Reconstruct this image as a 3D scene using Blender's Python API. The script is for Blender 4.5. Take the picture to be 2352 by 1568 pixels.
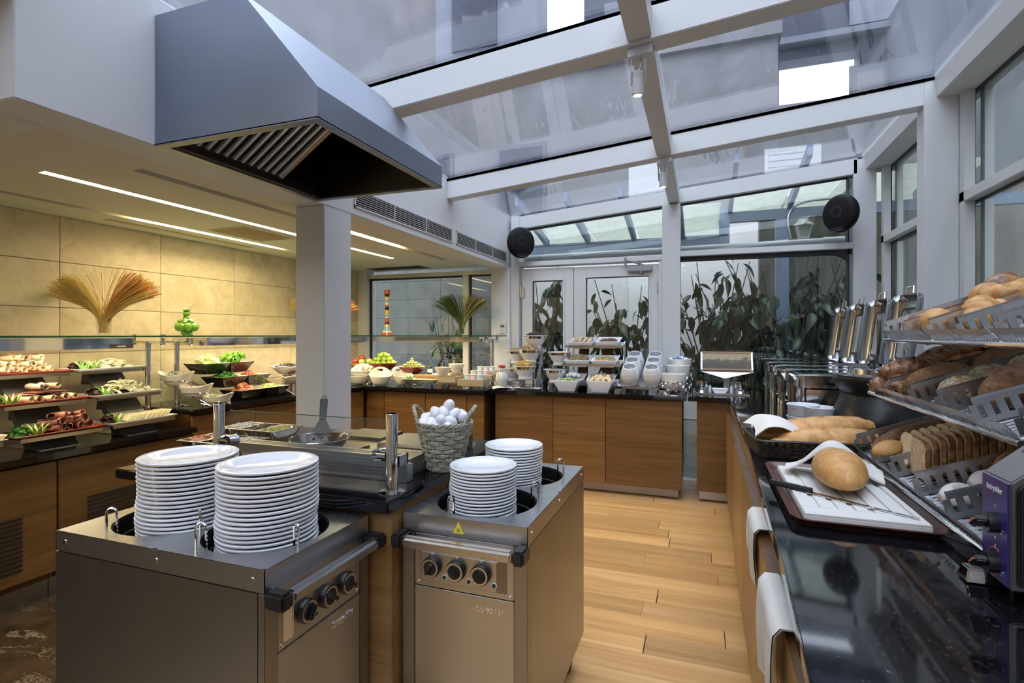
import bpy, bmesh, math, random
from mathutils import Vector, Matrix, Euler, Quaternion, noise
random.seed(7)
PI = math.pi
S = bpy.context.scene
for o in list(bpy.data.objects): bpy.data.objects.remove(o)
COL = S.collection
# ------------------------------------------------------------------ camera
FPX = 1210.0; YAW = math.atan2(436, FPX); CAMH = 1.42
cam = bpy.data.objects.new('camera', bpy.data.cameras.new('camera')); COL.objects.link(cam)
cam.location = (0, 0, CAMH); cam.rotation_euler = (PI/2, 0, YAW)
cam.data.sensor_width = 36.0; cam.data.lens = 36.0*FPX/2352; cam.data.shift_y = -15/2352
cam.data.clip_start = 0.02; cam.data.clip_end = 200
S.camera = cam
# ------------------------------------------------------------------ world: plain overcast sky
W = bpy.data.worlds.new('overcast'); S.world = W; W.use_nodes = True
bg = W.node_tree.nodes['Background']; bg.inputs[0].default_value = (0.84, 0.91, 1.0, 1); bg.inputs[1].default_value = 6.0
# ------------------------------------------------------------------ exposure
S.view_settings.view_transform = 'Standard'; S.view_settings.look = 'None'
S.view_settings.exposure = 0.05; S.view_settings.gamma = 1.0; S.view_settings.use_curve_mapping = False

def area(name, loc, rot, sx, sy, power, col):
    L = bpy.data.lights.new(name, 'AREA'); L.shape = 'RECTANGLE'; L.size = sx; L.size_y = sy; L.energy = power; L.color = col
    o = bpy.data.objects.new(name, L); COL.objects.link(o); o.location = loc; o.rotation_euler = rot; return o

# ------------------------------------------------------------------ materials
MATS = {}
def nt(name):
    m = bpy.data.materials.new(name); m.use_nodes = True; MATS[name] = m
    t = m.node_tree; return m, t, t.nodes['Principled BSDF']
def setp(b, **k):
    names = dict(col='Base Color', rough='Roughness', metal='Metallic', ior='IOR', spec='Specular IOR Level', trans='Transmission Weight',
                 coat='Coat Weight', crough='Coat Roughness', ss='Subsurface Weight', emc='Emission Color', ems='Emission Strength', sheen='Sheen Weight', aniso='Anisotropic', alpha='Alpha')
    for a, v in k.items():
        s = b.inputs[names[a]]
        s.default_value = (*v, 1) if isinstance(v, tuple) and len(v) == 3 else v
def mat(name, col, rough=.5, metal=0, **k):
    m, t, b = nt(name); setp(b, col=col, rough=rough, metal=metal, **k); return m
def N(t, typ, **k):
    n = t.nodes.new(typ)
    for a, v in k.items():
        if a.startswith('i_'):
            key = a[2:]; key = int(key) if key.isdigit() else key
            n.inputs[key].default_value = v
        else: setattr(n, a, v)
    return n
def ramp(t, fac, stops, interp='LINEAR'):
    r = t.nodes.new('ShaderNodeValToRGB'); r.color_ramp.interpolation = interp
    e = r.color_ramp.elements
    while len(e) < len(stops): e.new(0.5)
    for i, (p, c) in enumerate(stops):
        e[i].position = p; e[i].color = (*c, 1) if len(c) == 3 else c
    t.links.new(fac, r.inputs[0]); return r
def coords(t, scale=(1, 1, 1), rot=(0, 0, 0), kind='Object'):
    c = t.nodes.new('ShaderNodeTexCoord'); mp = t.nodes.new('ShaderNodeMapping')
    mp.inputs['Scale'].default_value = scale; mp.inputs['Rotation'].default_value = rot
    t.links.new(c.outputs[kind], mp.inputs[0]); return mp.outputs[0]
def objrand(t): return t.nodes.new('ShaderNodeObjectInfo').outputs['Random']
def addv(t, vec, val, k=50.0):
    # shift texture coordinates by a per-object random value
    m = N(t, 'ShaderNodeMath', operation='MULTIPLY'); m.inputs[1].default_value = k; t.links.new(val, m.inputs[0])
    a = N(t, 'ShaderNodeVectorMath', operation='ADD'); t.links.new(vec, a.inputs[0]); t.links.new(m.outputs[0], a.inputs[1]); return a.outputs[0]
def bump(t, b, h, strength=.3, dist=.01):
    n = N(t, 'ShaderNodeBump'); n.inputs['Strength'].default_value = strength; n.inputs['Distance'].default_value = dist
    t.links.new(h, n.inputs['Height']); t.links.new(n.outputs[0], b.inputs['Normal'])
def noisy(name, stops, scale, rough=.5, detail=5, stretch=(1, 1, 1), bmp=0, bdist=.003, metal=0, randshift=False, nrough=.6, **k):
    """colour ramp over a noise field"""
    m, t, b = nt(name); setp(b, rough=rough, metal=metal, **k)
    v = coords(t, stretch)
    if randshift: v = addv(t, v, objrand(t))
    n = N(t, 'ShaderNodeTexNoise'); n.inputs['Scale'].default_value = scale; n.inputs['Detail'].default_value = detail; n.inputs['Roughness'].default_value = nrough
    t.links.new(v, n.inputs['Vector']); r = ramp(t, n.outputs[0], stops); t.links.new(r.outputs[0], b.inputs['Base Color'])
    if bmp: bump(t, b, n.outputs[0], bmp, bdist)
    return m
def wood(name, c1, c2, c3, axis='X', scale=1.0, rough=.35, rand=True, coat=0.0):
    m, t, b = nt(name); setp(b, rough=rough, coat=coat)
    st = {'X': (0.6, 14, 14), 'Y': (14, 0.6, 14), 'Z': (14, 14, .6)}[axis]
    v = coords(t, tuple(s*scale for s in st))
    if rand: v = addv(t, v, objrand(t))
    n1 = N(t, 'ShaderNodeTexNoise'); n1.inputs['Scale'].default_value = 3.2; n1.inputs['Detail'].default_value = 7; n1.inputs['Distortion'].default_value = .7
    t.links.new(v, n1.inputs['Vector'])
    n2 = N(t, 'ShaderNodeTexNoise'); n2.inputs['Scale'].default_value = .55; n2.inputs['Detail'].default_value = 3; n2.inputs['Distortion'].default_value = 1.8
    t.links.new(v, n2.inputs['Vector'])
    mx = N(t, 'ShaderNodeMath', operation='MULTIPLY_ADD'); mx.inputs[1].default_value = .55; t.links.new(n1.outputs[0], mx.inputs[0])
    ml = N(t, 'ShaderNodeMath', operation='MULTIPLY'); ml.inputs[1].default_value = .45; t.links.new(n2.outputs[0], ml.inputs[0]); t.links.new(ml.outputs[0], mx.inputs[2])
    r = ramp(t, mx.outputs[0], [(.3, c1), (.5, c2), (.68, c3)])
    if rand:
        hs = N(t, 'ShaderNodeHueSaturation'); mr = N(t, 'ShaderNodeMapRange'); mr.inputs[3].default_value = .78; mr.inputs[4].default_value = 1.2
        t.links.new(objrand(t), mr.inputs[0]); t.links.new(mr.outputs[0], hs.inputs['Value']); t.links.new(r.outputs[0], hs.inputs['Color']); t.links.new(hs.outputs[0], b.inputs['Base Color'])
    else: t.links.new(r.outputs[0], b.inputs['Base Color'])
    bump(t, b, n1.outputs[0], .08, .002)
    return m
def steel(name, col=(.55, .55, .54), rough=.3, axis=None, var=.08):
    m, t, b = nt(name); setp(b, col=col, rough=rough, metal=1)
    st = {None: (6, 6, 6), 'X': (2, 220, 220), 'Y': (220, 2, 220), 'Z': (220, 220, 2)}[axis]
    v = coords(t, st); n = N(t, 'ShaderNodeTexNoise'); n.inputs['Scale'].default_value = 1.0; n.inputs['Detail'].default_value = 4; t.links.new(v, n.inputs['Vector'])
    mr = N(t, 'ShaderNodeMapRange'); mr.inputs[3].default_value = max(0.02, rough-var); mr.inputs[4].default_value = rough+var
    t.links.new(n.outputs[0], mr.inputs[0]); t.links.new(mr.outputs[0], b.inputs['Roughness'])
    return m
def glass(name, tint=(.93, .96, .95), f0=.05, gloss=0.0, haze=None):
    """thin pane: Schlick mix of clear transmission and mirror reflection, optional dust haze (colour, amount)"""
    m = bpy.data.materials.new(name); m.use_nodes = True; MATS[name] = m; t = m.node_tree
    t.nodes.remove(t.nodes['Principled BSDF']); out = t.nodes['Material Output']
    tr = N(t, 'ShaderNodeBsdfTransparent'); tr.inputs[0].default_value = (*tint, 1)
    gl = N(t, 'ShaderNodeBsdfGlossy'); gl.inputs['Roughness'].default_value = gloss; gl.inputs[0].default_value = (1, 1, 1, 1)
    lw = N(t, 'ShaderNodeLayerWeight'); lw.inputs['Blend'].default_value = .5
    pw = N(t, 'ShaderNodeMath', operation='POWER'); pw.inputs[1].default_value = 5; t.links.new(lw.outputs['Facing'], pw.inputs[0])
    ma = N(t, 'ShaderNodeMath', operation='MULTIPLY_ADD'); ma.inputs[1].default_value = 1-f0; ma.inputs[2].default_value = f0; t.links.new(pw.outputs[0], ma.inputs[0])
    mx = N(t, 'ShaderNodeMixShader'); t.links.new(ma.outputs[0], mx.inputs[0]); t.links.new(tr.outputs[0], mx.inputs[1]); t.links.new(gl.outputs[0], mx.inputs[2])
    last = mx.outputs[0]
    if haze:
        df = N(t, 'ShaderNodeBsdfTranslucent'); df.inputs[0].default_value = (*haze[0], 1)
        d2 = N(t, 'ShaderNodeBsdfDiffuse'); d2.inputs[0].default_value = (*haze[0], 1)
        ad = N(t, 'ShaderNodeMixShader'); ad.inputs[0].default_value = .4; t.links.new(df.outputs[0], ad.inputs[1]); t.links.new(d2.outputs[0], ad.inputs[2])
        v = coords(t); n = N(t, 'ShaderNodeTexNoise'); n.inputs['Scale'].default_value = 1.6; n.inputs['Detail'].default_value = 12; n.inputs['Roughness'].default_value = .7; t.links.new(v, n.inputs['Vector'])
        n2 = N(t, 'ShaderNodeTexNoise'); n2.inputs['Scale'].default_value = 60; n2.inputs['Detail'].default_value = 2; t.links.new(v, n2.inputs['Vector'])
        r2 = ramp(t, n2.outputs[0], [(.68, (0, 0, 0)), (.78, (.16, .16, .16))])
        mr = N(t, 'ShaderNodeMapRange'); mr.inputs[1].default_value = .3; mr.inputs[2].default_value = .75; mr.inputs[3].default_value = haze[1]*.5; mr.inputs[4].default_value = haze[1]*1.6; t.links.new(n.outputs[0], mr.inputs[0])
        mm = N(t, 'ShaderNodeMath', operation='MAXIMUM'); t.links.new(mr.outputs[0], mm.inputs[0]); t.links.new(r2.outputs[0], mm.inputs[1])
        m2 = N(t, 'ShaderNodeMixShader'); t.links.new(mm.outputs[0], m2.inputs[0]); t.links.new(last, m2.inputs[1]); t.links.new(ad.outputs[0], m2.inputs[2]); last = m2.outputs[0]
    t.links.new(last, out.inputs[0]); return m
def emit(name, col, strength):
    m, t, b = nt(name); setp(b, col=(0, 0, 0), emc=col, ems=strength, rough=.6); return m

mat('white_paint', (.64, .645, .655), .55)
mat('ceiling_paint', (.62, .60, .55), .6)
mat('cream_paint', (.62, .58, .48), .6)
mat('alu_white', (.58, .585, .585), .38)
mat('pvc_white', (.62, .625, .615), .3)
mat('gasket', (.012, .012, .014), .5)
mat('black_plastic', (.012, .012, .013), .32)
mat('black_matt', (.009, .009, .010), .6, spec=.15)
mat('dark_void', (.01, .01, .01), .8)
mat('porcelain', (.72, .73, .76), .12, coat=.3, crough=.05)
mat('porcelain_warm', (.74, .73, .69), .16, coat=.2)
mat('porcelain_black', (.015, .014, .013), .12, coat=.4)
mat('red_plate', (.26, .035, .022), .22, coat=.3)
mat('red_bowl', (.20, .03, .02), .2, coat=.4)
mat('yellow_bowl', (.62, .40, .08), .25, coat=.3)
mat('rubber', (.02, .02, .02), .7)
noisy('linen', [(.3, (.56, .545, .51)), (.7, (.64, .625, .59))], 9, .85, 4, bmp=.25, bdist=.004)
mat('red_paint', (.6, .05, .03), .4)
mat('yellow_sign', (.75, .58, .05), .4)
mat('orange_print', (.6, .12, .06), .4)
mat('white_print', (.8, .8, .82), .5)
mat('dark_print', (.05, .05, .05), .5)
mat('grey_print', (.30, .30, .29), .5)
mat('blue_panel', (.035, .022, .16), .28)
mat('exit_green', (.05, .35, .18), .5)
mat('grey_metal', (.30, .31, .32), .4)
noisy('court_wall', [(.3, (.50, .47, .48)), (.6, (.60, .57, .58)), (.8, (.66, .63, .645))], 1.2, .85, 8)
mat('steel_blue_paint', (.16, .21, .30), .45)
mat('board_white', (.60, .59, .565), .45)
mat('tray_brown', (.075, .028, .024), .3)
mat('milk', (.82, .81, .76), .25)
mat('lamp_glow_face', (.9, .85, .7), .4, emc=(1, .72, .32), ems=40.0)
emit('strip_glow', (1, .80, .44), 85)
emit('green_lamp', (.02, .10, .05), .15)
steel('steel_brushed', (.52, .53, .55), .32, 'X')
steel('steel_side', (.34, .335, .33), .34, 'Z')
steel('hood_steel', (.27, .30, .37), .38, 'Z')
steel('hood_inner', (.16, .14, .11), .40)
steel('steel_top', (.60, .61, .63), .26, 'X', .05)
steel('chrome', (.72, .72, .73), .06, None, .03)
steel('chafer_steel', (.62, .62, .64), .10, None, .05)
steel('rack_steel', (.56, .56, .58), .28, None, .1)
steel('griddle_steel', (.52, .49, .42), .24, None, .1)
steel('zinc', (.42, .43, .46), .38)
steel('slot_steel', (.55, .52, .42), .25)
mat('iron', (.06, .06, .058), .38, 0)
steel('cast_plate', (.12, .115, .11), .35)
mat('pan_black', (.012, .012, .014), .25, coat=.2)
glass('pane', (.90, .93, .92), .05)
glass('shelf_glass', (.80, .93, .86), .06)
glass('clear', (.96, .97, .97), .05)
glass('roof_glass', (.87, .89, .93), .09, 0.0, ((.40, .42, .50), .022))
mat('glass_edge', (.01, .075, .035), .1)
glass('canopy_glass', (.75, .78, .74), .05, .1, ((.74, .76, .70), .75))
wood('oak_cabinet', (.100, .047, .013), (.165, .082, .026), (.215, .112, .038), 'Y', 1.0, .34)
wood('oak_cabinet_x', (.100, .047, .013), (.165, .082, .026), (.215, .112, .038), 'X', 1.0, .34)
wood('oak_light', (.21, .115, .040), (.30, .175, .066), (.36, .22, .09), 'X', 1.0, .4)
wood('oak_dark', (.055, .022, .007), (.09, .038, .012), (.12, .055, .018), 'Y', 1.0, .35)
wood('oak_floor', (.34, .175, .055), (.47, .265, .095), (.56, .345, .15), 'X', .75, .30)
wood('wood_crate', (.24, .19, .12), (.36, .29, .19), (.45, .38, .27), 'X', 2.0, .55)
def granite():
    m, t, b = nt('granite'); setp(b, rough=.055, spec=.7)
    v = coords(t); n = N(t, 'ShaderNodeTexVoronoi'); n.inputs['Scale'].default_value = 240; t.links.new(v, n.inputs['Vector'])
    n2 = N(t, 'ShaderNodeTexNoise'); n2.inputs['Scale'].default_value = 90; n2.inputs['Detail'].default_value = 6; t.links.new(v, n2.inputs['Vector'])
    mx = N(t, 'ShaderNodeMath', operation='MULTIPLY'); t.links.new(n.outputs['Color'], mx.inputs[0]); t.links.new(n2.outputs[0], mx.inputs[1])
    r = ramp(t, mx.outputs[0], [(.30, (.004, .004, .005)), (.46, (.012, .012, .015)), (.60, (.07, .07, .08))]); t.links.new(r.outputs[0], b.inputs['Base Color'])
granite()
def stone():
    m, t, b = nt('stone_wall'); setp(b, rough=.5)
    v = addv(t, coords(t), objrand(t), 9)
    n = N(t, 'ShaderNodeTexNoise'); n.inputs['Scale'].default_value = 5; n.inputs['Detail'].default_value = 12; n.inputs['Roughness'].default_value = .72; n.inputs['Distortion'].default_value = 1.2; t.links.new(v, n.inputs['Vector'])
    vo = N(t, 'ShaderNodeTexNoise'); vo.noise_type = 'RIDGED_MULTIFRACTAL'; vo.inputs['Scale'].default_value = 7; vo.inputs['Detail'].default_value = 8; vo.inputs['Distortion'].default_value = .8; t.links.new(v, vo.inputs['Vector'])
    r = ramp(t, n.outputs[0], [(.32, (.44, .36, .24)), (.5, (.56, .48, .34)), (.68, (.64, .57, .43))])
    r2 = ramp(t, vo.outputs[0], [(.72, (0, 0, 0)), (1.0, (.55, .55, .55))])
    mx = N(t, 'ShaderNodeMixRGB'); t.links.new(r2.outputs[0], mx.inputs[0]); t.links.new(r.outputs[0], mx.inputs[1]); mx.inputs[2].default_value = (.74, .68, .56, 1)
    t.links.new(mx.outputs[0], b.inputs['Base Color']); bump(t, b, n.outputs[0], .1, .004)
stone()
def marble():
    m, t, b = nt('marble_floor'); setp(b, rough=.18)
    v = coords(t, (1, 2.2, 1), (0, 0, .5))
    n = N(t, 'ShaderNodeTexNoise'); n.inputs['Scale'].default_value = 3; n.inputs['Detail'].default_value = 10; n.inputs['Distortion'].default_value = 1.5; t.links.new(v, n.inputs['Vector'])
    vo = N(t, 'ShaderNodeTexNoise'); vo.inputs['Scale'].default_value = 2.0; vo.inputs['Detail'].default_value = 12; vo.inputs['Roughness'].default_value = .62; vo.inputs['Distortion'].default_value = .4; t.links.new(v, vo.inputs['Vector'])
    r = ramp(t, n.outputs[0], [(.3, (.028, .018, .010)), (.55, (.055, .036, .020)), (.75, (.085, .058, .034))])
    r2 = ramp(t, vo.outputs[0], [(.485, (0, 0, 0)), (.50, (.7, .7, .7)), (.508, (0, 0, 0))])
    n3 = N(t, 'ShaderNodeTexNoise'); n3.inputs['Scale'].default_value = 2.0; n3.inputs['Detail'].default_value = 3; t.links.new(v, n3.inputs['Vector'])
    r3 = ramp(t, n3.outputs[0], [(.45, (0, 0, 0)), (.6, (1, 1, 1))])
    ml = N(t, 'ShaderNodeMixRGB', blend_type='MULTIPLY'); ml.inputs[0].default_value = 1; t.links.new(r2.outputs[0], ml.inputs[1]); t.links.new(r3.outputs[0], ml.inputs[2])
    mx = N(t, 'ShaderNodeMixRGB'); t.links.new(ml.outputs[0], mx.inputs[0]); t.links.new(r.outputs[0], mx.inputs[1]); mx.inputs[2].default_value = (.42, .36, .28, 1); t.links.new(mx.outputs[0], b.inputs['Base Color'])
marble()
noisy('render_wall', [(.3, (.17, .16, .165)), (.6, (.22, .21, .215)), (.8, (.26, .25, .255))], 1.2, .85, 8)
noisy('stained_wall', [(.34, (.04, .04, .038)), (.47, (.14, .13, .11)), (.62, (.20, .185, .16))], 1.6, .85, 9, (2.5, 2.5, .5))
noisy('grey_facade', [(.3, (.10, .105, .13)), (.6, (.135, .14, .17)), (.8, (.17, .175, .20))], .8, .8, 6)
noisy('dark_facade', [(.3, (.016, .018, .034)), (.6, (.024, .027, .046)), (.8, (.036, .040, .062))], .9, .7, 6)
noisy('paving', [(.3, (.09, .09, .09)), (.6, (.14, .14, .135)), (.8, (.19, .185, .18))], 3, .85, 6)
noisy('reflection_tile', [(.3, (.035, .038, .034)), (.55, (.062, .065, .058)), (.8, (.10, .103, .092))], 3.5, .5, 9, randshift=True)
noisy('leaf', [(.3, (.012, .026, .012)), (.6, (.024, .050, .020)), (.8, (.045, .080, .032))], 5, .36, 3, randshift=True)
noisy('bark', [(.3, (.035, .026, .02)), (.7, (.085, .07, .055))], 20, .85, 4)
noisy('wicker_grey', [(.3, (.13, .12, .085)), (.5, (.32, .30, .23)), (.75, (.52, .49, .40))], 26, .7, 4, randshift=True)
noisy('wicker_dark', [(.3, (.008, .005, .004)), (.6, (.03, .018, .012)), (.8, (.06, .038, .024))], 40, .45, 3)
noisy('egg', [(.3, (.70, .70, .74)), (.7, (.80, .80, .84))], 14, .35, 3)
noisy('crust', [(.28, (.31, .130, .030)), (.42, (.43, .205, .058)), (.56, (.53, .285, .092)), (.74, (.62, .39, .155))], 26, .5, 9, bmp=.35, bdist=.004, randshift=True, nrough=.68)
noisy('crust_brown', [(.30, (.035, .012, .004)), (.43, (.13, .048, .013)), (.55, (.29, .135, .042)), (.72, (.50, .29, .12))], 30, .42, 8, bmp=.35, bdist=.004, randshift=True, coat=.2, nrough=.66)
noisy('crust_seed', [(.34, (.02, .012, .008)), (.46, (.16, .070, .025)), (.60, (.27, .135, .05)), (.8, (.52, .36, .18))], 55, .6, 5, bmp=.9, bdist=.006, randshift=True, nrough=.8)
noisy('crust_grain', [(.34, (.07, .03, .010)), (.5, (.17, .075, .024)), (.72, (.30, .155, .055))], 70, .7, 4, bmp=.8, bdist=.005, randshift=True, nrough=.8)
noisy('pumpkin_seed', [(.3, (.16, .13, .07)), (.6, (.34, .30, .19)), (.8, (.46, .42, .29))], 30, .5, 3, randshift=True)
noisy('crumb', [(.35, (.42, .28, .14)), (.6, (.60, .45, .28)), (.8, (.70, .57, .40))], 60, .8, 5, bmp=.4, bdist=.003)
noisy('crumb_white', [(.3, (.60, .46, .26)), (.6, (.74, .62, .42))], 20, .8, 4, randshift=True)
noisy('flour_crust', [(.35, (.25, .17, .13)), (.48, (.62, .58, .57)), (.7, (.74, .72, .72))], 14, .8, 7, bmp=.2)
noisy('ham', [(.3, (.36, .15, .11)), (.6, (.48, .23, .18)), (.8, (.58, .33, .27))], 14, .5, 5, randshift=True)
noisy('turkey', [(.3, (.55, .44, .28)), (.6, (.68, .58, .42)), (.8, (.74, .66, .52))], 12, .5, 4, randshift=True)
noisy('cheese', [(.3, (.66, .60, .40)), (.7, (.76, .72, .54))], 12, .5, 4, randshift=True)
noisy('white_cheese', [(.3, (.68, .68, .56)), (.7, (.80, .80, .70))], 16, .5, 4, randshift=True)
noisy('herb_cheese', [(.36, (.30, .32, .18)), (.45, (.60, .60, .44)), (.7, (.76, .75, .62))], 45, .6, 3, randshift=True)
noisy('lettuce', [(.3, (.10, .30, .035)), (.55, (.20, .46, .07)), (.8, (.40, .62, .20))], 16, .5, 5, randshift=True)
noisy('cabbage', [(.3, (.36, .52, .16)), (.55, (.60, .70, .36)), (.8, (.76, .80, .56))], 14, .5, 5, randshift=True)
noisy('parsley', [(.3, (.03, .15, .02)), (.6, (.08, .28, .04)), (.8, (.16, .40, .09))], 30, .6, 5, randshift=True)
noisy('red_leaf', [(.3, (.02, .008, .008)), (.7, (.07, .025, .025))], 30, .6, 4, randshift=True)
mat('tomato', (.50, .10, .05), .2)
noisy('tomato_cut', [(.3, (.55, .16, .10)), (.7, (.68, .32, .20))], 16, .3, 3, randshift=True)
mat('cucumber_skin', (.16, .36, .06), .35); mat('cucumber_flesh', (.62, .72, .34), .4)
mat('carrot_red', (.55, .14, .06), .4)
noisy('lime', [(.3, (.16, .32, .02)), (.7, (.34, .46, .05))], 8, .35, 3, randshift=True)
noisy('apple_red', [(.35, (.30, .02, .02)), (.6, (.5, .08, .05)), (.8, (.6, .4, .1))], 5, .3, 3, randshift=True)
noisy('grape', [(.3, (.34, .42, .10)), (.7, (.50, .56, .20))], 9, .3, 3, randshift=True)
mat('lemon', (.72, .62, .14), .4)
noisy('cracker', [(.3, (.48, .28, .09)), (.7, (.62, .42, .17))], 20, .7, 4, randshift=True)
noisy('cornflakes', [(.3, (.45, .26, .06)), (.7, (.68, .47, .16))], 30, .7, 3, randshift=True)
noisy('muesli', [(.3, (.22, .13, .06)), (.5, (.46, .30, .15)), (.7, (.60, .46, .30))], 45, .8, 4)
noisy('choco', [(.3, (.022, .011, .007)), (.7, (.06, .03, .02))], 30, .5, 3)
noisy('nuts', [(.3, (.10, .045, .02)), (.7, (.22, .115, .055))], 40, .6, 3)
noisy('seeds_mix', [(.3, (.20, .12, .05)), (.7, (.38, .27, .13))], 45, .6, 3)
noisy('dates', [(.3, (.035, .018, .012)), (.7, (.085, .045, .03))], 30, .35, 3)
noisy('dried_green', [(.3, (.22, .34, .12)), (.7, (.40, .50, .24))], 20, .5, 3)
noisy('dried_orange', [(.3, (.55, .25, .06)), (.7, (.66, .42, .18))], 20, .5, 3)
noisy('meringue', [(.3, (.70, .69, .70)), (.7, (.80, .79, .80))], 20, .6, 3)
noisy('biscuit', [(.3, (.52, .36, .17)), (.7, (.68, .53, .30))], 18, .7, 4, randshift=True)
noisy('figs', [(.35, (.30, .20, .12)), (.5, (.46, .34, .22)), (.7, (.58, .47, .33))], 30, .7, 4, randshift=True)
noisy('olive', [(.3, (.012, .010, .010)), (.7, (.03, .026, .022))], 10, .2, 3)
noisy('yellow_mix', [(.3, (.42, .36, .08)), (.7, (.62, .55, .20))], 30, .5, 3)
noisy('mushroom', [(.3, (.045, .03, .02)), (.6, (.16, .12, .08)), (.8, (.34, .28, .2))], 30, .6, 4, randshift=True)
noisy('onion', [(.3, (.60, .62, .54)), (.7, (.74, .75, .66))], 40, .4, 3)
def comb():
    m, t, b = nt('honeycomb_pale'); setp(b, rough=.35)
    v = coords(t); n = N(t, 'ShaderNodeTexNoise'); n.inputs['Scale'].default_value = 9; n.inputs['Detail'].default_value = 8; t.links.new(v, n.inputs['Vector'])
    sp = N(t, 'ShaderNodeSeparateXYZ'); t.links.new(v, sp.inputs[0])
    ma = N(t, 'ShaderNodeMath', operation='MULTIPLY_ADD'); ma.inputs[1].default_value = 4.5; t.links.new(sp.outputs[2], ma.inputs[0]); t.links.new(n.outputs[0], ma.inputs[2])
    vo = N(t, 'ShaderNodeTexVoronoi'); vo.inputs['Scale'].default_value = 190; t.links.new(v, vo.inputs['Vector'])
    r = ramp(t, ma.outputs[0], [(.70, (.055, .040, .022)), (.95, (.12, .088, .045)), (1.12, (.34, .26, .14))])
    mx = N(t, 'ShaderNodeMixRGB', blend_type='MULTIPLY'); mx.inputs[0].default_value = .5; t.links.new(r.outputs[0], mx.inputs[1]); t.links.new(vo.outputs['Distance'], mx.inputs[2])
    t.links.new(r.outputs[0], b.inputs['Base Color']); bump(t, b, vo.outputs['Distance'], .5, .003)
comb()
mat('spaghetti_yellow', (.70, .53, .13), .5); mat('spaghetti_red', (.58, .17, .09), .5); mat('spaghetti_green', (.035, .075, .02), .5); mat('spaghetti_tan', (.60, .42, .14), .5)
mat('pepper_green', (.16, .40, .02), .2, coat=.6)
mat('band_red', (.46, .10, .05), .15, coat=.7); mat('band_black', (.02, .018, .015), .15, coat=.7); mat('band_yellow', (.62, .44, .10), .15, coat=.7); mat('band_blue', (.22, .36, .44), .15, coat=.7); mat('band_white', (.66, .62, .52), .15, coat=.7)
mat('yogurt_blue', (.52, .66, .76), .4); mat('yogurt_white', (.74, .76, .76), .4); mat('yogurt_pink', (.74, .60, .64), .4); mat('yogurt_green', (.12, .42, .12), .4)
mat('jam_dark', (.03, .005, .008), .15); mat('jam_amber', (.42, .17, .03), .2); mat('lcd', (.12, .14, .11), .2)
mat('sachet_blue', (.12, .25, .55), .35)
mat('tan_soft', (.45, .36, .24), .7)

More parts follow.
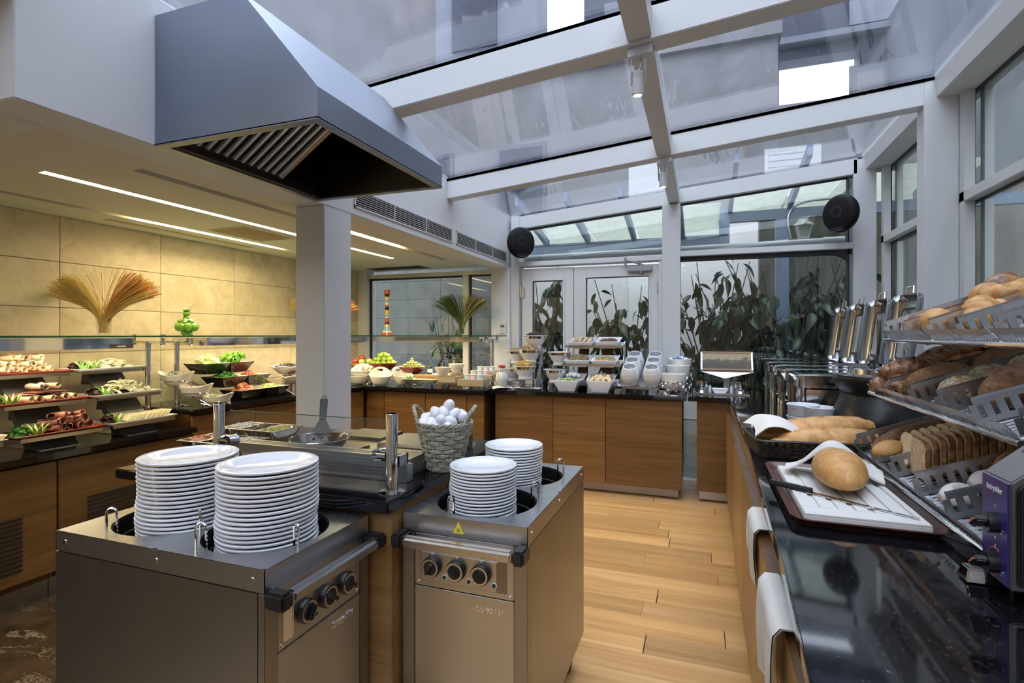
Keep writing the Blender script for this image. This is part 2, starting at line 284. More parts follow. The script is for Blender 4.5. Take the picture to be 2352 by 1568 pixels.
# ------------------------------------------------------------------ mesh helpers
class G:
    def __init__(s): s.v = []; s.f = []
    def add(s, vs, fs):
        k = len(s.v); s.v += [tuple(p) for p in vs]; s.f += [tuple(i+k for i in f) for f in fs]; return s
    def box(s, x0, x1, y0, y1, z0, z1):
        return s.add([(x0,y0,z0),(x1,y0,z0),(x1,y1,z0),(x0,y1,z0),(x0,y0,z1),(x1,y0,z1),(x1,y1,z1),(x0,y1,z1)],
                     [(0,3,2,1),(4,5,6,7),(0,1,5,4),(1,2,6,5),(2,3,7,6),(3,0,4,7)])
    def hexa(s, b, t): # 4 bottom + 4 top points, counter-clockwise
        return s.add(list(b)+list(t), [(0,3,2,1),(4,5,6,7),(0,1,5,4),(1,2,6,5),(2,3,7,6),(3,0,4,7)])
    def obox(s, c, sz, M):
        h = [a/2 for a in sz]; c = Vector(c)
        P = [c + M @ Vector((x*h[0], y*h[1], z*h[2])) for z in (-1, 1) for x, y in ((-1,-1),(1,-1),(1,1),(-1,1))]
        return s.hexa(P[:4], P[4:])
    def prism(s, poly, a0, a1, axis='Z'):
        n = len(poly)
        def p(q, a): return {'Z': (q[0], q[1], a), 'Y': (q[0], a, q[1]), 'X': (a, q[0], q[1])}[axis]
        vs = [p(q, a0) for q in poly]+[p(q, a1) for q in poly]
        fs = [tuple(range(n))[::-1], tuple(range(n, 2*n))]+[(i, (i+1) % n, n+(i+1) % n, n+i) for i in range(n)]
        return s.add(vs, fs)
    def cyl(s, p0, p1, r0, r1=None, n=16, caps=True):
        r1 = r0 if r1 is None else r1; p0 = Vector(p0); p1 = Vector(p1); d = (p1-p0).normalized()
        a = d.orthogonal().normalized(); b = d.cross(a); k = len(s.v)
        for c, r in ((p0, r0), (p1, r1)):
            for i in range(n):
                t = 2*PI*i/n; s.v.append(tuple(c+a*(r*math.cos(t))+b*(r*math.sin(t))))
        for i in range(n): j = (i+1) % n; s.f.append((k+i, k+j, k+n+j, k+n+i))
        if caps: s.f.append(tuple(k+i for i in range(n))[::-1]); s.f.append(tuple(k+n+i for i in range(n)))
        return s
    def tube(s, path, r, n=8, closed=False, caps=True):
        P = [Vector(p) for p in path]; m = len(P); k = len(s.v); a = None
        rr = r if isinstance(r, (list, tuple)) else [r]*m
        for i in range(m):
            if closed: d = P[(i+1) % m]-P[i-1]
            else: d = P[min(i+1, m-1)]-P[max(i-1, 0)]
            d = d.normalized() if d.length > 1e-9 else Vector((0, 0, 1))
            a = d.orthogonal() if a is None else a-d*a.dot(d)
            if a.length < 1e-6: a = d.orthogonal()
            a = a.normalized(); b = d.cross(a)
            for j in range(n):
                t = 2*PI*j/n; s.v.append(tuple(P[i]+a*(rr[i]*math.cos(t))+b*(rr[i]*math.sin(t))))
        for i in range(m if closed else m-1):
            i2 = (i+1) % m
            for j in range(n): j2 = (j+1) % n; s.f.append((k+i*n+j, k+i*n+j2, k+i2*n+j2, k+i2*n+j))
        if caps and not closed: s.f.append(tuple(k+j for j in range(n))[::-1]); s.f.append(tuple(k+(m-1)*n+j for j in range(n)))
        return s
    def lathe(s, prof, n=32, c=(0, 0, 0), sx=1.0, sy=1.0, caps=False):
        k = len(s.v); m = len(prof)
        for r, z in prof:
            for j in range(n): t = 2*PI*j/n; s.v.append((c[0]+sx*r*math.cos(t), c[1]+sy*r*math.sin(t), c[2]+z))
        for i in range(m-1):
            for j in range(n): j2 = (j+1) % n; s.f.append((k+i*n+j, k+i*n+j2, k+(i+1)*n+j2, k+(i+1)*n+j))
        if caps and prof[0][0] > 1e-6: s.f.append(tuple(k+j for j in range(n))[::-1])
        if caps and prof[-1][0] > 1e-6: s.f.append(tuple(k+(m-1)*n+j for j in range(n)))
        return s
    def ball(s, c, r, n=10, m=6, sq=(1, 1, 1), M=None):
        prof = [(math.sin(PI*i/m), -math.cos(PI*i/m)) for i in range(m+1)]
        k = len(s.v); s.lathe(prof, n)
        for i in range(k, len(s.v)):
            p = Vector((s.v[i][0]*sq[0]*r, s.v[i][1]*sq[1]*r, s.v[i][2]*sq[2]*r))
            if M is not None: p = M @ p
            s.v[i] = tuple(p+Vector(c))
        return s
    def grid(s, fn, nu, nv, closeu=False):
        k = len(s.v)
        for i in range(nu):
            for j in range(nv): s.v.append(tuple(fn(i/(nu if closeu else nu-1), j/(nv-1))))
        for i in range(nu if closeu else nu-1):
            for j in range(nv-1): i2 = (i+1) % nu; s.f.append((k+i*nv+j, k+i2*nv+j, k+i2*nv+j+1, k+i*nv+j+1))
        return s
    def xf(s, M, k=0):
        s.v[k:] = [tuple(M @ Vector(p)) for p in s.v[k:]]; return s
    def mesh(s, name, m, smooth=35, bevel=0, seg=2, solid=0):
        me = bpy.data.meshes.new(name); me.from_pydata(s.v, [], s.f)
        bm = bmesh.new(); bm.from_mesh(me); bmesh.ops.remove_doubles(bm, verts=bm.verts, dist=1e-5)
        bmesh.ops.recalc_face_normals(bm, faces=bm.faces)
        if solid: bmesh.ops.solidify(bm, geom=bm.faces[:], thickness=solid)
        if bevel:
            ed = [e for e in bm.edges if len(e.link_faces) == 2 and e.calc_face_angle(0) > .6]
            bmesh.ops.bevel(bm, geom=ed, offset=bevel, segments=seg, affect='EDGES', clamp_overlap=True)
        bm.to_mesh(me); bm.free()
        ms = m if isinstance(m, (list, tuple)) else [m]
        for q in ms: me.materials.append(MATS[q])
        if smooth:
            me.shade_smooth(); me.set_sharp_from_angle(angle=math.radians(smooth))
        return me
    def obj(s, name, m, parent=None, smooth=35, bevel=0, seg=2, solid=0): return link(name, s.mesh(name, m, smooth, bevel, seg, solid), parent)
def link(name, me, parent=None, loc=None, rot=None, scale=None):
    o = bpy.data.objects.new(name, me); COL.objects.link(o)
    if parent is not None: o.parent = parent
    if loc is not None: o.location = loc
    if rot is not None: o.rotation_euler = rot
    if scale is not None: o.scale = scale
    return o
def tag(o, label, cat, group=None, kind=None):
    o['label'] = label; o['category'] = cat
    if group: o['group'] = group
    if kind: o['kind'] = kind
    return o
def struct(o, label=None):
    o['kind'] = 'structure'
    if label: o['label'] = label
    return o
def thing(name, label, cat, loc=(0, 0, 0), rz=0, group=None, rot=None):
    o = bpy.data.objects.new(name, None); COL.objects.link(o); o.empty_display_size = .05
    o.location = loc; o.rotation_euler = rot if rot else (0, 0, rz); return tag(o, label, cat, group)
def stuff(o): o['kind'] = 'stuff'; return o
def copytree(o, loc=None, rz=None, label=None, parent=None):
    c = o.copy(); COL.objects.link(c); c.parent = parent
    if loc is not None: c.location = loc
    if rz is not None: c.rotation_euler = (0, 0, rz)
    if label: c['label'] = label
    for ch in list(o.children): copytree(ch, parent=c)
    return c
def rot(ax, ay, az): return Euler((ax, ay, az)).to_matrix()
def text_mesh(name, s, size, m, ext=.0006, bold=False, shear=0.0):
    c = bpy.data.curves.new(name, 'FONT'); c.body = s; c.size = size; c.extrude = ext; c.align_x = 'CENTER'; c.align_y = 'CENTER'; c.shear = shear
    if bold: c.offset = size*.018
    o = bpy.data.objects.new(name+'_tmp', c); COL.objects.link(o)
    bpy.context.view_layer.update()
    me = bpy.data.meshes.new_from_object(o.evaluated_get(bpy.context.evaluated_depsgraph_get()))
    bpy.data.objects.remove(o); bpy.data.curves.remove(c)
    me.name = name; me.materials.clear(); me.materials.append(MATS[m]); return me
ORD = ['first','second','third','fourth','fifth','sixth','seventh','eighth','ninth','tenth','eleventh','twelfth','thirteenth','fourteenth','fifteenth','sixteenth','seventeenth','eighteenth','nineteenth','twentieth','twenty-first','twenty-second','twenty-third','twenty-fourth','twenty-fifth','twenty-sixth','twenty-seventh','twenty-eighth']
def ring_pts(c, r, n, z=0, a0=0, a1=2*PI, sx=1, sy=1): return [(c[0]+sx*r*math.cos(a0+(a1-a0)*i/n), c[1]+sy*r*math.sin(a0+(a1-a0)*i/n), z) for i in range(n+1)]
def bez(p0, p1, p2, p3, n=10):
    P = [Vector(p) for p in (p0, p1, p2, p3)]
    return [((1-t)**3)*P[0]+3*t*(1-t)**2*P[1]+3*t*t*(1-t)*P[2]+t**3*P[3] for t in [i/n for i in range(n+1)]]
def jitter(me_src, amp, freq, seed):
    for v in me_src.vertices:
        p = v.co*freq+Vector((seed*3.1, seed*1.7, seed)); v.co += v.normal*(noise.noise(p)*amp)
    return me_src
# ================================================================== STRUCTURE
def zb(x): return 2.60+.088*(x+1.5)          # underside of the sloping roof beams
def rbeam(x0, x1, y0, y1, dz0=0.0, dz1=.145):  # a beam that follows the roof pitch
    return G().hexa([(x0,y0,zb(x0)+dz0),(x1,y0,zb(x1)+dz0),(x1,y1,zb(x1)+dz0),(x0,y1,zb(x0)+dz0)],
                    [(x0,y0,zb(x0)+dz1),(x1,y0,zb(x1)+dz1),(x1,y1,zb(x1)+dz1),(x0,y1,zb(x0)+dz1)])
# ---- floors
fl = struct(G().box(-6, 3.4, -3.6, 5.5, -.12, -.02).obj('floor', 'marble_floor'), 'sub floor under the boards and marble')
pl_me = {}
y = -.75; row = 0
while y < 5.42:
    x = -1.62-random.random()*.3; y1 = min(y+.158, 5.44)
    while x < 1.45:
        L = random.choice((1.15, 1.5, 1.85)); x0 = max(x, -1.62); x1 = min(x+L, 1.46)
        if x1-x0 > .08:
            key = (round(x1-x0, 2), round(y1-y, 3))
            if key not in pl_me: pl_me[key] = G().box(0, key[0]-.0006, 0, key[1]-.0006, -.02, 0).mesh('floor_plank', 'oak_floor', 0)
            link('floor_plank', pl_me[key], fl, (x0, y, 0))
        x += L
    y += .158
mt = G().box(0, .598, 0, .598, -.02, 0).mesh('marble_tile', 'marble_floor', 0)
for i in range(8):
    for j in range(15): link('marble_tile', mt, fl, (-1.63-.6*(i+1), -3.6+.6*j, 0))
mt2 = G().box(0, .598, 0, .598, -.02, 0).mesh('marble_tile', 'marble_floor', 0)
for i in range(8):
    for j in range(4): link('marble_tile', mt2, fl, (-1.62+.6*i, -3.16+.6*j, 0))
# ---- stone wall on the left, slabs as pieces
wl = struct(G().box(-4.12, -3.99, -.6, 5.5, 0, 2.6).obj('wall_left', 'cream_paint'), 'cream stone-clad wall behind the buffet')
sl = G().box(-.012, .02, .0015, .6855, .0015, .2985).mesh('stone_slab', 'stone_wall', 0, .002, 1)
for r in range(8):
    for c in range(9): link('stone_slab', sl, wl, (-3.99, 2.25+.687*(c-4), 2.2-.3*(r+1)))
# wall end, alcove window, low wall behind the back-left counter
struct(G().box(-4.12, -3.845, 5.44, 5.62, 0, 2.6).obj('trim_1', 'white_paint', bevel=.003), 'white wall end beside the alcove window')
struct(G().box(-3.845, -2.19, 5.46, 5.58, 0, .88).obj('wall_back_low', 'white_paint'))
wa = struct(bpy.data.objects.new('window_1', None)); COL.objects.link(wa); wa['label'] = 'two-pane alcove window behind the fruit bowls'
G().box(-3.845, -2.19, 5.48, 5.56, 2.105, 2.15).obj('window_rail', 'alu_white', wa, bevel=.003)
G().box(-3.845, -2.19, 5.48, 5.56, .88, .93).obj('window_sill', 'alu_white', wa, bevel=.003)
G().box(-2.57, -2.50, 5.47, 5.57, .93, 2.105).obj('mullion', 'alu_white', wa, bevel=.003)
for x0, x1 in ((-3.845, -2.57), (-2.50, -2.19)):
    g = G()
    for a, b, c, d in ((x0, x0+.02, .93, 2.105), (x1-.012, x1, .93, 2.105), (x0, x1, 2.085, 2.105)): g.box(a, b, 5.505, 5.535, c, d)
    g.obj('gasket', 'gasket', wa, 0)
    G().box(x0+.02, x1-.012, 5.516, 5.524, .93, 2.085).obj('window_pane', 'pane', wa, 0)
# ---- stub pillar and jamb beside the door, left column
struct(G().box(-2.19, -1.97, 5.40, 5.62, 0, 2.155).obj('wall_stub', 'white_paint', bevel=.003), 'white wall pier with the thermostat')
struct(G().box(-1.97, -1.875, 5.43, 5.60, 0, 2.72).obj('trim_2', 'alu_white', bevel=.003), 'white door jamb post')
struct(G().box(-2.20, -2.0, 2.43, 2.675, 0, 2.155).obj('trim_3', 'white_paint', bevel=.004), 'white square column behind the griddle island')
# ---- fascia and dropped ceiling on the left
fa = struct(G().box(-2.19, -2.0, 1.01, 5.60, 2.155, 2.74).obj('wall_fascia', 'white_paint', bevel=.003), 'white bulkhead carrying the hood and air grilles')
struct(G().box(-4.6, -2.1905, 1.01, 1.20, 2.155, 2.46).obj('trim_4', 'white_paint', bevel=.003), 'white bulkhead return at the ceiling edge')
def grille(y0, y1, parts):
    p = G()
    for a, b, c, d in ((y0, y1, 2.202, 2.212), (y0, y1, 2.311, 2.321), (y0, y0+.012, 2.202, 2.321), (y1-.012, y1, 2.202, 2.321)): p.box(-2.0, -1.992, a, b, c, d)
    fr = p.obj('grille_frame', 'alu_white', fa, 0)
    G().box(-2.0, -1.9985, y0+.01, y1-.01, 2.21, 2.315).obj('grille_back', 'dark_void', fa, 0)
    for i in range(7): G().box(-1.9985, -1.993, y0+.012, y1-.012, 2.2205+i*.0135, 2.2235+i*.0135).obj('louvre', 'alu_white', fa, 0)
    for i in range(1, parts): yy = y0+(y1-y0)*i/parts; G().box(-1.9985, -1.9922, yy-.004, yy+.004, 2.212, 2.311).obj('grille_bar', 'alu_white', fa, 0)
grille(2.70, 4.04, 3); grille(4.12, 5.365, 3)
ce = struct(bpy.data.objects.new('ceiling', None)); COL.objects.link(ce); ce['label'] = 'dropped plaster ceiling with recessed light slots'
slots = [(-3.62, -3.555, -.2, 4.35, 2.53, 3.75), (-3.0, -2.945, 1.61, 4.64, 1.62, 4.63), (-2.545, -2.475, 1.74, 4.95, 3.25, 4.08)]
xs = [-4.0]+[v for s in slots for v in s[:2]]+[-2.19]
for i in range(0, len(xs), 2): G().box(xs[i], xs[i+1], 1.2 if i else 1.2, 5.6, 2.2, 2.27).obj('ceiling_panel', 'ceiling_paint', ce, 0)
for k, (x0, x1, y0, y1, l0, l1) in enumerate(slots):
    if y0 > 1.2: G().box(x0, x1, 1.2, y0, 2.2, 2.27).obj('ceiling_panel', 'ceiling_paint', ce, 0)
    G().box(x0, x1, y1, 5.6, 2.2, 2.27).obj('ceiling_panel', 'ceiling_paint', ce, 0)
    G().box(x0-.01, x1+.01, max(y0, 1.2), y1, 2.262, 2.28).obj('slot_lid', 'tan_soft', ce, 0)
    G().box(x0-.012, x0, max(y0, 1.2), y1, 2.2705, 2.29).obj('slot_side', 'tan_soft', ce, 0)
    s = tag(G().box(x0+.004, x1-.004, l0, l1, 2.222, 2.236).obj('strip_light', 'strip_glow', None, 0), ['warm linear strip light recessed nearest the stone wall', 'longest warm linear strip light in the middle of the ceiling', 'short wide warm strip light recessed beside the air grilles'][k], 'light')
G().box(-4.6, -2.195, 1.2, 5.62, 2.29, 2.32).obj('ceiling_slab', 'ceiling_paint', ce, 0)
# ceiling diffusers
v = thing('ceiling_vent', 'perforated square air vent in the dropped ceiling', 'vent', (0, 0, 0))
G().box(-3.44, -3.06, 2.90, 3.40, 2.193, 2.2).obj('vent_frame', 'ceiling_paint', v, 0)
g = G()
for i in range(22): g.box(-3.425, -3.075, 2.912+i*.022, 2.922+i*.022, 2.190, 2.193)
stuff(g.obj('vent_louvres', 'tan_soft', v, 0))
tag(G().box(-3.80, -3.745, 2.42, 3.62, 2.196, 2.2).obj('slot_diffuser', 'tan_soft', None, 0), 'thin tan linear air slot close to the stone wall', 'vent')
struct(G().prism([(-3.73, 5.26), (-3.0, 5.22), (-2.96, 5.44), (-3.70, 5.44)], 2.197, 2.2).obj('trim_5', 'dark_void', None, 0), 'dark blind pocket in the ceiling above the alcove window')
# ---- glass-house frame: beams, purlin, header, posts, eaves
for i, (y0, y1) in enumerate(((-2.37, -2.25), (-.79, -.67), (.79, .91), (2.37, 2.49), (3.95, 4.06))):
    struct(rbeam(-2.0, 1.30, y0, y1).obj('trim_%d' % (6+i), 'alu_white', bevel=.003), 'white sloping roof beam')
ys = [(-3.6, -2.37), (-2.25, -.79), (-.67, .79), (.91, 2.37), (2.49, 3.95), (4.06, 5.44)]
for i, (a, b) in enumerate(ys):
    struct(rbeam(-.31, -.207, a, b, .012, .145).obj('trim_%d' % (12+i), 'alu_white', bevel=.003), 'white roof purlin')
struct(G().hexa([(-1.93,5.44,zb(-1.93)+.01),(1.30,5.44,zb(1.30)+.006),(1.30,5.56,zb(1.30)+.006),(-1.93,5.56,zb(-1.93)+.01)],
                [(-1.93,5.44,zb(-1.93)+.145),(1.30,5.44,zb(1.30)+.145),(1.30,5.56,zb(1.30)+.145),(-1.93,5.56,zb(-1.93)+.145)]).obj('trim_20', 'alu_white', bevel=.003), 'white header over the back glazing')
struct(G().box(-.37, -.20, 5.41, 5.60, 0, 2.71).obj('trim_21', 'alu_white', bevel=.003), 'white post between the door and the big window')
struct(G().box(1.27, 1.445, 5.44, 5.62, 0, 2.98).obj('trim_22', 'alu_white', bevel=.003), 'white corner post behind the round speaker')
for i, yy in enumerate((3.95, 2.37, .79, -.79)):
    struct(G().box(1.30, 1.478, yy, yy+.12, 0, 3.0).obj('trim_%d' % (23+i), 'alu_white', bevel=.003), 'white side wall post')
struct(G().hexa([(1.365,-3.6,2.888),(1.62,-3.6,2.888),(1.62,5.6,2.888),(1.365,5.6,2.888)], [(1.352,-3.6,3.01),(1.62,-3.6,3.01),(1.62,5.6,3.01),(1.352,5.6,3.01)]).obj('trim_30', 'alu_white', bevel=.003), 'white eaves beam along the side windows')
# roof panes and black gaskets over each bay
rf = struct(bpy.data.objects.new('ceiling_glass', None)); COL.objects.link(rf); rf['label'] = 'sloping dusty glass roof'
for a, b in ((-3.6, -2.31), (-2.31, -.73), (-.73, .85), (.85, 2.43), (2.43, 4.0), (4.0, 5.56)):
    for x0, x1 in ((-2.0, -.26), (-.257, 1.355)):
        rbeam(x0, x1, a+.004, b-.004, .165, .175).obj('roof_pane', 'roof_glass', rf, 0)
    for yy in (a, b):
        rbeam(-2.0, 1.355, yy-.055, yy+.055, .146, .164).obj('roof_gasket', 'gasket', rf, 0)
# ---- back glazing: double door, rails, transoms, big window
br = struct(bpy.data.objects.new('door_1', None)); COL.objects.link(br); br['label'] = 'white double glazed door to the courtyard'
def leaf(x0, x1, gx0, gx1, z1, gz1, gz0=.22):
    y0, y1 = 5.475, 5.535
    g = G().box(x0, gx0, y0, y1, .01, z1).box(gx1, x1, y0, y1, .01, z1).box(gx0, gx1, y0, y1, gz1, z1).box(gx0, gx1, y0, y1, .01, gz0)
    lf = g.obj('door_leaf', 'pvc_white', br, 0, .003)
    g = G()
    for a, b, c, d in ((gx0-.018, gx0, gz0, gz1+.018), (gx1, gx1+.018, gz0, gz1+.018), (gx0, gx1, gz1, gz1+.018), (gx0, gx1, gz0-.018, gz0)): g.box(a, b, 5.467, 5.476, c, d)
    g.obj('glazing_bead', 'pvc_white', lf, 0, .002)
    g = G()
    for a, b, c, d in ((gx0, gx0+.006, gz0, gz1), (gx1-.006, gx1, gz0, gz1), (gx0, gx1, gz1-.008, gz1)): g.box(a, b, 5.478, 5.50, c, d)
    g.obj('gasket', 'gasket', lf, 0)
    G().box(gx0, gx1, 5.498, 5.504, gz0, gz1).obj('door_pane', 'pane', lf, 0)
leaf(-1.855, -1.282, -1.734, -1.392, 2.14, 2.005); leaf(-1.274, -.405, -1.146, -.503, 2.135, 2.02)
hb = G().box(0, .045, -.02, 0, -.055, .055).box(-.012, .012, -.03, -.005, -.03, .09).mesh('hinge', 'zinc', 35, .004)
for xx, s, zz in ((-1.866, 1, 1.88), (-1.866, 1, .98), (-.378, -1, 1.90), (-.378, -1, 1.0), (-1.866, 1, .3), (-.378, -1, .3)):
    link('hinge', hb, br, (xx, 5.475, zz), None, (s, 1, 1))
G().box(-.405, -.372, 5.44, 5.60, 0, 2.17).obj('door_jamb', 'pvc_white', br, 0, .002)
dc = thing('door_closer', 'grey metal door closer with folding arm above the right door leaf', 'door closer', (-.585, 5.475, 2.09))
G().box(-.125, .115, -.055, 0, -.03, .03).obj('closer_body', 'grey_metal', dc, bevel=.008)
G().cyl((.01, -.03, -.05), (.01, -.03, .045), .018).obj('spindle', 'zinc', dc)
G().tube([(.01, -.03, .045), (-.02, -.05, .05), (-.145, -.05, .09)], .009, 6).obj('arm', 'zinc', dc)
G().cyl((-.145, -.05, .04), (-.145, -.05, .115), .012).obj('arm_pivot', 'zinc', dc)
g = struct(G().box(-1.885, -.372, 5.43, 5.58, 2.165, 2.215).obj('trim_31', 'alu_white', bevel=.003), 'white rail above the double door')
struct(G().box(-.2, 1.265, 5.43, 5.58, 2.192, 2.245).obj('trim_32', 'alu_white', bevel=.003), 'white rail across the big window')
wb = struct(bpy.data.objects.new('window_2', None)); COL.objects.link(wb); wb['label'] = 'big fixed window onto the courtyard planting'
def pane_poly(x0, x1, z0, slope):
    a = zb(x0)+.01; b = zb(x1)+.01
    return G().hexa([(x0,5.516,z0),(x1,5.516,z0),(x1,5.524,z0),(x0,5.524,z0)], [(x0,5.516,a),(x1,5.516,b),(x1,5.524,b),(x0,5.524,a)])
pane_poly(-1.875, -.37, 2.215, 0).obj('transom_pane', 'pane', wb, 0)
pane_poly(-.20, 1.27, 2.245, 0).obj('transom_pane', 'pane', wb, 0)
for x0, x1 in ((-1.875, -.37), (-.20, 1.27)):
    G().hexa([(x0,5.50,zb(x0)-.006),(x1,5.50,zb(x1)-.006),(x1,5.54,zb(x1)-.006),(x0,5.54,zb(x0)-.006)], [(x0,5.50,zb(x0)+.014),(x1,5.50,zb(x1)+.014),(x1,5.54,zb(x1)+.014),(x0,5.54,zb(x0)+.014)]).obj('gasket', 'gasket', wb, 0)
G().box(-.20, 1.27, 5.516, 5.524, .05, 2.192).obj('window_pane', 'pane', wb, 0)
g = G().box(1.235, 1.252, 5.49, 5.55, .05, 2.86).box(-.2, 1.27, 5.49, 5.55, 2.15, 2.192)
g.prism([(1.235, 2.15), (1.235, 2.05), (1.225, 2.10), (1.195, 2.13), (1.13, 2.15)], 5.49, 5.55, 'Y'); g.obj('gasket', 'gasket', wb, 0)
# ---- right glazing
wr = struct(bpy.data.objects.new('window_3', None)); COL.objects.link(wr); wr['label'] = 'side windows above the bread counter'
for i, (a, b) in enumerate(((4.07, 5.44), (2.49, 3.95), (.91, 2.37), (-.67, .79))):
    G().box(1.478, 1.56, a, b, 2.222, 2.285).obj('window_rail', 'alu_white', wr, 0, .003)
    for (c, d) in ((a, a+.06), (b-.06, b)): G().box(1.478, 1.535, c, d, 0, 2.888).obj('window_jamb', 'alu_white', wr, 0, .003)
    for z0, z1 in ((.05, 2.222), (2.285, 2.888)):
        G().box(1.556, 1.564, a, b, z0, z1).obj('window_pane', 'pane', wr, 0)
        g = G().box(1.535, 1.556, b-.012, b, z0, z1).box(1.535, 1.556, a, a+.012, z0, z1).box(1.536, 1.556, a, b, z1-.014, z1); g.obj('gasket', 'gasket', wr, 0)
        G().box(1.575, 1.62, b-.07, b-.02, z0, z1).obj('outer_frame', 'alu_white', wr, 0)
# ---- the room behind the camera
struct(G().box(-6, 3.4, -3.75, -3.6, 0, 3.3).obj('wall_front', 'tan_soft', None, 0))
struct(G().box(-6.1, -6, -3.75, 1.2, 0, 3.3).obj('wall_far_left', 'tan_soft', None, 0))
struct(G().box(-6.1, -2.0, -3.75, 1.01, 2.74, 2.82).obj('ceiling_hall', 'ceiling_paint', None, 0))
struct(G().box(-6.1, -4.0, 1.01, 1.2, 0, 2.82).obj('wall_hall_return', 'white_paint', None, 0))

# added fill lamps, unseen behind the camera, to brighten the room
for i, (x, y) in enumerate(((-2.9, -2.9), (-2.9, -1.5), (-4.2, -2.9), (-4.2, -1.5), (-5.3, -2.9), (-5.3, -1.5))):
    t = thing('hall_fill_lamp', 'unseen warm fill light added behind the camera to brighten the room', 'light', (x, y, 2.739), 0, 'added fill lamps')
    G().lathe([(.09, -.004), (.085, -.008), (.075, -.008), (.07, -.002)], 24).obj('trim_ring', 'alu_white', t)
    L = bpy.data.lights.new('fill_lamp', 'AREA'); L.shape = 'DISK'; L.size = .3; L.energy = 11; L.color = (1, .90, .76)
    o = bpy.data.objects.new('fill_lamp', L); COL.objects.link(o); o.parent = t; o.location = (0, 0, -.01)

struct(G().box(-4.6, -2.002, .86, 1.009, 2.475, 2.739).obj('trim_33', 'white_paint', None, 0), 'white upper bulkhead at the top left corner')
# ================================================================== COURTYARD OUTSIDE
struct(G().box(-7, 9, 5.62, 18, -.3, -.02).obj('ground', 'paving', None, 0), 'grey paved courtyard')
struct(G().box(1.62, 9, -6, 5.62, -.3, -.02).obj('ground_side', 'paving', None, 0), 'grey paved side court')
# rendered back building with a shuttered window, and taller facades beyond
b = thing('courtyard_building', 'pale rendered building behind the courtyard plants', 'building', (0, 9.4, 0))
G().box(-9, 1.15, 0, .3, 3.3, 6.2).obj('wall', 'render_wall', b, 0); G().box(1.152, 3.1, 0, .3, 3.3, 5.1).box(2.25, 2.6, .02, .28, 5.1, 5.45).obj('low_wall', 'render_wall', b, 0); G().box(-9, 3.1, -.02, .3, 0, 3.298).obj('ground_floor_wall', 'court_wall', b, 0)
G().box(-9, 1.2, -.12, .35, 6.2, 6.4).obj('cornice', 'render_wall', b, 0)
fr = G().box(.95, 1.75, -.05, 0, 2.55, 4.4).obj('window', 'pvc_white', b, 0)
for i in range(18): G().box(1.0, 1.55, -.07, -.05, 2.6+i*.1, 2.67+i*.1).obj('shutter_slat', 'alu_white', fr, 0)
G().box(-1.2, -.55, -.06, 0, 0, 4.4).obj('pilaster', 'pvc_white', b, 0)
for x0 in (-7.5, -5.6, -3.7):
    w = G().box(x0, x0+1.0, -.04, 0, 3.2, 5.0).obj('window', 'grey_facade', b, 0)
    G().box(x0+.08, x0+.92, -.05, -.04, 3.28, 4.92).obj('pane', 'dark_facade', w, 0)
tw = thing('tower_block', 'tall dark blue-grey facade rising over the glass roof', 'building', (0, 15, 0))
G().box(-3.2, 1.86, 0, .5, 0, 20).obj('wall', 'dark_facade', tw, 0); G().box(3.63, 5.2, 0, .5, 0, 20).obj('wall', 'dark_facade', tw, 0); G().box(1.862, 3.628, 0, .5, 8.4, 20).obj('bridge', 'dark_facade', tw, 0)
for k in range(5):
    for j in (0, 1, 3): G().box(-2.6+j*2.0, -1.5+j*2.0, -.06, 0, 6.2+k*2.8, 8.0+k*2.8).obj('window', 'grey_facade', tw, 0)
for k in range(4): G().box(-3.3, 5.3, -.3, 0, 8.7+k*2.8, 8.85+k*2.8).obj('ledge', 'grey_facade', tw, 0)
t2 = thing('apartment_block', 'pale grey apartment block seen through the roof on the left', 'building', (-9, 10, 0))
G().box(-.5, 5, 3, 4, 0, 16).obj('wall', 'grey_facade', t2, 0)
for k in range(4):
    for j in range(2): G().box(.3+j*2.3, 1.6+j*2.3, 2.92, 3, 6.5+k*2.6, 8.1+k*2.6).obj('window', 'dark_facade', t2, 0)
t3 = thing('side_building', 'lavender grey building wall beyond the side windows', 'building', (4.2, 0, 0))
G().box(0, .3, -8, 17, 0, 9).obj('wall', 'grey_facade', t3, 0)
for k in range(6): 
    w = G().box(-.06, 0, -3.2+2.6*k, -1.9+2.6*k, 1.0, 3.6).obj('window', 'alu_white', t3, 0)
    G().box(-.07, -.06, -3.1+2.6*k, -2.0+2.6*k, 1.08, 3.52).obj('pane', 'dark_facade', w, 0)
t4 = thing('party_wall', 'tall pale wall rising on the left over the ceiling', 'building', (-6.4, 0, 0))
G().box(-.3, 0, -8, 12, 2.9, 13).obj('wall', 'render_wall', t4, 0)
G().box(0, .12, 2.0, 3.2, 4.0, 13).obj('pilaster', 'dark_facade', t4, 0)
sw = tag(G().box(.75, 4.2, 8.0, 8.2, 0, 3.3).obj('stained_wall', 'stained_wall', None, 0), 'weathered streaked plaster wall behind the lantern', 'wall')
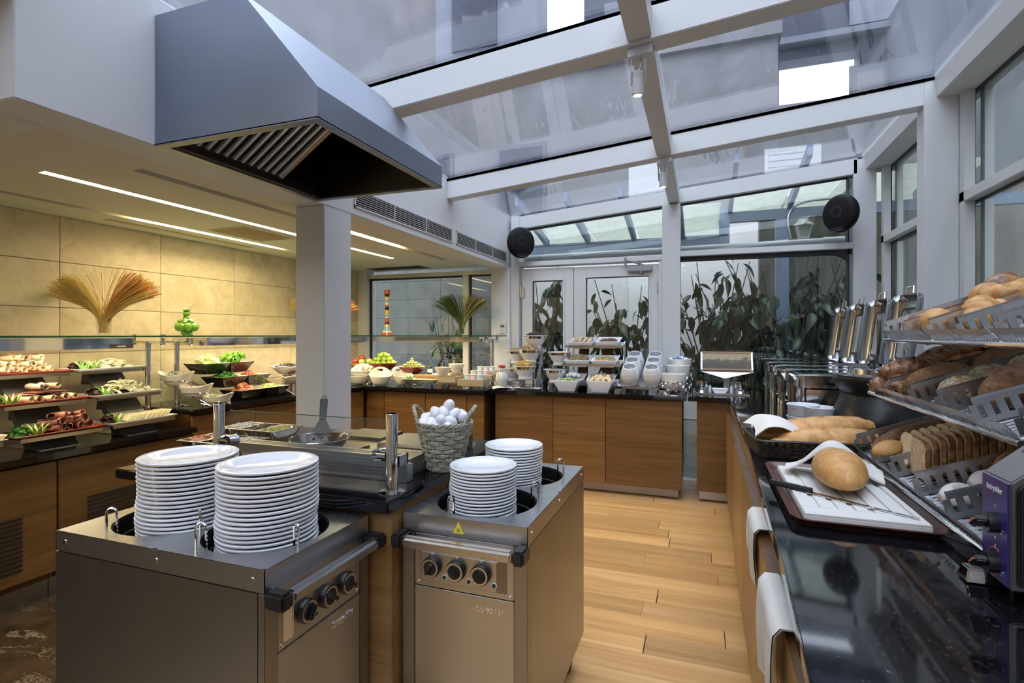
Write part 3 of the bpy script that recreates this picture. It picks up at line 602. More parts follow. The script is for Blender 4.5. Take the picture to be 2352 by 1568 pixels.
# steel and frosted glass canopy outside the back glazing
c = thing('canopy', 'steel canopy with frosted glass panels outside the back windows', 'canopy', (0, 0, 0))
G().box(-3.2, .30, 6.97, 7.05, 2.50, 2.63).obj('beam', 'steel_blue_paint', c, 0)
G().box(-3.2, .30, 6.96, 7.04, 2.635, 2.66).obj('gutter_strip', 'steel_blue_paint', c, 0)
G().box(.20, .32, 6.96, 7.06, 2.50, 2.97).obj('post', 'steel_blue_paint', c, 0)
G().box(.32, 4.0, 6.97, 7.05, 2.80, 2.92).obj('beam', 'steel_blue_paint', c, 0)
G().box(.83, .97, 6.96, 7.06, 0, 2.80).obj('post', 'steel_blue_paint', c, 0)
for x in (-2.6, -2.02, -1.45, -.85, -.25): G().hexa([(x,5.7,2.90),(x+.05,5.7,2.90),(x+.05,7,2.62),(x,7,2.62)], [(x,5.7,3.00),(x+.05,5.7,3.00),(x+.05,7,2.72),(x,7,2.72)]).obj('rafter', 'steel_blue_paint', c, 0)
for x in (.30, .95, 1.55, 2.2): G().hexa([(x,5.7,3.14),(x+.05,5.7,3.14),(x+.05,7,2.90),(x,7,2.90)], [(x,5.7,3.24),(x+.05,5.7,3.24),(x+.05,7,3.0),(x,7,3.0)]).obj('rafter', 'steel_blue_paint', c, 0)
for x0, x1 in ((-3.2, -2.02), (-2.0, -1.45), (-1.42, -.85), (-.82, -.25), (-.22, .20)): G().hexa([(x0,6.3,2.88),(x1,6.3,2.88),(x1,8.1,2.72),(x0,8.1,2.72)], [(x0,6.3,2.892),(x1,6.3,2.892),(x1,8.1,2.732),(x0,8.1,2.732)]).obj('glass_panel', 'canopy_glass', c, 0)
for x0, x1 in ((.36, .95), (.98, 1.55), (1.58, 2.6)): G().hexa([(x0,6.3,3.12),(x1,6.3,3.12),(x1,8.1,3.0),(x0,8.1,3.0)], [(x0,6.3,3.132),(x1,6.3,3.132),(x1,8.1,3.012),(x0,8.1,3.012)]).obj('glass_panel', 'canopy_glass', c, 0)
cb = tag(G().tube(bez((.99, 6.95, 2.55), (.90, 6.93, 2.9), (.95, 6.93, 3.02), (1.5, 6.95, 2.98), 12), .014, 6).obj('cable', 'zinc'), 'grey cable looped over the canopy beam', 'cable')
dp = thing('drain_pipe', 'grey horizontal drain pipe outside above the door rail', 'pipe', (0, 5.9, 2.315))
G().cyl((-2.4, 0, 0), (1.25, 0, .02), .038, n=20).obj('pipe', 'grey_metal', dp)
G().cyl((1.12, 0, .02), (1.30, 0, .02), .044, n=20).obj('collar', 'grey_metal', dp)
# wall lantern
ln = thing('wall_lantern', 'white four-sided wall lantern on the stained wall', 'lantern', (1.21, 7.5, 2.65))
G().prism([(-.05, 0), (.05, 0), (.085, .15), (-.085, .15)], -.05, .05, 'Y').obj('lantern_glass', 'canopy_glass', ln, 0)
g = G()
for sx in (-1, 1):
    for sy in (-1, 1): g.cyl((sx*.05, sy*.05, 0), (sx*.085, sy*.055, .15), .008, n=6)
g.box(-.055, .055, -.055, .055, -.02, 0); g.obj('lantern_frame', 'pvc_white', ln, 0)
G().lathe([(.125, .15), (.12, .165), (.06, .20), (.05, .24), (.015, .255), (.012, .29), (0, .295)], 4).obj('lantern_cap', 'pvc_white', ln, 0)
G().tube([(0, 0, .25), (0, .2, .3), (0, .5, .28)], .014, 6).obj('bracket', 'pvc_white', ln)
# planters
pb = tag(G().box(-.05, 3.3, 7.2, 7.7, 0, .72).box(-.05, 3.3, 7.16, 7.74, .72, .78).obj('planter', 'render_wall', None, 0), 'low rendered planter under the shrubs outside', 'planter')
wp = tag(G().box(1.2, 3.9, 7.75, 7.95, 0, 1.72).box(1.18, 3.9, 7.70, 7.97, 1.72, 1.78).obj('garden_wall', 'court_wall', None, 0), 'pale garden wall with a white ledge behind the big window', 'wall')
# ---- shrubs: every leaf is its own piece
def leaf_mesh(L, Wd, curl, seed):
    rnd = random.Random(seed)
    def fn(u, v):
        w = Wd*math.sin(PI*min(1, u*1.02))**.75*(1-.25*u); s = (v-.5)*2
        return (u*L, s*w/2, -curl*u*u*L+abs(s)*w*.16)
    g = G().grid(fn, 8, 5); me = g.mesh('leaf', 'leaf', 60); return me
LM = [leaf_mesh(.18, .085, .30, 1), leaf_mesh(.19, .092, .45, 2), leaf_mesh(.15, .075, .15, 3), leaf_mesh(.21, .085, .6, 4)]
def shrub(name, label, base, h, spread, nb, nl, seed, droop=-.9, zlo=.35, cat='shrub', lsc=1.0):
    rnd = random.Random(seed); t = thing(name, label, cat, base)
    tips = []
    tr = G()
    for i in range(nb):
        a = 2*PI*i/nb+rnd.uniform(-.5, .5); rr = spread*rnd.uniform(.45, 1)
        end = Vector((rr*math.cos(a), rr*.55*math.sin(a), h*rnd.uniform(.72, 1)))
        p = bez((0, 0, 0), (0, 0, h*.35), end*.6+Vector((0, 0, h*.1)), end, 10)
        tr.tube(p, [.013*(1-.8*k/10)+.002 for k in range(11)], 5); tips.append(p)
        for s in range(3):
            q = p[rnd.randint(4, 8)]; e = q+Vector((rnd.uniform(-.3, .3), rnd.uniform(-.15, .15), rnd.uniform(-.05, .3)))*spread
            pp = bez(q, q+(e-q)*.3+Vector((0, 0, .05)), e-(e-q)*.3, e, 6); tr.tube(pp, [.005*(1-.7*k/6)+.0015 for k in range(7)], 4); tips.append(pp)
    tr.obj('branches', 'bark', t)
    for i in range(nl):
        p = rnd.choice(tips); u = rnd.uniform(.35, 1); k = min(len(p)-1, int(u*(len(p)-1)+.5)); q = p[k]
        if q.z < h*zlo: continue
        o = link('leaf', rnd.choice(LM), t, q+Vector((rnd.uniform(-.05, .05), rnd.uniform(-.05, .05), rnd.uniform(-.05, .05))), (rnd.uniform(-.6, .6), rnd.uniform(.2, 1.3), rnd.uniform(0, 2*PI)))
        s = rnd.uniform(.75, 1.25)*lsc; o.scale = (s, s, s)
    return t
shrub('leafy_shrub', 'dark leafy shrub behind the left half of the big window', (.12, 6.75, 0), 2.30, .80, 13, 299, 11)
shrub('leafy_shrub', 'tallest dark leafy shrub in the middle of the big window', (.95, 6.9, 0), 2.50, .80, 13, 299, 12)
shrub('leafy_shrub', 'dark shrub at the right edge of the big window', (1.75, 7.0, 0), 2.25, .85, 12, 299, 13)
shrub('leafy_shrub', 'bushy dark shrub filling the gap behind the honeycomb frame', (.52, 7.05, 0), 2.2, .7, 11, 299, 21)
shrub('leafy_shrub', 'bushy dark shrub behind the chafing dish lids', (1.40, 7.12, 0), 2.3, .7, 11, 299, 22)
shrub('leafy_shrub', 'branching dark shrub behind the right door leaf', (-.85, 6.7, 0), 2.4, .66, 12, 299, 14, zlo=.42)
shrub('leafy_shrub', 'hanging dark shrub behind the narrow left door leaf', (-1.9, 6.6, 0), 2.4, .5, 9, 240, 15, zlo=.3)
shrub('leafy_shrub', 'drooping green shrub behind the alcove window mullion', (-3.35, 6.7, 0), 2.0, .42, 6, 110, 16, zlo=.3)
# added tiled wall, standing in for the stone wall reflected in the alcove glass
sw2 = thing('reflection_wall', 'dark tiled wall added outside the alcove window for the stone wall reflection', 'wall', (0, 0, 0))
G().box(-7.2, -2.75, 7.6, 7.75, 0, 3.4).obj('backing', 'dark_void', sw2, 0)
tm = G().box(0, .596, -.02, 0, 0, .296).mesh('reflection_tile', 'reflection_tile', 0)
for i in range(7):
    for j in range(8): link('reflection_tile', tm, sw2, (-6.95+.6*i, 7.6, .3*j+.5))
# side court: fern and a bin outside the right windows
def fern(base, n, L, seed, label):
    rnd = random.Random(seed); t = thing('potted_fern', label, 'plant', base)
    G().lathe([(.10, 0), (.14, .02), (.19, .30), (.20, .32), (.17, .32), (.16, .28), (0, .28)], 20).obj('pot', 'render_wall', t)
    fm = G().grid(lambda u, v: (u*L, (v-.5)*.05*math.sin(PI*min(1, u+.06)), .55*u*L-1.05*u*u*L*.9), 10, 3).mesh('frond', 'parsley', 60)
    for i in range(n): link('frond', fm, t, (0, 0, .3), (0, -rnd.uniform(.1, .9), rnd.uniform(0, 2*PI)), (rnd.uniform(.8, 1.15),)*3)
fern((2.75, 3.95, .9), 46, .8, 3, 'spiky palm plant outside the side window')
tag(G().box(2.3, 3.4, 3.4, 4.6, -.02, .9).obj('plant_plinth', 'render_wall', None, 0), 'rendered plinth under the palm plant outside', 'plinth')
# ================================================================== COUNTERS
def slab(name, poly, z0, z1, label, cat='worktop'):
    return tag(G().prism(poly, z0, z1).obj(name, 'granite', None, 35, .004), label, cat)
# ---- left buffet: low chilled counter and upper counter, then the back-left run
slab('granite_worktop', [(-3.965, -.3), (-3.275, -.3), (-3.275, 2.69), (-3.965, 2.69)], .75, .785, 'low black granite worktop under the cold meat platters')
slab('granite_worktop', [(-3.965, 2.69), (-3.31, 2.69), (-3.205, 4.515), (-1.905, 4.535), (-1.905, 5.44), (-3.965, 5.44)], .865, .90, 'black granite corner worktop under the salads and fruit bowls')
def cabinet(name, label, faces, body, kick=None, cat='cabinet'):
    t = thing(name, label, cat); body.obj('carcass', 'oak_dark', t, 0)
    for k, (g, m) in enumerate(faces): g.obj('door', m, t, 0, .002)
    if kick: kick.obj('kick_plate', 'steel_side', t, 0, .002)
    return t
# low counter cabinets with slotted doors
for k, (y0, y1, lb) in enumerate(((-.3, .68, 'oak chilled cabinet nearest the camera under the low worktop'), (.68, 1.86, 'oak cabinet with a long louvred panel under the cold meats'), (1.86, 2.69, 'oak cabinet with a short louvred panel at the end of the low counter'))):
    t = thing('buffet_cabinet', lb, 'cabinet')
    G().box(-3.94, -3.335, y0+.002, y1-.002, .10, .749).obj('carcass', 'oak_dark', t, 0)
    dr = G().box(-3.334, -3.30, y0+.004, y1-.004, .14, .735).obj('door', 'oak_cabinet', t, 0, .002)
    G().box(-3.60, -3.38, y0+.002, y1-.002, 0, .0995).obj('kick_plate', 'steel_side', t, 0)
    a, b = ((y0+.1, y1-.14), (y0+.35, y1-.16), (y0+.15, y0+.56))[k]
    for i in range(12 if k < 2 else 8):
        z = .205+i*.024 if k < 2 else .32+i*.024
        G().box(-3.2995, -3.294, a, b, z, z+.011).obj('louvre_slot', 'dark_void', dr, 0)
t = thing('buffet_cabinet', 'oak cabinet under the salad bowls on the left wall', 'cabinet')
G().prism([(-3.94, 2.70), (-3.372, 2.70), (-3.275, 4.60), (-3.94, 4.60)], .10, .864).obj('carcass', 'oak_dark', t, 0)
for y0, y1 in ((2.70, 3.22), (3.225, 3.74), (3.745, 4.26), (4.265, 4.53)):
    fx = lambda y: -3.365+(y-2.70)*.0575
    G().prism([(fx(y0), y0), (fx(y0)+.022, y0), (fx(y1)+.022, y1), (fx(y1), y1)], .13, .85).obj('door', 'oak_cabinet', t, 0, .002)
G().prism([(-3.6, 2.70), (-3.44, 2.70), (-3.34, 4.6), (-3.6, 4.6)], 0, .0995).obj('kick_plate', 'steel_side', t, 0)
t = thing('buffet_cabinet', 'oak cabinet with plain doors under the fruit bowls', 'cabinet')
G().box(-3.27, -1.95, 4.61, 5.43, .10, .864).obj('carcass', 'oak_dark', t, 0)
for x0, x1 in ((-3.24, -3.035), (-3.03, -2.56), (-2.555, -2.115), (-2.11, -1.935)): G().box(x0, x1, 4.588, 4.609, .13, .85).obj('door', 'oak_cabinet_x', t, 0, .002)
G().box(-3.2, -1.97, 4.68, 5.3, 0, .0995).obj('kick_plate', 'steel_side', t, 0)
# ---- cereal counter
slab('granite_worktop', [(-1.90, 4.63), (-.122, 4.675), (-.122, 5.36), (-1.90, 5.36)], .862, .90, 'black granite worktop of the cereal counter')
t = thing('buffet_cabinet', 'oak cabinet with three doors under the cereal counter', 'cabinet')
G().box(-1.86, -.165, 4.73, 5.33, .10, .861).obj('carcass', 'oak_dark', t, 0)
for x0, x1 in ((-1.865, -1.295), (-1.291, -.812), (-.806, -.160)): G().box(x0, x1, 4.703, 4.729, .095, .855).obj('door', 'oak_cabinet_x', t, 0, .002)
G().box(-1.84, -.19, 4.775, 5.25, .012, .0995).obj('kick_plate', 'steel_side', t, 0, .002)
# ---- right counter
slab('granite_worktop', [(-.112, 4.675), (.218, 4.69), (.206, 2.63), (.172, 1.32), (.150, .85), (.14, -.6), (1.30, -.6), (1.30, 5.40), (-.112, 5.40)], .862, .90, 'long black granite worktop under the breads and chafing dishes')
t = thing('buffet_cabinet', 'narrow oak cabinet in the corner beside the gap', 'cabinet')
G().box(-.035, .245, 4.755, 5.36, .10, .861).obj('carcass', 'oak_dark', t, 0)
G().box(-.04, .25, 4.727, 4.754, .10, .855).obj('door', 'oak_cabinet_x', t, 0, .002)
G().box(-.02, .25, 4.80, 5.3, .012, .0995).obj('kick_plate', 'steel_brushed', t, 0, .002)
for k, (y0, y1, lb) in enumerate(((3.40, 4.72, 'oak cabinet under the chafing dishes'), (2.06, 3.395, 'oak cabinet under the baguette basket'), (.72, 2.055, 'oak cabinet under the cutting board tray'), (-.6, .715, 'oak cabinet nearest the camera on the right'))):
    t = thing('buffet_cabinet', lb, 'cabinet')
    e = .0 if k < 1 else .012*k
    G().box(.252-e, 1.28, y0, y1, .10, .861).obj('carcass', 'oak_dark', t, 0)
    G().box(.222-e, .2515-e, y0+.003, y1-.003, .80, .858).obj('apron', 'oak_light', t, 0, .002)
    n = 2
    for i in range(n):
        a = y0+.003+(y1-y0)*i/n; b = y0+(y1-y0)*(i+1)/n-.003
        d = G().box(.192-e, .222-e, a, b, .09, .775).obj('door', 'oak_light', t, 0, .002)
        G().hexa([(.192-e,a,.7755),(.2515-e,a,.7755),(.2515-e,b,.7755),(.192-e,b,.7755)], [(.192-e,a,.780),(.2515-e,a,.799),(.2515-e,b,.799),(.192-e,b,.780)]).obj('pull_ledge', 'oak_dark', d, 0)
    G().box(.27, 1.2, y0, y1, .01, .0995).obj('kick_plate', 'steel_side', t, 0)
# napkins over the pull ledges
def drape(name, label, x, y0, y1, zt, drop, seed):
    def fn(u, v):
        s = u
        if s < .25: p = (x+.035-.14*s*1.0, zt+.003)
        else: p = (x-.002-.012*math.sin(s*3)-.008*(s-.25), zt+.001-(s-.25)/.75*drop)
        w = math.sin(v*9+seed)*.004*max(0, s-.25)*2
        return (p[0]+w, y0+(y1-y0)*v, p[1]-(.02*math.sin(v*PI*1.3+seed) if s > .9 else 0))
    g = G().grid(fn, 14, 12); k = len(g.v); g.grid(lambda u, v: tuple(Vector(fn(u, v))+Vector((.004, 0, -.003))), 14, 12)
    return tag(g.obj(name, 'linen', None, 60), label, 'napkin')
drape('napkin', 'cream napkin draped over the ledge below the cutting board', .166, 1.82, 2.05, .808, .17, 1)
drape('napkin', 'cream napkin draped over the ledge at the bottom of the photo', .150, 1.22, 1.50, .806, .22, 3)
# ================================================================== EXTRACTOR HOOD
hd = thing('extractor_hood', 'large sloped stainless steel extractor hood on the white bulkhead', 'hood', (-1.999, 1.455, 2.157))
W_, L_ = .775, .908
prof = [(0, 0), (W_, 0), (W_, .105), (.435, .503), (0, .503)]
inn = [(.006, 0), (W_-.006, 0), (W_-.006, .102), (.43, .496), (.006, .496)]
g = G()
n = 5
vs = [(x, 0, z) for x, z in prof]+[(x, L_, z) for x, z in prof]
g.add(vs, [(0, 1, 2, 3, 4), (9, 8, 7, 6, 5), (1, 6, 7, 2), (2, 7, 8, 3), (3, 8, 9, 4), (4, 9, 5, 0)])
g.obj('hood_shell', 'hood_steel', hd, 20)
g = G()
vs = [(x, .006, z) for x, z in inn]+[(x, L_-.006, z) for x, z in inn]
g.add(vs, [(4, 3, 2, 1, 0), (5, 6, 7, 8, 9), (2, 7, 6, 1), (3, 8, 7, 2), (4, 9, 8, 3), (0, 5, 9, 4)])
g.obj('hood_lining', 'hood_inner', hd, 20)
g = G()
for a, b, c, d in ((0, W_, 0, .035), (0, W_, L_-.035, L_), (0, .035, .035, L_-.035), (W_-.035, W_, .035, L_-.035)): g.box(a, b, c, d, -.004, .004)
g.obj('hood_rim', 'hood_steel', hd, 0)
# grease filter baffles on a slope
fx0, fz0, fx1, fz1 = .06, .03, .52, .33
fp = G().hexa([(fx0,.05,fz0),(fx1,.05,fz1),(fx1,.58,fz1),(fx0,.58,fz0)], [(fx0-.02,.05,fz0+.03),(fx1-.02,.05,fz1+.03),(fx1-.02,.58,fz1+.03),(fx0-.02,.58,fz0+.03)]).obj('filter', 'dark_void', hd, 0)
for i in range(12):
    yy = .075+i*.044
    G().cyl((fx0+.02, yy, fz0+.004), (fx1-.01, yy, fz1-.004), .012, n=8).obj('baffle', 'steel_side', fp)
G().hexa([(fx0,.58,fz0),(fx1,.58,fz1),(fx1,.60,fz1),(fx0,.60,fz0)], [(fx0-.02,.58,fz0+.03),(fx1-.02,.58,fz1+.03),(fx1-.02,.60,fz1+.03),(fx0-.02,.60,fz0+.03)]).obj('filter_frame', 'steel_side', hd, 0)
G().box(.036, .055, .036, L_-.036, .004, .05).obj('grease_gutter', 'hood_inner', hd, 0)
# ================================================================== SPOT LAMPS, SPEAKERS, THERMOSTAT
def spot(loc, s, label, rz, tilt):
    t = thing('ceiling_spotlight', label, 'spotlight', loc)
    sl_ = .088
    G().hexa([(-.055*s,-.03,-.04-.055*s*sl_),(.055*s,-.03,-.04+.055*s*sl_),(.055*s,.05,-.04+.055*s*sl_),(-.055*s,.05,-.04-.055*s*sl_)], [(-.055*s,-.03,-.055*s*sl_),(.055*s,-.03,.055*s*sl_),(.055*s,.05,.055*s*sl_),(-.055*s,.05,-.055*s*sl_)]).obj('mount_plate', 'alu_white', t, 0, .002)
    M = rot(tilt, 0, rz)
    c = Vector((-.012, .0, -.155*s)); 
    for sx in (-1, 1):
        G().hexa(*[[c+M @ Vector((sx*.03+dx, dy*w-.004, z)) for dx, dy in ((-.0015, -1), (.0015, -1), (.0015, 1), (-.0015, 1))] for z, w in ((-.005, .010), (.105, .011))]).obj('yoke_arm', 'alu_white', t, 0)
    b = G().lathe([(.0, -.05), (.022, -.05), (.026, -.046), (.0275, -.046), (.0275, .022), (.0265, .023), (.0265, .027), (.0275, .028), (.0275, .033), (.0265, .034), (.0265, .038), (.0275, .039), (.0275, .048), (.024, .052), (0, .052)], 24).xf(Matrix.Translation(c) @ M.to_4x4()).obj('lamp_body', 'alu_white', t)
    G().cyl(c+M @ Vector((0, 0, -.0525)), c+M @ Vector((0, 0, -.0505)), .0165, n=20).obj('lens', 'lamp_glow_face', t)
    G().tube([c+M @ Vector((.004, 0, .05)), c+M @ Vector((.012, 0, .075)), c+Vector((.012, 0, .115*s))], .0035, 6).obj('flex', 'zinc', t)
    L = bpy.data.lights.new('spot_beam', 'SPOT'); L.energy = 22; L.color = (1, .76, .45); L.spot_size = 1.1; L.spot_blend = .6; L.shadow_soft_size = .02
    lo = bpy.data.objects.new('spot_beam', L); COL.objects.link(lo); lo.parent = t; lo.location = c+M @ Vector((0, 0, -.06)); lo.rotation_euler = M.to_euler()
spot((-.26, 2.43, zb(-.26)-.001), 1.0, 'white ceiling spotlight under the nearer roof beam', .2, .12)
spot((-.255, 4.0, zb(-.255)-.001), 1.0, 'white ceiling spotlight under the farther roof beam', -.3, .1)
def speaker(loc, rz, label):
    t = thing('wall_speaker', label, 'speaker', loc, rz)
    g = G()
    def fn(u, v):
        a = u*2*PI; b = (v-.5)*PI; r = .165
        p = Vector((r*.62*math.cos(b)*math.cos(a), r*.92*math.cos(b)*math.sin(a), r*math.sin(b)))
        if p.x > .045: p.x = .045+(p.x-.045)*.35
        return p
    g.grid(fn, 28, 16, True); g.obj('shell', 'black_matt', t, 40)
    G().lathe([(.055, 0), (.05, .012), (.034, .014), (.03, .006), (0, .004)], 24).xf(Matrix.Translation((.052, .0, .01)) @ rot(0, PI/2, 0).to_4x4()).obj('driver_ring', 'black_plastic', t)
    G().cyl((.055, 0, .01), (.062, 0, .01), .014, n=12).obj('badge', 'white_print', t)
    G().cyl((-.12, 0, 0), (-.06, 0, 0), .03, n=12).obj('wall_bracket', 'black_plastic', t)
    g = G(); g.box(.03, .075, -.06, .06, -.155, -.125); g.obj('foot_notch', 'black_plastic', t, 0, .006)
    return t
speaker((-1.80, 5.27, 2.395), -.9, 'round black wall speaker in the corner left of the door')
speaker((1.135, 5.27, 2.475), -2.35, 'round black wall speaker in the corner right of the big window')
tag(G().tube([(1.235, 5.43, 2.83), (1.24, 5.42, 2.74), (1.22, 5.42, 2.66), (1.20, 5.40, 2.60)], .005, 6).obj('speaker_cable', 'black_plastic'), 'thin black cable running up from the right speaker', 'cable')
th = thing('thermostat', 'small white thermostat with a grey display on the wall pier', 'thermostat', (-2.05, 5.4, 1.495))
G().box(-.038, .038, -.022, 0, -.055, .055).obj('case', 'pvc_white', th, 0, .004)
G().box(-.022, .022, -.0235, -.0215, .008, .036).obj('display', 'lcd', th, 0)
for i in range(3): G().cyl((-.016+i*.016, -.0235, -.022), (-.016+i*.016, -.0215, -.022), .005, n=8).obj('button', 'grey_print', th)
# ================================================================== ISLAND, GRIDDLE, PLATE CARTS
slab('granite_worktop', [(-2.15, 1.405), (-.915, 1.405), (-.915, 2.41), (-2.15, 2.41)], .862, .90, 'black granite top of the egg station island')
t = thing('island_cabinet', 'light oak cabinet of the egg station island', 'cabinet')
G().box(-2.06, -.925, 1.462, 2.36, .10, .861).obj('carcass', 'oak_light', t, 0)
G().box(-2.06, -.925, 1.44, 1.4615, .10, .861).obj('front_panel', 'oak_light', t, 0, .002)
G().box(-2.0, -.96, 1.5, 2.32, 0, .0995).obj('kick_plate', 'steel_side', t, 0)
# ---- griddle
gr = thing('griddle_station', 'stainless electric griddle with a drain grille on the island', 'griddle', (0, 0, .9005))
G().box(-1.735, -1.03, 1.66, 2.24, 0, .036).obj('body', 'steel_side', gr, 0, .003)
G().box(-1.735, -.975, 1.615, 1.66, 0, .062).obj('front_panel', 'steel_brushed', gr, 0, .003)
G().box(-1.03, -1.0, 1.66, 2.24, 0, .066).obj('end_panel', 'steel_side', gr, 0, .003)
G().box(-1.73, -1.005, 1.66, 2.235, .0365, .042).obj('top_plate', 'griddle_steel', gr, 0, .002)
g = G().box(-1.72, -.985, 1.575, 1.584, .063, .10).box(-1.72, -.985, 1.634, 1.642, .063, .10).box(-1.72, -1.71, 1.575, 1.642, .063, .10).box(-.995, -.985, 1.575, 1.642, .063, .10)
dg = g.obj('drain_grille', 'steel_brushed', gr, 0)
bar = G().box(0, .006, 1.584, 1.634, .094, .099).mesh('grille_bar', 'steel_top', 0)
for i in range(58): link('grille_bar', bar, dg, (-1.706+i*.0122, 0, 0))
G().box(-1.71, -.995, 1.584, 1.634, .064, .07).obj('drain_tray', 'dark_void', gr, 0)
def hotplate(x, y, sx, sy, m, h=.014): 
    return G().box(x-sx/2, x+sx/2, y-sy/2, y+sy/2, .0422, .0422+h).obj('hot_plate', m, gr, 0, .006)
hotplate(-1.46, 1.80, .27, .22, 'cast_plate', .010); hotplate(-1.165, 1.99, .22, .24, 'griddle_steel', .03); hotplate(-1.115, 1.80, .16, .13, 'griddle_steel', .016); hotplate(-1.47, 2.12, .24, .2, 'cast_plate')
for z, yy in ((.035, 1.78), (.035, 2.16)): G().cyl((-1.0005, yy, z), (-.996, yy, z), .006, n=10).obj('bolt', 'chrome', gr)
# sneeze guard
sg = thing('sneeze_guard', 'low glass sneeze guard between two steel posts on the island', 'sneeze guard', (0, 0, .9005))
for x, y in ((-.965, 1.505), (-1.725, 1.505)):
    p = G().lathe([(.0, .0), (.043, .0), (.043, .003), (.0195, .004), (.0195, .258), (.0185, .26), (.017, .26), (.0165, .22), (0, .22)], 24, (x, y, 0)).obj('post', 'chrome', sg)
    s = -1 if x > -1.3 else 1
    G().cyl((x+s*.018, y+.005, .12), (x+s*.05, y+.005, .12), .021, n=20).obj('clamp', 'chrome', sg)
    G().cyl((x+s*.05, y-.012, .12), (x+s*.05, y+.03, .12), .022, n=20).obj('clamp_disc', 'chrome', sg)
G().hexa([(-1.69,1.495,.045),(-1.0,1.495,.045),(-1.0,1.501,.045),(-1.69,1.501,.045)], [(-1.69,1.522,.232),(-1.0,1.522,.232),(-1.0,1.528,.232),(-1.69,1.528,.232)]).obj('glass_pane', 'clear', sg, 0)
G().hexa([(-1.69,1.522,.2322),(-1.0,1.522,.2322),(-1.0,1.528,.2322),(-1.69,1.528,.2322)], [(-1.69,1.522,.2342),(-1.0,1.522,.2342),(-1.0,1.528,.2342),(-1.69,1.528,.2342)]).obj('glass_edge', 'glass_edge', sg, 0)
# frying pan
fp = thing('frying_pan', 'black frying pan with a riveted steel handle on the griddle', 'pan', (-1.475, 1.765, .9535), .62)
G().lathe([(0, 0), (.088, 0), (.116, .042), (.120, .043), (.118, .046), (.113, .042), (.086, .005), (0, .005)], 40).obj('pan_body', 'pan_black', fp)
G().lathe([(.1175, .0435), (.1195, .0445), (.1185, .0465), (.1165, .0455)], 40).obj('rim', 'chrome', fp)
hp = [(0, .115, .035), (0, .17, .06), (0, .26, .10), (0, .33, .118)]
G().hexa([(-.045,.108,.03),(.045,.108,.03),(.045,.114,.044),(-.045,.114,.044)], [(-.014,.165,.085),(.014,.165,.085),(.014,.162,.096),(-.014,.162,.096)]).obj('handle_fork', 'iron', fp, 0, .002)
G().hexa([(-.014,.165,.085),(.014,.165,.085),(.014,.162,.096),(-.014,.162,.096)], [(-.018,.255,.165),(.018,.255,.165),(.016,.248,.180),(-.016,.248,.180)]).obj('handle', 'iron', fp, 0, .004)
for a in (-.028, 0, .028): G().ball((a, .101-abs(a)*.3, .031), .0055, 8, 4).obj('rivet', 'chrome', fp)
G().tube([(-.009, .250, .172), (-.009, .268, .186), (.009, .268, .186), (.009, .250, .172)], .003, 6).obj('hang_loop', 'chrome', fp)
# topping pans
def heap(name, cx, cy, z, rx, ry, h, n, mat_, seed, parent, size=.01, flat=.5, shape='ball', rimpow=2, kind=True):
    rnd = random.Random(seed); g = G()
    def top(u, v): return z+h*max(0, 1-(u*u+v*v))**(1/rimpow)
    # a closed mound under the bits
    g.grid(lambda a, b: (cx+rx*b*math.cos(a*2*PI), cy+ry*b*math.sin(a*2*PI), top(b*math.cos(a*2*PI), b*math.sin(a*2*PI))-size*.3), 20, 6, True)
    for i in range(n):
        a = rnd.uniform(0, 2*PI); b = math.sqrt(rnd.random())*.96; u, v = b*math.cos(a), b*math.sin(a)
        M = rot(rnd.uniform(-.8, .8), rnd.uniform(-.8, .8), rnd.uniform(0, 6.3)); c = (cx+rx*u, cy+ry*v, top(u, v)+rnd.uniform(-.2, .5)*size)
        s = size*rnd.uniform(.7, 1.3)
        if shape == 'ball': g.ball(c, s, 6, 4, (1, .8, flat), M)
        elif shape == 'chip': g.obox(c, (s*2, s*1.5, s*.35), M)
        elif shape == 'stick': g.obox(c, (s*3.2, s*.5, s*.5), M)
        elif shape == 'leaf':
            k = len(g.v); g.grid(lambda p, q: ((p-.5)*s*2.6, (q-.5)*s*1.8*math.sin(PI*(p*.9+.08)), abs(q-.5)*s*.9+math.sin(p*5)*s*.25), 5, 4); g.xf(Matrix.Translation(c) @ M.to_4x4(), k)
    o = g.obj(name, mat_, parent, 50)
    if kind: o['kind'] = 'stuff'
    return o
def heapthing(name, label, cat, *a, **k):
    o = heap(name, *a[:9], None, *a[9:], **k); return tag(o, label, cat, kind='stuff')
tops = [('chopped tomato', 'tomato_cut', 'chip'), ('sliced olives', 'olive', 'ball'), ('chopped onion', 'onion', 'chip'), ('grated pale cheese', 'white_cheese', 'stick'), ('fried mushroom', 'mushroom', 'chip'), ('ladled oil', 'yellow_mix', 'ball')]
k = 0
for r in range(2):
    for c in range(3):
        nm, m, sh = tops[k]; x0 = -2.075+c*.112; y0 = 1.60+r*.20; z0 = .9005
        t = thing('topping_pan', 'small steel topping pan holding %s on the island' % nm, 'pan', (x0, y0, z0))
        zt = .075+r*.02
        g = G().grid(lambda u, v: (.0525+.0525*(1-.35*v)*math.copysign(abs(math.cos(u*2*PI))**.5, math.cos(u*2*PI)), .09+.09*(1-.25*v)*math.copysign(abs(math.sin(u*2*PI))**.5, math.sin(u*2*PI)), zt-v*.065), 32, 5, True)
        g.box(.02, .085, .03, .15, 0, .012); g.obj('pan_well', 'chrome', t)
        g = G().box(0, .105, 0, .012, zt, zt+.003).box(0, .105, .168, .18, zt, zt+.003).box(0, .01, .012, .168, zt, zt+.003).box(.095, .105, .012, .168, zt, zt+.003); g.obj('rim', 'steel_top', t, 0)
        o = heap('topping', .0525, .09, zt-.012, .040, .074, .020, 80, m, 40+k, t, .006 if sh != 'stick' else .006, .6, sh)
        k += 1
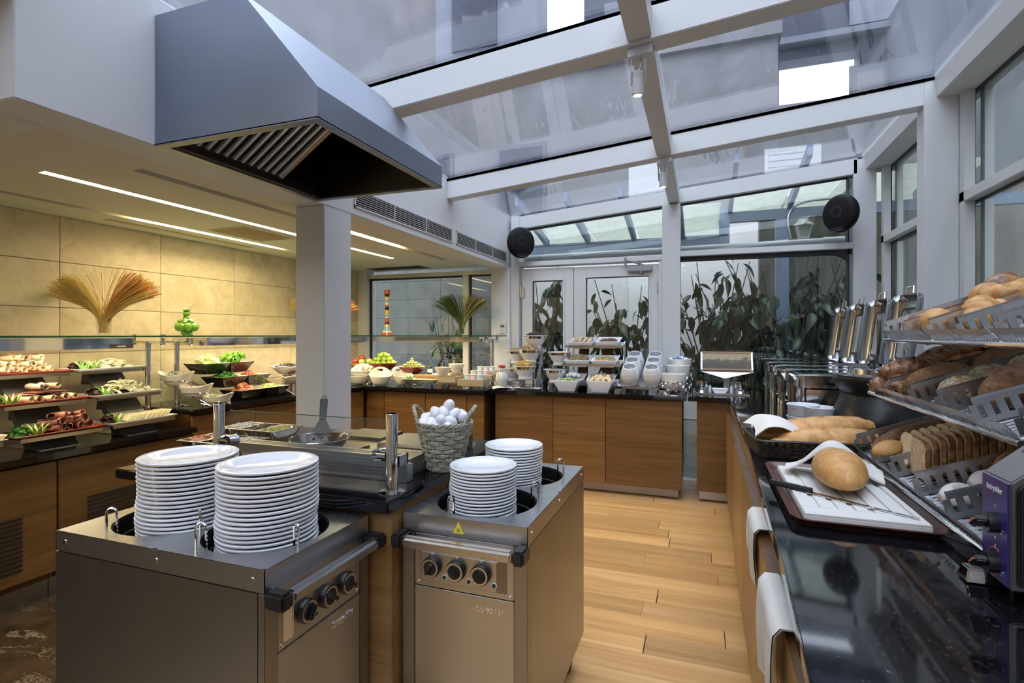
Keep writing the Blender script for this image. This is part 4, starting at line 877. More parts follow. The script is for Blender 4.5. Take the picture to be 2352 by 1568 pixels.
# ---- plate carts
warn = text_mesh('warning_mark', '(((', .012, 'dark_print')
brand_big = text_mesh('maker_lettering', '/öztiryakiler', .032, 'chrome', .002, False, .12)
def cart(label, loc, rz):
    t = thing('plate_cart', label, 'plate cart', loc, rz)
    w, L = .212, .39
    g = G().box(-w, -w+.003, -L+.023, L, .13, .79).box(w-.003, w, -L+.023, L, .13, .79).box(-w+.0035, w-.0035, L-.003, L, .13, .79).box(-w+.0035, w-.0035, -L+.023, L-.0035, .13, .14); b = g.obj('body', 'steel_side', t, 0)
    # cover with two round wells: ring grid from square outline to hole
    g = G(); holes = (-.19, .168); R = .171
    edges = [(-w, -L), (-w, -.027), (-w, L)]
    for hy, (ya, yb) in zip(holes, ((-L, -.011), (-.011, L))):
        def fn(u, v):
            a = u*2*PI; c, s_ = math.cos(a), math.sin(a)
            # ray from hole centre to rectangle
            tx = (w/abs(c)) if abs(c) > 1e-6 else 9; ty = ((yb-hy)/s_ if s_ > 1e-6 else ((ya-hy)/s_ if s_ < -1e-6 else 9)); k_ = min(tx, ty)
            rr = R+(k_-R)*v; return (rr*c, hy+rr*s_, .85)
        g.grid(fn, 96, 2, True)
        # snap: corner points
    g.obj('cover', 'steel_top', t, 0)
    g = G()
    for x0, x1, y0, y1 in ((-w, w, -L, -L+.002), (-w, w, L-.002, L), (-w, -w+.002, -L, L), (w-.002, w, -L, L)): g.box(x0, x1, y0, y1, .793, .85)
    g.obj('cover_skirt', 'steel_brushed', t, 0)
    for hy in holes:
        G().lathe([(R, .849), (R, .845), (R-.004, .845), (R-.004, .45), (0, .45)], 48, (0, hy, 0)).obj('well', 'black_matt', t)
        for a in (.55, 2.55, 4.35):
            c = Vector(((R+.010)*math.cos(a), hy+(R+.010)*math.sin(a), .85)); d = Vector((-math.sin(a), math.cos(a), 0))
            i_ = Vector((-math.cos(a), -math.sin(a), 0))
            pts = [c]+[c+Vector((0, 0, .045))+d*0+i_*(.012-.012*math.cos(q))+Vector((0, 0, .012*math.sin(q))) for q in [PI*j/6 for j in range(7)]]+[c+i_*.024+Vector((0, 0, -.05))]
            G().tube(pts, .0036, 6).obj('plate_guide', 'chrome', t)
        G().tube(ring_pts((0, hy), R-.012, 32, .80), .003, 5).obj('spring_ring', 'iron', t)
    for sx in (-1, 1):
        for yy in (-.35, -.02, .35): G().cyl((sx*w, yy, .822), (sx*(w+.002), yy, .822), .006, n=10).obj('rivet', 'chrome', t)
    # front: posts, panel, door
    f = -L
    for x0, x1 in ((-w, -w+.042), (w-.042, w)): G().box(x0, x1, f, f+.022, .13, .79).obj('corner_post', 'steel_side', t, 0, .002)
    pn = G().box(-w+.044, w-.044, f+.002, f+.022, .625, .79).obj('front_panel', 'steel_brushed', t, 0, .002)
    G().hexa([(-.135,f-.016,.652),(.118,f-.016,.652),(.15,f+.004,.640),(-.15,f+.004,.640)], [(-.135,f-.016,.742),(.118,f-.016,.742),(.15,f+.004,.762),(-.15,f+.004,.762)]).obj('control_panel', 'steel_brushed', t, 0, .002)
    G().box(-w+.044, w-.044, f+.002, f+.022, .14, .622).obj('door', 'steel_brushed', t, 0, .002)
    for k_, x in enumerate((-.095, -.012, .07)):
        kn = G().lathe([(.0, .022), (.019, .022), (.0195, .02), (.029, .018), (.031, .015), (.031, 0), (0, 0)][::-1], 28).xf(Matrix.Translation((x, f-.016, .70)) @ rot(PI/2, 0, 0).to_4x4()).obj('knob', 'black_plastic', t)
        G().lathe([(.019, .0), (.0275, .0), (.0275, .002), (.019, .002)], 28).xf(Matrix.Translation((x, f-.0335, .70)) @ rot(PI/2, 0, 0).to_4x4()).obj('dial_ring', 'steel_top', kn)
        G().obox((x, f-.043, .70), (.011, .016, .038), rot(0, (.5, -1.0, -1.1)[k_], 0)).obj('grip', 'black_plastic', kn, 0, .003)
        G().box(x-.004, x+.004, f-.0175, f-.016, .735, .7415).obj('sticker', 'white_print', t, 0)
        G().cyl((x+.042, f-.018, .672), (x+.042, f-.016, .672), .0085, n=14).obj('lamp_bezel', 'white_print', t)
        G().cyl((x+.042, f-.021, .672), (x+.042, f-.018, .672), .006, n=12).obj('lamp', 'green_lamp', t)
    for x, z in ((-.155, .635), (.155, .635)): G().cyl((x, f-.001, z), (x, f+.002, z), .005, n=8).obj('screw', 'chrome', t)
    hb_ = G().box(-w+.03, w-.03, f-.062, f-.03, .762, .795).obj('handle_bar', 'steel_top', t, 0, .008)
    for sx in (-1, 1): G().box(sx*(w-.012)-.02, sx*(w-.012)+.02, f-.064, f-.001, .757, .80).obj('handle_bracket', 'black_plastic', t, 0, .008)
    link('maker_lettering', brand_big, t, (.085, f+.0015, .585), (PI/2, 0, 0), (.62, .85, 1))
    for sx in (-1, 1):
        for sy in (-1, 1):
            cs = G().cyl((sx*.16-.012, sy*.31, .05), (sx*.16+.012, sy*.31, .05), .05, n=20).obj('caster', 'rubber', t)
            G().box(sx*.16-.018, sx*.16+.018, sy*.31-.03, sy*.31+.03, .09, .13).obj('fork', 'zinc', cs, 0)
    return t, holes
cl, holes = cart('stainless plate cart with tall plate stacks and knobs facing right', (-1.385, 1.208, 0), PI/2)
cr, _ = cart('stainless plate cart with a yellow warning triangle beside the egg basket', (-.695, 1.868, 0), 0)
ws = G().add([(-.032, -.391, .806), (.006, -.391, .806), (-.013, -.391, .842), (-.032, -.3922, .806), (.006, -.3922, .806), (-.013, -.3922, .842)], [(0, 1, 2), (5, 4, 3), (0, 3, 4, 1), (1, 4, 5, 2), (2, 5, 3, 0)]).obj('warning_sticker', 'yellow_sign', cr, 0)
link('warning_mark', warn, ws, (-.013, -.3926, .817), (PI/2, 0, 0))
def plate_mesh(R):
    k = R/.14
    return G().lathe([(0, 0), (.082*k, 0), (.085*k, .003), (.088*k, .002), (.126*k, .0105), (.1385*k, .0115), (.1402*k, .0135), (.1402*k, .0168), (.138*k, .0185), (.125*k, .0165), (.094*k, .0075), (.088*k, .0045), (0, .0042)], 56).mesh('dinner_plate', 'porcelain', 50)
PL_big = plate_mesh(.1385); PL_small = plate_mesh(.116)
def stack(me, x, y, zb_, n, dz, what, grp, seed):
    rnd = random.Random(seed); dx = dy = 0
    for i in range(n):
        dx += rnd.uniform(-.0026, .0026); dy += rnd.uniform(-.0026, .0026); dx *= .82; dy *= .82
        o = link('dinner_plate', me, None, (x+dx, y+dy, zb_+i*dz), (0, 0, rnd.uniform(0, 6)))
        k_ = n-1-i
        tag(o, ('white plate on top of the %s' % what) if k_ == 0 else '%s plate down in the %s' % (ORD[k_], what), 'plate', grp)
stack(PL_big, -1.508, 1.208, 1.046-25*.0122-.016, 26, .0122, 'tall rear stack on the left cart', 'plates in the rear stack of the left cart', 1)
stack(PL_big, -1.20, 1.212, 1.046-23*.0122-.016, 24, .0122, 'plate stack above the knobs of the left cart', 'plates in the front stack of the left cart', 2)
stack(PL_small, -.712, 1.683, .972-15*.0108-.016, 16, .0108, 'small stack above the yellow warning triangle', 'plates in the front stack of the right cart', 3)
stack(PL_small, -.715, 1.998, .980-15*.0108-.016, 16, .0108, 'small rear stack on the right cart', 'plates in the rear stack of the right cart', 4)
# ---- egg basket: woven willow
eb = thing('egg_basket', 'grey woven willow basket heaped with white eggs on the island edge', 'basket', (-.945, 1.845, .9005))
def brad(z): return .066+.040*(z/.175)
n = 16
for i in range(n):
    a = 2*PI*i/n; 
    for d in (-.035, 0, .035):
        p = [((brad(z)+.0028*(1 if (j+i) % 2 else -1))*math.cos(a+d), (brad(z)+.0028*(1 if (j+i) % 2 else -1))*math.sin(a+d), z) for j, z in enumerate([.004+.0171*q for q in range(11)])]
        G().tube(p, .0023, 4).obj('stake', 'wicker_grey', eb)
for j in range(10):
    z = .012+.0171*j
    for d in (-.0045, 0, .0045):
        pts = []
        for i in range(64):
            a = 2*PI*i/64; r = brad(z+d)+.0040*math.cos(a*n/2+(PI if j % 2 else 0)); pts.append((r*math.cos(a), r*math.sin(a), z+d+.001*math.sin(5*a+j)))
        G().tube(pts, .0026, 4, True).obj('weave', 'wicker_grey', eb)
for j in range(3):
    pts = [((brad(.178)+.004*math.cos(10*2*PI*i/80+j*2.1))*math.cos(2*PI*i/80), (brad(.178)+.004*math.cos(10*2*PI*i/80+j*2.1))*math.sin(2*PI*i/80), .180+.005*math.sin(10*2*PI*i/80+j*2.1)) for i in range(80)]
    G().tube(pts, .0034, 5, True).obj('rim_braid', 'wicker_grey', eb)
for s, a0 in ((1, -.30), (-1, -.30)):
    for j in range(3):
        pts = []
        for i in range(25):
            u = i/24; a = (0 if s > 0 else PI)+(u-.5)*1.15*1+a0*0; h = .18+.062*math.sin(PI*u)**.7; r = brad(.178)+.014*math.sin(PI*u)
            tw = u*22+j*2.1; pts.append(((r+.0042*math.cos(tw))*math.cos(a+.25), (r+.0042*math.cos(tw))*math.sin(a+.25), h+.0042*math.sin(tw)))
        G().tube(pts, .0038, 5).obj('handle', 'wicker_grey', eb)
G().lathe([(0, 0), (.066, 0), (.067, .006), (0, .006)], 24).obj('base', 'wicker_grey', eb)
em = G().lathe([(.0, -.0275)]+[(.0218*math.sin(PI*q/14)**.92*(1+.10*math.cos(PI*q/14)), -.0275*math.cos(PI*q/14)) for q in range(1, 14)]+[(0, .0275)], 20).mesh('egg', 'egg', 60)
eggs = [(-.066,-.03,.192),(-.058,-.062,.176),(-.022,-.07,.184),(.016,-.062,.196),(.05,-.045,.190),(-.03,-.018,.216),(.008,-.022,.222),(.042,.0,.214),(.075,.012,.200),(-.045,.03,.208),(.0,.03,.226),(.022,-.004,.246),(.05,.045,.205),(-.012,.066,.196),(-.075,.02,.186),(.004,-.070,.172),(.045,-.062,.170),(-.035,-.055,.150),(.0,-.055,.150)]
rnd = random.Random(4)
wh = ['at the left of the heap', 'low at the left of the heap', 'at the front of the heap', 'front and centre in the heap', 'at the front right of the heap', 'second from the top on the left', 'just below the topmost one', 'right of the topmost one', 'leaning on the right handle', 'behind the left eggs', 'behind the topmost one', 'on the very top of the heap', 'at the back right of the heap', 'at the back of the heap', 'against the left handle', 'half hidden by the front rim', 'half hidden at the front right rim', 'seen through the left side weave', 'seen through the front weave']
for i, (x, y, z) in enumerate(eggs):
    o = link('egg', em, None, (-.945+x, 1.845+y, .9005+z), (rnd.uniform(-.9, .9), rnd.uniform(-.9, .9), 0)); tag(o, 'white egg in the willow basket, '+wh[i], 'egg', 'eggs in the willow basket')
# ================================================================== LEFT BUFFET: SHELVES, RISERS, COLD FOOD
def sheet(fn, nu, nv, m, name, th, smooth=60): return G().grid(fn, nu, nv).mesh(name, m, smooth, 0, 2, th)
# ---- glass shelves on chrome posts
def glass_shelf(name, label, x0, x1, y0, y1, z, posts, light=True, boxr=None):
    t = thing(name, label, 'glass shelf')
    G().box(x0, x1, y0, y1, z, z+.010).obj('glass_shelf', 'shelf_glass', t, 0)
    g = G()
    for a, b, c, d in ((x0-.0008, x0+.0012, y0, y1), (x1-.0012, x1+.0008, y0, y1), (x0, x1, y0-.0008, y0+.0012), (x0, x1, y1-.0012, y1+.0008)): g.box(a, b, c, d, z-.0004, z+.0104)
    g.obj('glass_edge', 'glass_edge', t, 0)
    if boxr:
        G().box(*boxr).obj('lamp_housing', 'chrome', t, 0, .002)
        bx0, bx1, by0, by1, bz0, bz1 = boxr
        G().box((bx0+bx1)/2-.05, (bx0+bx1)/2+.05, (by0+by1)/2-(by1-by0)*.46 if by1-by0 > .6 else by0+.13, (by0+by1)/2+(by1-by0)*.46 if by1-by0 > .6 else by1-.13, bz0-.004, bz0-.0005).obj('lamp_diffuser', 'white_print', t, 0)
        L = bpy.data.lights.new('shelf_lamp', 'AREA'); L.shape = 'RECTANGLE'; L.size = bx1-bx0-.1; L.size_y = by1-by0-.1; L.energy = 7*max(bx1-bx0, by1-by0); L.color = (1, .80, .52)
        lo = bpy.data.objects.new('shelf_lamp', L); COL.objects.link(lo); lo.parent = t; lo.location = ((bx0+bx1)/2, (by0+by1)/2, bz0-.006)
    for k, (px, py, zb_, bx, by) in enumerate(posts):
        G().cyl((px, py, zb_), (px, py, z-.03), .018, n=20).obj('post', 'chrome', t)
        G().lathe([(.034, 0), (.034, .004), (.02, .006)], 20, (px, py, zb_)).obj('post_foot', 'chrome', t)
        for s in (-1, 1):
            e = (px+s*bx, py+s*by, z-.036)
            G().cyl((px, py, z-.036), e, .009, n=10).obj('bracket_arm', 'chrome', t)
            G().lathe([(.014, 0), (.017, .003), (.014, .008), (.013, .05), (.016, .058), (.012, .062)], 16, (e[0], e[1], z-.062), caps=True).obj('bracket_clamp', 'chrome', t)
            G().cyl((e[0], e[1], z+.0105), (e[0], e[1], z+.018), .014, n=16).obj('clamp_cap', 'chrome', t)
    return t
S1 = glass_shelf('buffet_shelf', 'long green-edged glass shelf over the cold meats', -3.86, -3.42, -.2, 2.50, 1.405, [(-3.64, 2.60, .7855, .14, 0), (-3.64, .6, .7855, .14, 0)], True, (-3.80, -3.44, -.1, 2.36, 1.335, 1.400))
nm = text_mesh('name_lettering', 'evinoks', .018, 'white_print', .0004, True)
G().box(-3.4395, -3.436, 2.22, 2.36, 1.337, 1.362).obj('name_plate', 'dark_print', S1, 0)
link('name_lettering', nm, S1, (-3.4355, 2.285, 1.3495), (PI/2, 0, PI/2))
S2 = glass_shelf('buffet_shelf', 'green-edged glass shelf over the salads beside the column', -3.86, -3.42, 2.66, 5.02, 1.405, [(-3.62, 2.80, .9005, .14, 0)], True, (-3.80, -3.44, 2.90, 4.9, 1.342, 1.400))
S3 = glass_shelf('buffet_shelf', 'green-edged glass shelf over the fruit and yogurts by the window', -3.40, -1.97, 4.86, 5.30, 1.405, [(-2.055, 5.10, .9005, 0, .14)], True, (-3.38, -2.12, 4.90, 5.26, 1.350, 1.400))
# ---- riser stands with three inclined decks
tiers = [(-3.39, .868), (-3.53, 1.033), (-3.68, 1.193)]
def riser(label, yc, w):
    t = thing('tiered_riser', label, 'display stand', (0, yc, .7855))
    G().box(-3.72, -3.40, -.10, .10, 0, .004).obj('foot_plate', 'rack_steel', t, 0)
    G().hexa([(-3.52,-.11,.002),(-3.44,-.11,.002),(-3.44,.11,.002),(-3.52,.11,.002)], [(-3.80,-.11,.39),(-3.78,-.11,.39),(-3.78,.11,.39),(-3.80,.11,.39)]).obj('inclined_panel', 'iron', t, 0)
    for fx, z in tiers:
        zz = z-.7855
        G().box(fx-.24, fx+.012, -w/2, w/2, zz-.012, zz-.008).obj('deck', 'rack_steel', t, 0)
        G().box(fx+.008, fx+.014, -w/2, w/2, zz-.022, zz-.002).obj('deck_lip', 'slot_steel', t, 0)
        G().hexa([(fx-.20,-.08,zz-.10),(fx-.15,-.08,zz-.10),(fx-.15,.08,zz-.10),(fx-.20,.08,zz-.10)], [(fx-.18,-.08,zz-.0125),(fx-.06,-.08,zz-.0125),(fx-.06,.08,zz-.0125),(fx-.18,.08,zz-.0125)]).obj('deck_support', 'iron', t, 0)
    return t
riser('three-tier steel riser carrying the red meat platters', 1.935, .40)
riser('three-tier steel riser carrying the white cheese platters', 2.40, .40)
riser('three-tier steel riser cut off by the left edge of the photo', 1.46, .40)
def platter(label, m, x0, x1, y0, y1, z, cat='platter'):
    cx, cy, a, b = (x0+x1)/2, (y0+y1)/2, (x1-x0)/2, (y1-y0)/2
    def ring(k, zz): return [(cx+sx*a*k, cy+sy*(b-a*(1-k)), zz) for sx, sy in ((-1,-1),(1,-1),(1,1),(-1,1))]
    g = G(); R = [ring(.80, z), ring(.84, z+.001), ring(1.0, z+.016), ring(1.0, z+.019), ring(.83, z+.006), ring(.80, z+.005)]
    vs = [p for r in R for p in r]; fs = [(3, 2, 1, 0)]
    for i in range(5):
        for j in range(4): fs.append((i*4+j, i*4+(j+1) % 4, (i+1)*4+(j+1) % 4, (i+1)*4+j))
    fs.append((20, 21, 22, 23)); g.add(vs, fs)
    return tag(g.obj('platter', m, None, 30, .004, 1), label, cat)
pr_ = [('red', 'red_plate', 1.715, 2.165), ('white', 'porcelain', 2.185, 2.63)]
nmt = ['bottom', 'middle', 'top']
for (c, m, y0, y1) in pr_:
    for k, (fx, z) in enumerate(tiers):
        platter('%s rectangular platter on the %s tier of its riser' % (c, nmt[k]), m, fx-.25, fx, y0, y1, z-.0075)
for k, (fx, z) in enumerate(tiers[:2]): platter('white platter at the far left edge on the %s tier' % nmt[k], 'porcelain', fx-.25, fx, 1.24, 1.69, z-.0075)
platter('red platter at the far left edge on the top tier', 'red_plate', tiers[2][0]-.25, tiers[2][0], 1.24, 1.69, tiers[2][1]-.0075)
# rolled slices
def rollmesh(m, r0, r1, L, turns, name, cone=0.0):
    return jitter(sheet(lambda u, v: ((r0+(r1-r0)*u)*(1-cone*v)*math.cos(u*turns*2*PI), (v-.5)*L, (r0+(r1-r0)*u)*(1-cone*v)*math.sin(u*turns*2*PI)*.86), 26, 9, m, name, .0012), .006, 26, L*99+r0*700)
tur = [rollmesh('turkey', .010, .0205, .085, 1.7, 'turkey_roll'), rollmesh('turkey', .012, .0215, .09, 1.5, 'turkey_roll', .25), rollmesh('turkey', .008, .019, .08, 1.3, 'turkey_roll', .4)]
hmr = [rollmesh('ham', .008, .022, .085, 1.5, 'ham_roll', .2), rollmesh('ham', .010, .026, .095, 1.25, 'ham_roll', .5), rollmesh('ham', .012, .028, .08, 1.1, 'ham_roll', .35)]
def place(me, name, label, cat, grp, pts, seed, rx=.25, rzr=(-.4, .4), base=0, jit=.004):
    rnd = random.Random(seed); rows = {}
    for (x, y, z) in pts: rows.setdefault(round(z, 2), []).append(y)
    rk_ = sorted(rows)
    for (x, y, z) in pts:
        o = link(name, rnd.choice(me) if isinstance(me, list) else me, None, (x+rnd.uniform(-jit, jit), y+rnd.uniform(-jit, jit), z), (rnd.uniform(-rx, rx), rnd.uniform(0, 6.28) if base == 0 else base, rnd.uniform(*rzr)), None)
        tag(o, '%s, %s from the left, %s layer' % (label, ORD[min(27, sorted(rows[round(z, 2)]).index(y))], ('lowest', 'second', 'third', 'fourth', 'fifth')[min(4, rk_.index(round(z, 2)))]), cat, grp)
def pyramid(x0, y0, z, n, dy, dz, rows, dx=0): return [(x0-dx*r, y0+dy*(i+.5*r), z+dz*r) for r in range(rows) for i in range(n-r)]
X0 = tiers[2][0]; Zt = tiers[2][1]+.0005
place(tur, 'turkey_roll', 'rolled turkey slice on the top red platter', 'cold cut', 'turkey rolls on the top red platter', [(x+0, y, z) for (x, y, z) in pyramid(X0-.10, 1.84, Zt+.022, 6, .044, .036, 3, .01)], 1, .15, (1.2, 2.0))
X1 = tiers[1][0]; Zm = tiers[1][1]+.0005
place(tur, 'turkey_roll', 'rolled turkey slice on the middle red platter', 'cold cut', 'turkey rolls on the middle red platter', [(X1-.075, 1.875+i*.045, Zm+.021) for i in range(6)]+[(X1-.13, 1.945+i*.04, Zm+.088) for i in range(3)], 2, .15, (1.2, 2.0))
sl_ham = G().lathe([(0, 0), (.048, 0), (.05, .001), (.05, .0025), (0, .003)], 24).mesh('ham_slice', 'ham', 40)
rnd = random.Random(5)
for i in range(14):
    o = link('ham_slice', sl_ham, None, (X1-.13+rnd.uniform(-.02, .02), 1.92+(i % 7)*.022, Zm+.045+.004*(i // 7)+rnd.uniform(0, .004)), (rnd.uniform(-.15, .15), rnd.uniform(-.2, .1), 0)); tag(o, 'pink round ham slice layered on the middle red platter', 'cold cut', 'ham slices on the middle red platter')
Xb = tiers[0][0]; Zb_ = tiers[0][1]+.0005
place(hmr, 'ham_roll', 'rolled ham slice on the bottom red platter', 'cold cut', 'ham rolls on the bottom red platter', [(x, y, z) for (x, y, z) in pyramid(Xb-.09, 1.90, Zb_+.022, 6, .042, .033, 3, .015)]+[(Xb-.16, 1.9+.045*i, Zb_+.02) for i in range(5)], 3, .35, (.7, 2.4))
# cheeses
ch = G().box(-.0225, .0225, -.016, .016, -.005, .005).mesh('cheese_piece', 'white_cheese', 35, .003)
rnd = random.Random(8)
for i in range(70):
    u = rnd.gauss(0, .42); v = rnd.gauss(0, .42); u = max(-1, min(1, u)); v = max(-1, min(1, v))
    h = .055*max(0, 1-(u*u+v*v)*.9)
    o = link('cheese_piece', ch, None, (X0-.125+u*.075, 2.455+v*.115, Zt+.008+h*rnd.uniform(.5, 1)), (rnd.uniform(-.4, .4), rnd.uniform(-.4, .4), rnd.uniform(0, 3))); tag(o, 'white cheese piece heaped on the top white platter', 'cheese', 'white cheese on the top white platter')
hc = [sheet(lambda u, v, k=k: ((u-.5)*.07, (v-.5)*.035, .010*math.sin(u*4+k)+.006*math.cos(v*5)), 8, 4, 'herb_cheese', 'herb_cheese_piece', .006) for k in range(3)]
for i in range(60):
    u = max(-1, min(1, rnd.gauss(0, .45))); v = max(-1, min(1, rnd.gauss(0, .48))); h = .062*max(0, 1-(u*u+v*v)*.85)
    o = link('herb_cheese_piece', rnd.choice(hc), None, (X1-.125+u*.075, 2.435+v*.15, Zm+.012+h*rnd.uniform(.5, 1)), (rnd.uniform(-.6, .6), rnd.uniform(-.6, .6), rnd.uniform(0, 3))); tag(o, 'torn herb-flecked cheese piece on the middle white platter', 'cheese', 'herb cheese on the middle white platter')
cs_ = G().box(-.055, .055, -.0028, .0028, 0, .05).mesh('cheese_slice', 'cheese', 35, .0012, 1)
for i in range(22):
    o = link('cheese_slice', cs_, None, (Xb-.12+random.uniform(-.006, .006), 2.335+i*.0125, Zb_+.002), (-.75+random.uniform(-.06, .06), 0, random.uniform(-.05, .05))); tag(o, '%s leaning cheese slice from the garnish on the bottom white platter' % ORD[i], 'cheese', 'cheese slices on the bottom white platter')
for i in range(5):
    o = link('cheese_slice', cs_, None, (-3.46, 1.60+i*.012, Zb_), (-.9, 0, .2)); tag(o, 'cheese slice on the platter at the far left edge', 'cheese', 'cheese slices at the far left edge')
# garnishes
def crown(loc, label, n=7, R=.026, H=.055, seed=0):
    t = thing('cucumber_garnish', label, 'garnish', loc, seed)
    G().lathe([(0, 0), (R*.8, 0), (R, .02), (R*.9, .022), (R*.7, .006), (0, .006)], 18).obj('base', 'cucumber_skin', t)
    sm = sheet(lambda u, v: ((R+.028*u*u), (v-.5)*.022*(1-u)**.8, .018+(H-.018)*u), 6, 4, 'cucumber_skin', 'spike', .0015)
    sm2 = sheet(lambda u, v: ((R-.004+.026*u*u), (v-.5)*.019*(1-u)**.8, .018+(H-.018)*u), 6, 4, 'cucumber_flesh', 'spike_flesh', .003)
    for i in range(n):
        link('spike', sm, t, (0, 0, 0), (0, 0, 2*PI*i/n)); link('spike_flesh', sm2, t, (0, 0, 0), (0, 0, 2*PI*i/n))
def flower(loc, label, seed=0):
    t = thing('carrot_garnish', label, 'garnish', loc, seed)
    G().ball((0, 0, .012), .014, 10, 6, (1, 1, .8)).obj('heart', 'carrot_red', t)
    sm = sheet(lambda u, v: (.006+.028*u*(1-.3*u), (v-.5)*.017*math.sin(PI*min(1, u*.8+.15)), .01+.038*u), 6, 4, 'carrot_red', 'petal', .002)
    for i in range(6): link('petal', sm, t, (0, 0, 0), (0, 0, 2*PI*i/6))
crown((X0-.06, 2.255, Zt), 'cucumber crown at the left of the top white platter'); crown((X0-.09, 2.33, Zt), 'cucumber crown beside the white cheese', 7, .024, .06, .5)
crown((X1-.05, 2.285, Zm), 'cucumber crown on the middle white platter', 7, .026, .055, .3); flower((X1-.09, 2.345, Zm), 'carrot flower beside the herb cheese')
crown((Xb-.06, 2.265, Zb_), 'cucumber crown on the bottom white platter', 7, .026, .058, .2); flower((Xb-.13, 2.30, Zb_), 'carrot flower behind the cucumber on the bottom white platter', .4)
crown((X1-.05, 1.795, Zm), 'cucumber crown on the middle red platter', 8, .027, .06, .1); flower((X1-.14, 1.79, Zm), 'carrot flower at the left of the middle red platter'); flower((X1-.13, 1.85, Zm), 'carrot flower beside the ham on the middle red platter', .5)
crown((Xb-.05, 1.845, Zb_), 'cucumber crown at the front of the bottom red platter', 8, .027, .06, .6); crown((Xb-.14, 1.885, Zb_), 'cucumber crown at the back of the bottom red platter', 7, .025, .06, .2)
flower((X0-.06, 1.745, Zt), 'carrot flower at the left of the top red platter', .2)
def tuft(loc, m, label, cat, seed, r=.045, h=.04, n=46): 
    o = heap('herb_tuft', 0, 0, 0, r, r*.8, h, n, m, seed, None, .012, .5, 'leaf'); o.location = loc; return tag(o, label, cat, kind='stuff')
tuft((X0-.12, 2.265, Zt), 'parsley', 'green herb bunch on the top white platter', 'herbs', 1); tuft((X0-.09, 2.215, Zt), 'red_leaf', 'dark red lettuce at the corner of the top white platter', 'lettuce', 2, .03, .035)
tuft((X1-.12, 2.29, Zm), 'parsley', 'green herb bunch on the middle white platter', 'herbs', 3, .04); tuft((X1-.07, 2.222, Zm), 'red_leaf', 'dark red lettuce on the middle white platter', 'lettuce', 4, .035)
tuft((Xb-.12, 2.26, Zb_), 'parsley', 'green herb bunch on the bottom white platter', 'herbs', 5, .04); tuft((Xb-.07, 2.218, Zb_), 'red_leaf', 'dark red lettuce on the bottom white platter', 'lettuce', 6, .035)
tuft((X1-.12, 1.755, Zm), 'parsley', 'green herb bunch on the middle red platter', 'herbs', 7); tuft((Xb-.10, 1.785, Zb_), 'parsley', 'dark green herb bunch on the bottom red platter', 'herbs', 8, .05)
# ---- boat bowls on a wire stand
bw = thing('wire_stand', 'chrome wire stand holding three white boat bowls', 'display stand', (0, 0, .9005))
bpos = [(-3.62, 2.795, 1.105), (-3.515, 2.865, 1.015), (-3.41, 2.95, .945)]
def boat(u, v, L, Wd, H):
    a = u*2*PI; k = .42+.58*v**.6
    return (L/2*k*math.cos(a), Wd/2*k*math.sin(a), H*v+.030*v*abs(math.cos(a))**2.2)
bm_ = G().grid(lambda u, v: boat(u, v, .26, .15, .075), 40, 7, True); bm_.f.append(tuple(i*7 for i in range(40))); boatm = bm_.mesh('boat_bowl', 'porcelain_warm', 60, 0, 2, .004)
cont = [('mushroom', 'crumbled pale salad', 'topmost white boat bowl heaped with pale shredded salad'), ('tomato_cut', 'red sauce', 'middle white boat bowl with a red dip'), ('parsley', 'herbs', 'lowest white boat bowl with chopped green herbs')]
for k, (x, y, z) in enumerate(bpos):
    t = thing('boat_bowl', cont[k][2], 'bowl', (x, y, z-.055), .35)
    link('bowl', boatm, t)
    if k == 0: heap('filling', 0, 0, .05, .07, .04, .045, 70, 'onion', 3, t, .010, .4, 'leaf')
    elif k == 1: G().ball((0.01, 0, .058), .05, 16, 8, (1.0, .55, .25)).obj('filling', 'tomato', t)
    else: heap('filling', 0, 0, .045, .055, .03, .03, 60, 'parsley', 5, t, .006, .5, 'chip')
    c, s = math.cos(.35), math.sin(.35)
    pts = [(x+.105*math.cos(a)*c-.062*math.sin(a)*s, y+.105*math.cos(a)*s+.062*math.sin(a)*c, z-.9005-.02) for a in [2*PI*i/28 for i in range(28)]]
    G().tube(pts, .0035, 6, True).obj('ring', 'chrome', bw)
    for e in (-1, 1): G().tube([(x+e*.105*c, y+e*.105*s, z-.9005-.02), (x+e*.11*c, y+e*.11*s, z-.9005-.06), (x+e*.11*c, y+e*.11*s, .006), (x+e*.06*c, y+e*.06*s, .004)], .0035, 6).obj('leg', 'chrome', bw)
G().tube([(-3.75, 2.76, .20), (-3.36, 2.86, .004), (-3.31, 2.93, .012)], .0045, 6).obj('rail', 'chrome', bw)
# ---- black square bowls on an inclined stand
rs = thing('inclined_stand', 'sloping steel stand under the six black salad bowls', 'display stand', (0, 0, .9005))
g = G()
for y0 in (3.0, 3.66): g.hexa([(-3.88,y0,.0),(-3.33,y0,.0),(-3.33,y0+.012,.0),(-3.88,y0+.012,.0)], [(-3.88,y0,.22),(-3.33,y0,.004),(-3.33,y0+.012,.004),(-3.88,y0+.012,.22)])
g.obj('side_panel', 'rack_steel', rs, 0)
rowsb = [(-3.60, 1.195, (3.02, 3.255, 3.495), (('cabbage', 'chip', 'black square bowl of pale cabbage leaves'), ('lettuce', 'leaf', 'black square bowl of green romaine leaves'))),
         (-3.50, 1.088, (3.09, 3.335, 3.58), (('parsley', 'leaf', 'black square bowl of chopped green herbs'), ('tomato', 'balls', 'black square bowl of cherry tomatoes'))),
         (-3.40, .980, (3.175, 3.425, 3.69), (('tomato_cut', 'wedge', 'black square bowl of tomato wedges'), ('cucumber_flesh', 'sticks', 'black square bowl of cucumber sticks')))]
wedge = G().lathe([(0, -.03), (.018, -.02), (.025, 0), (.018, .02), (0, .03)], 5).mesh('tomato_wedge', 'tomato_cut', 30)
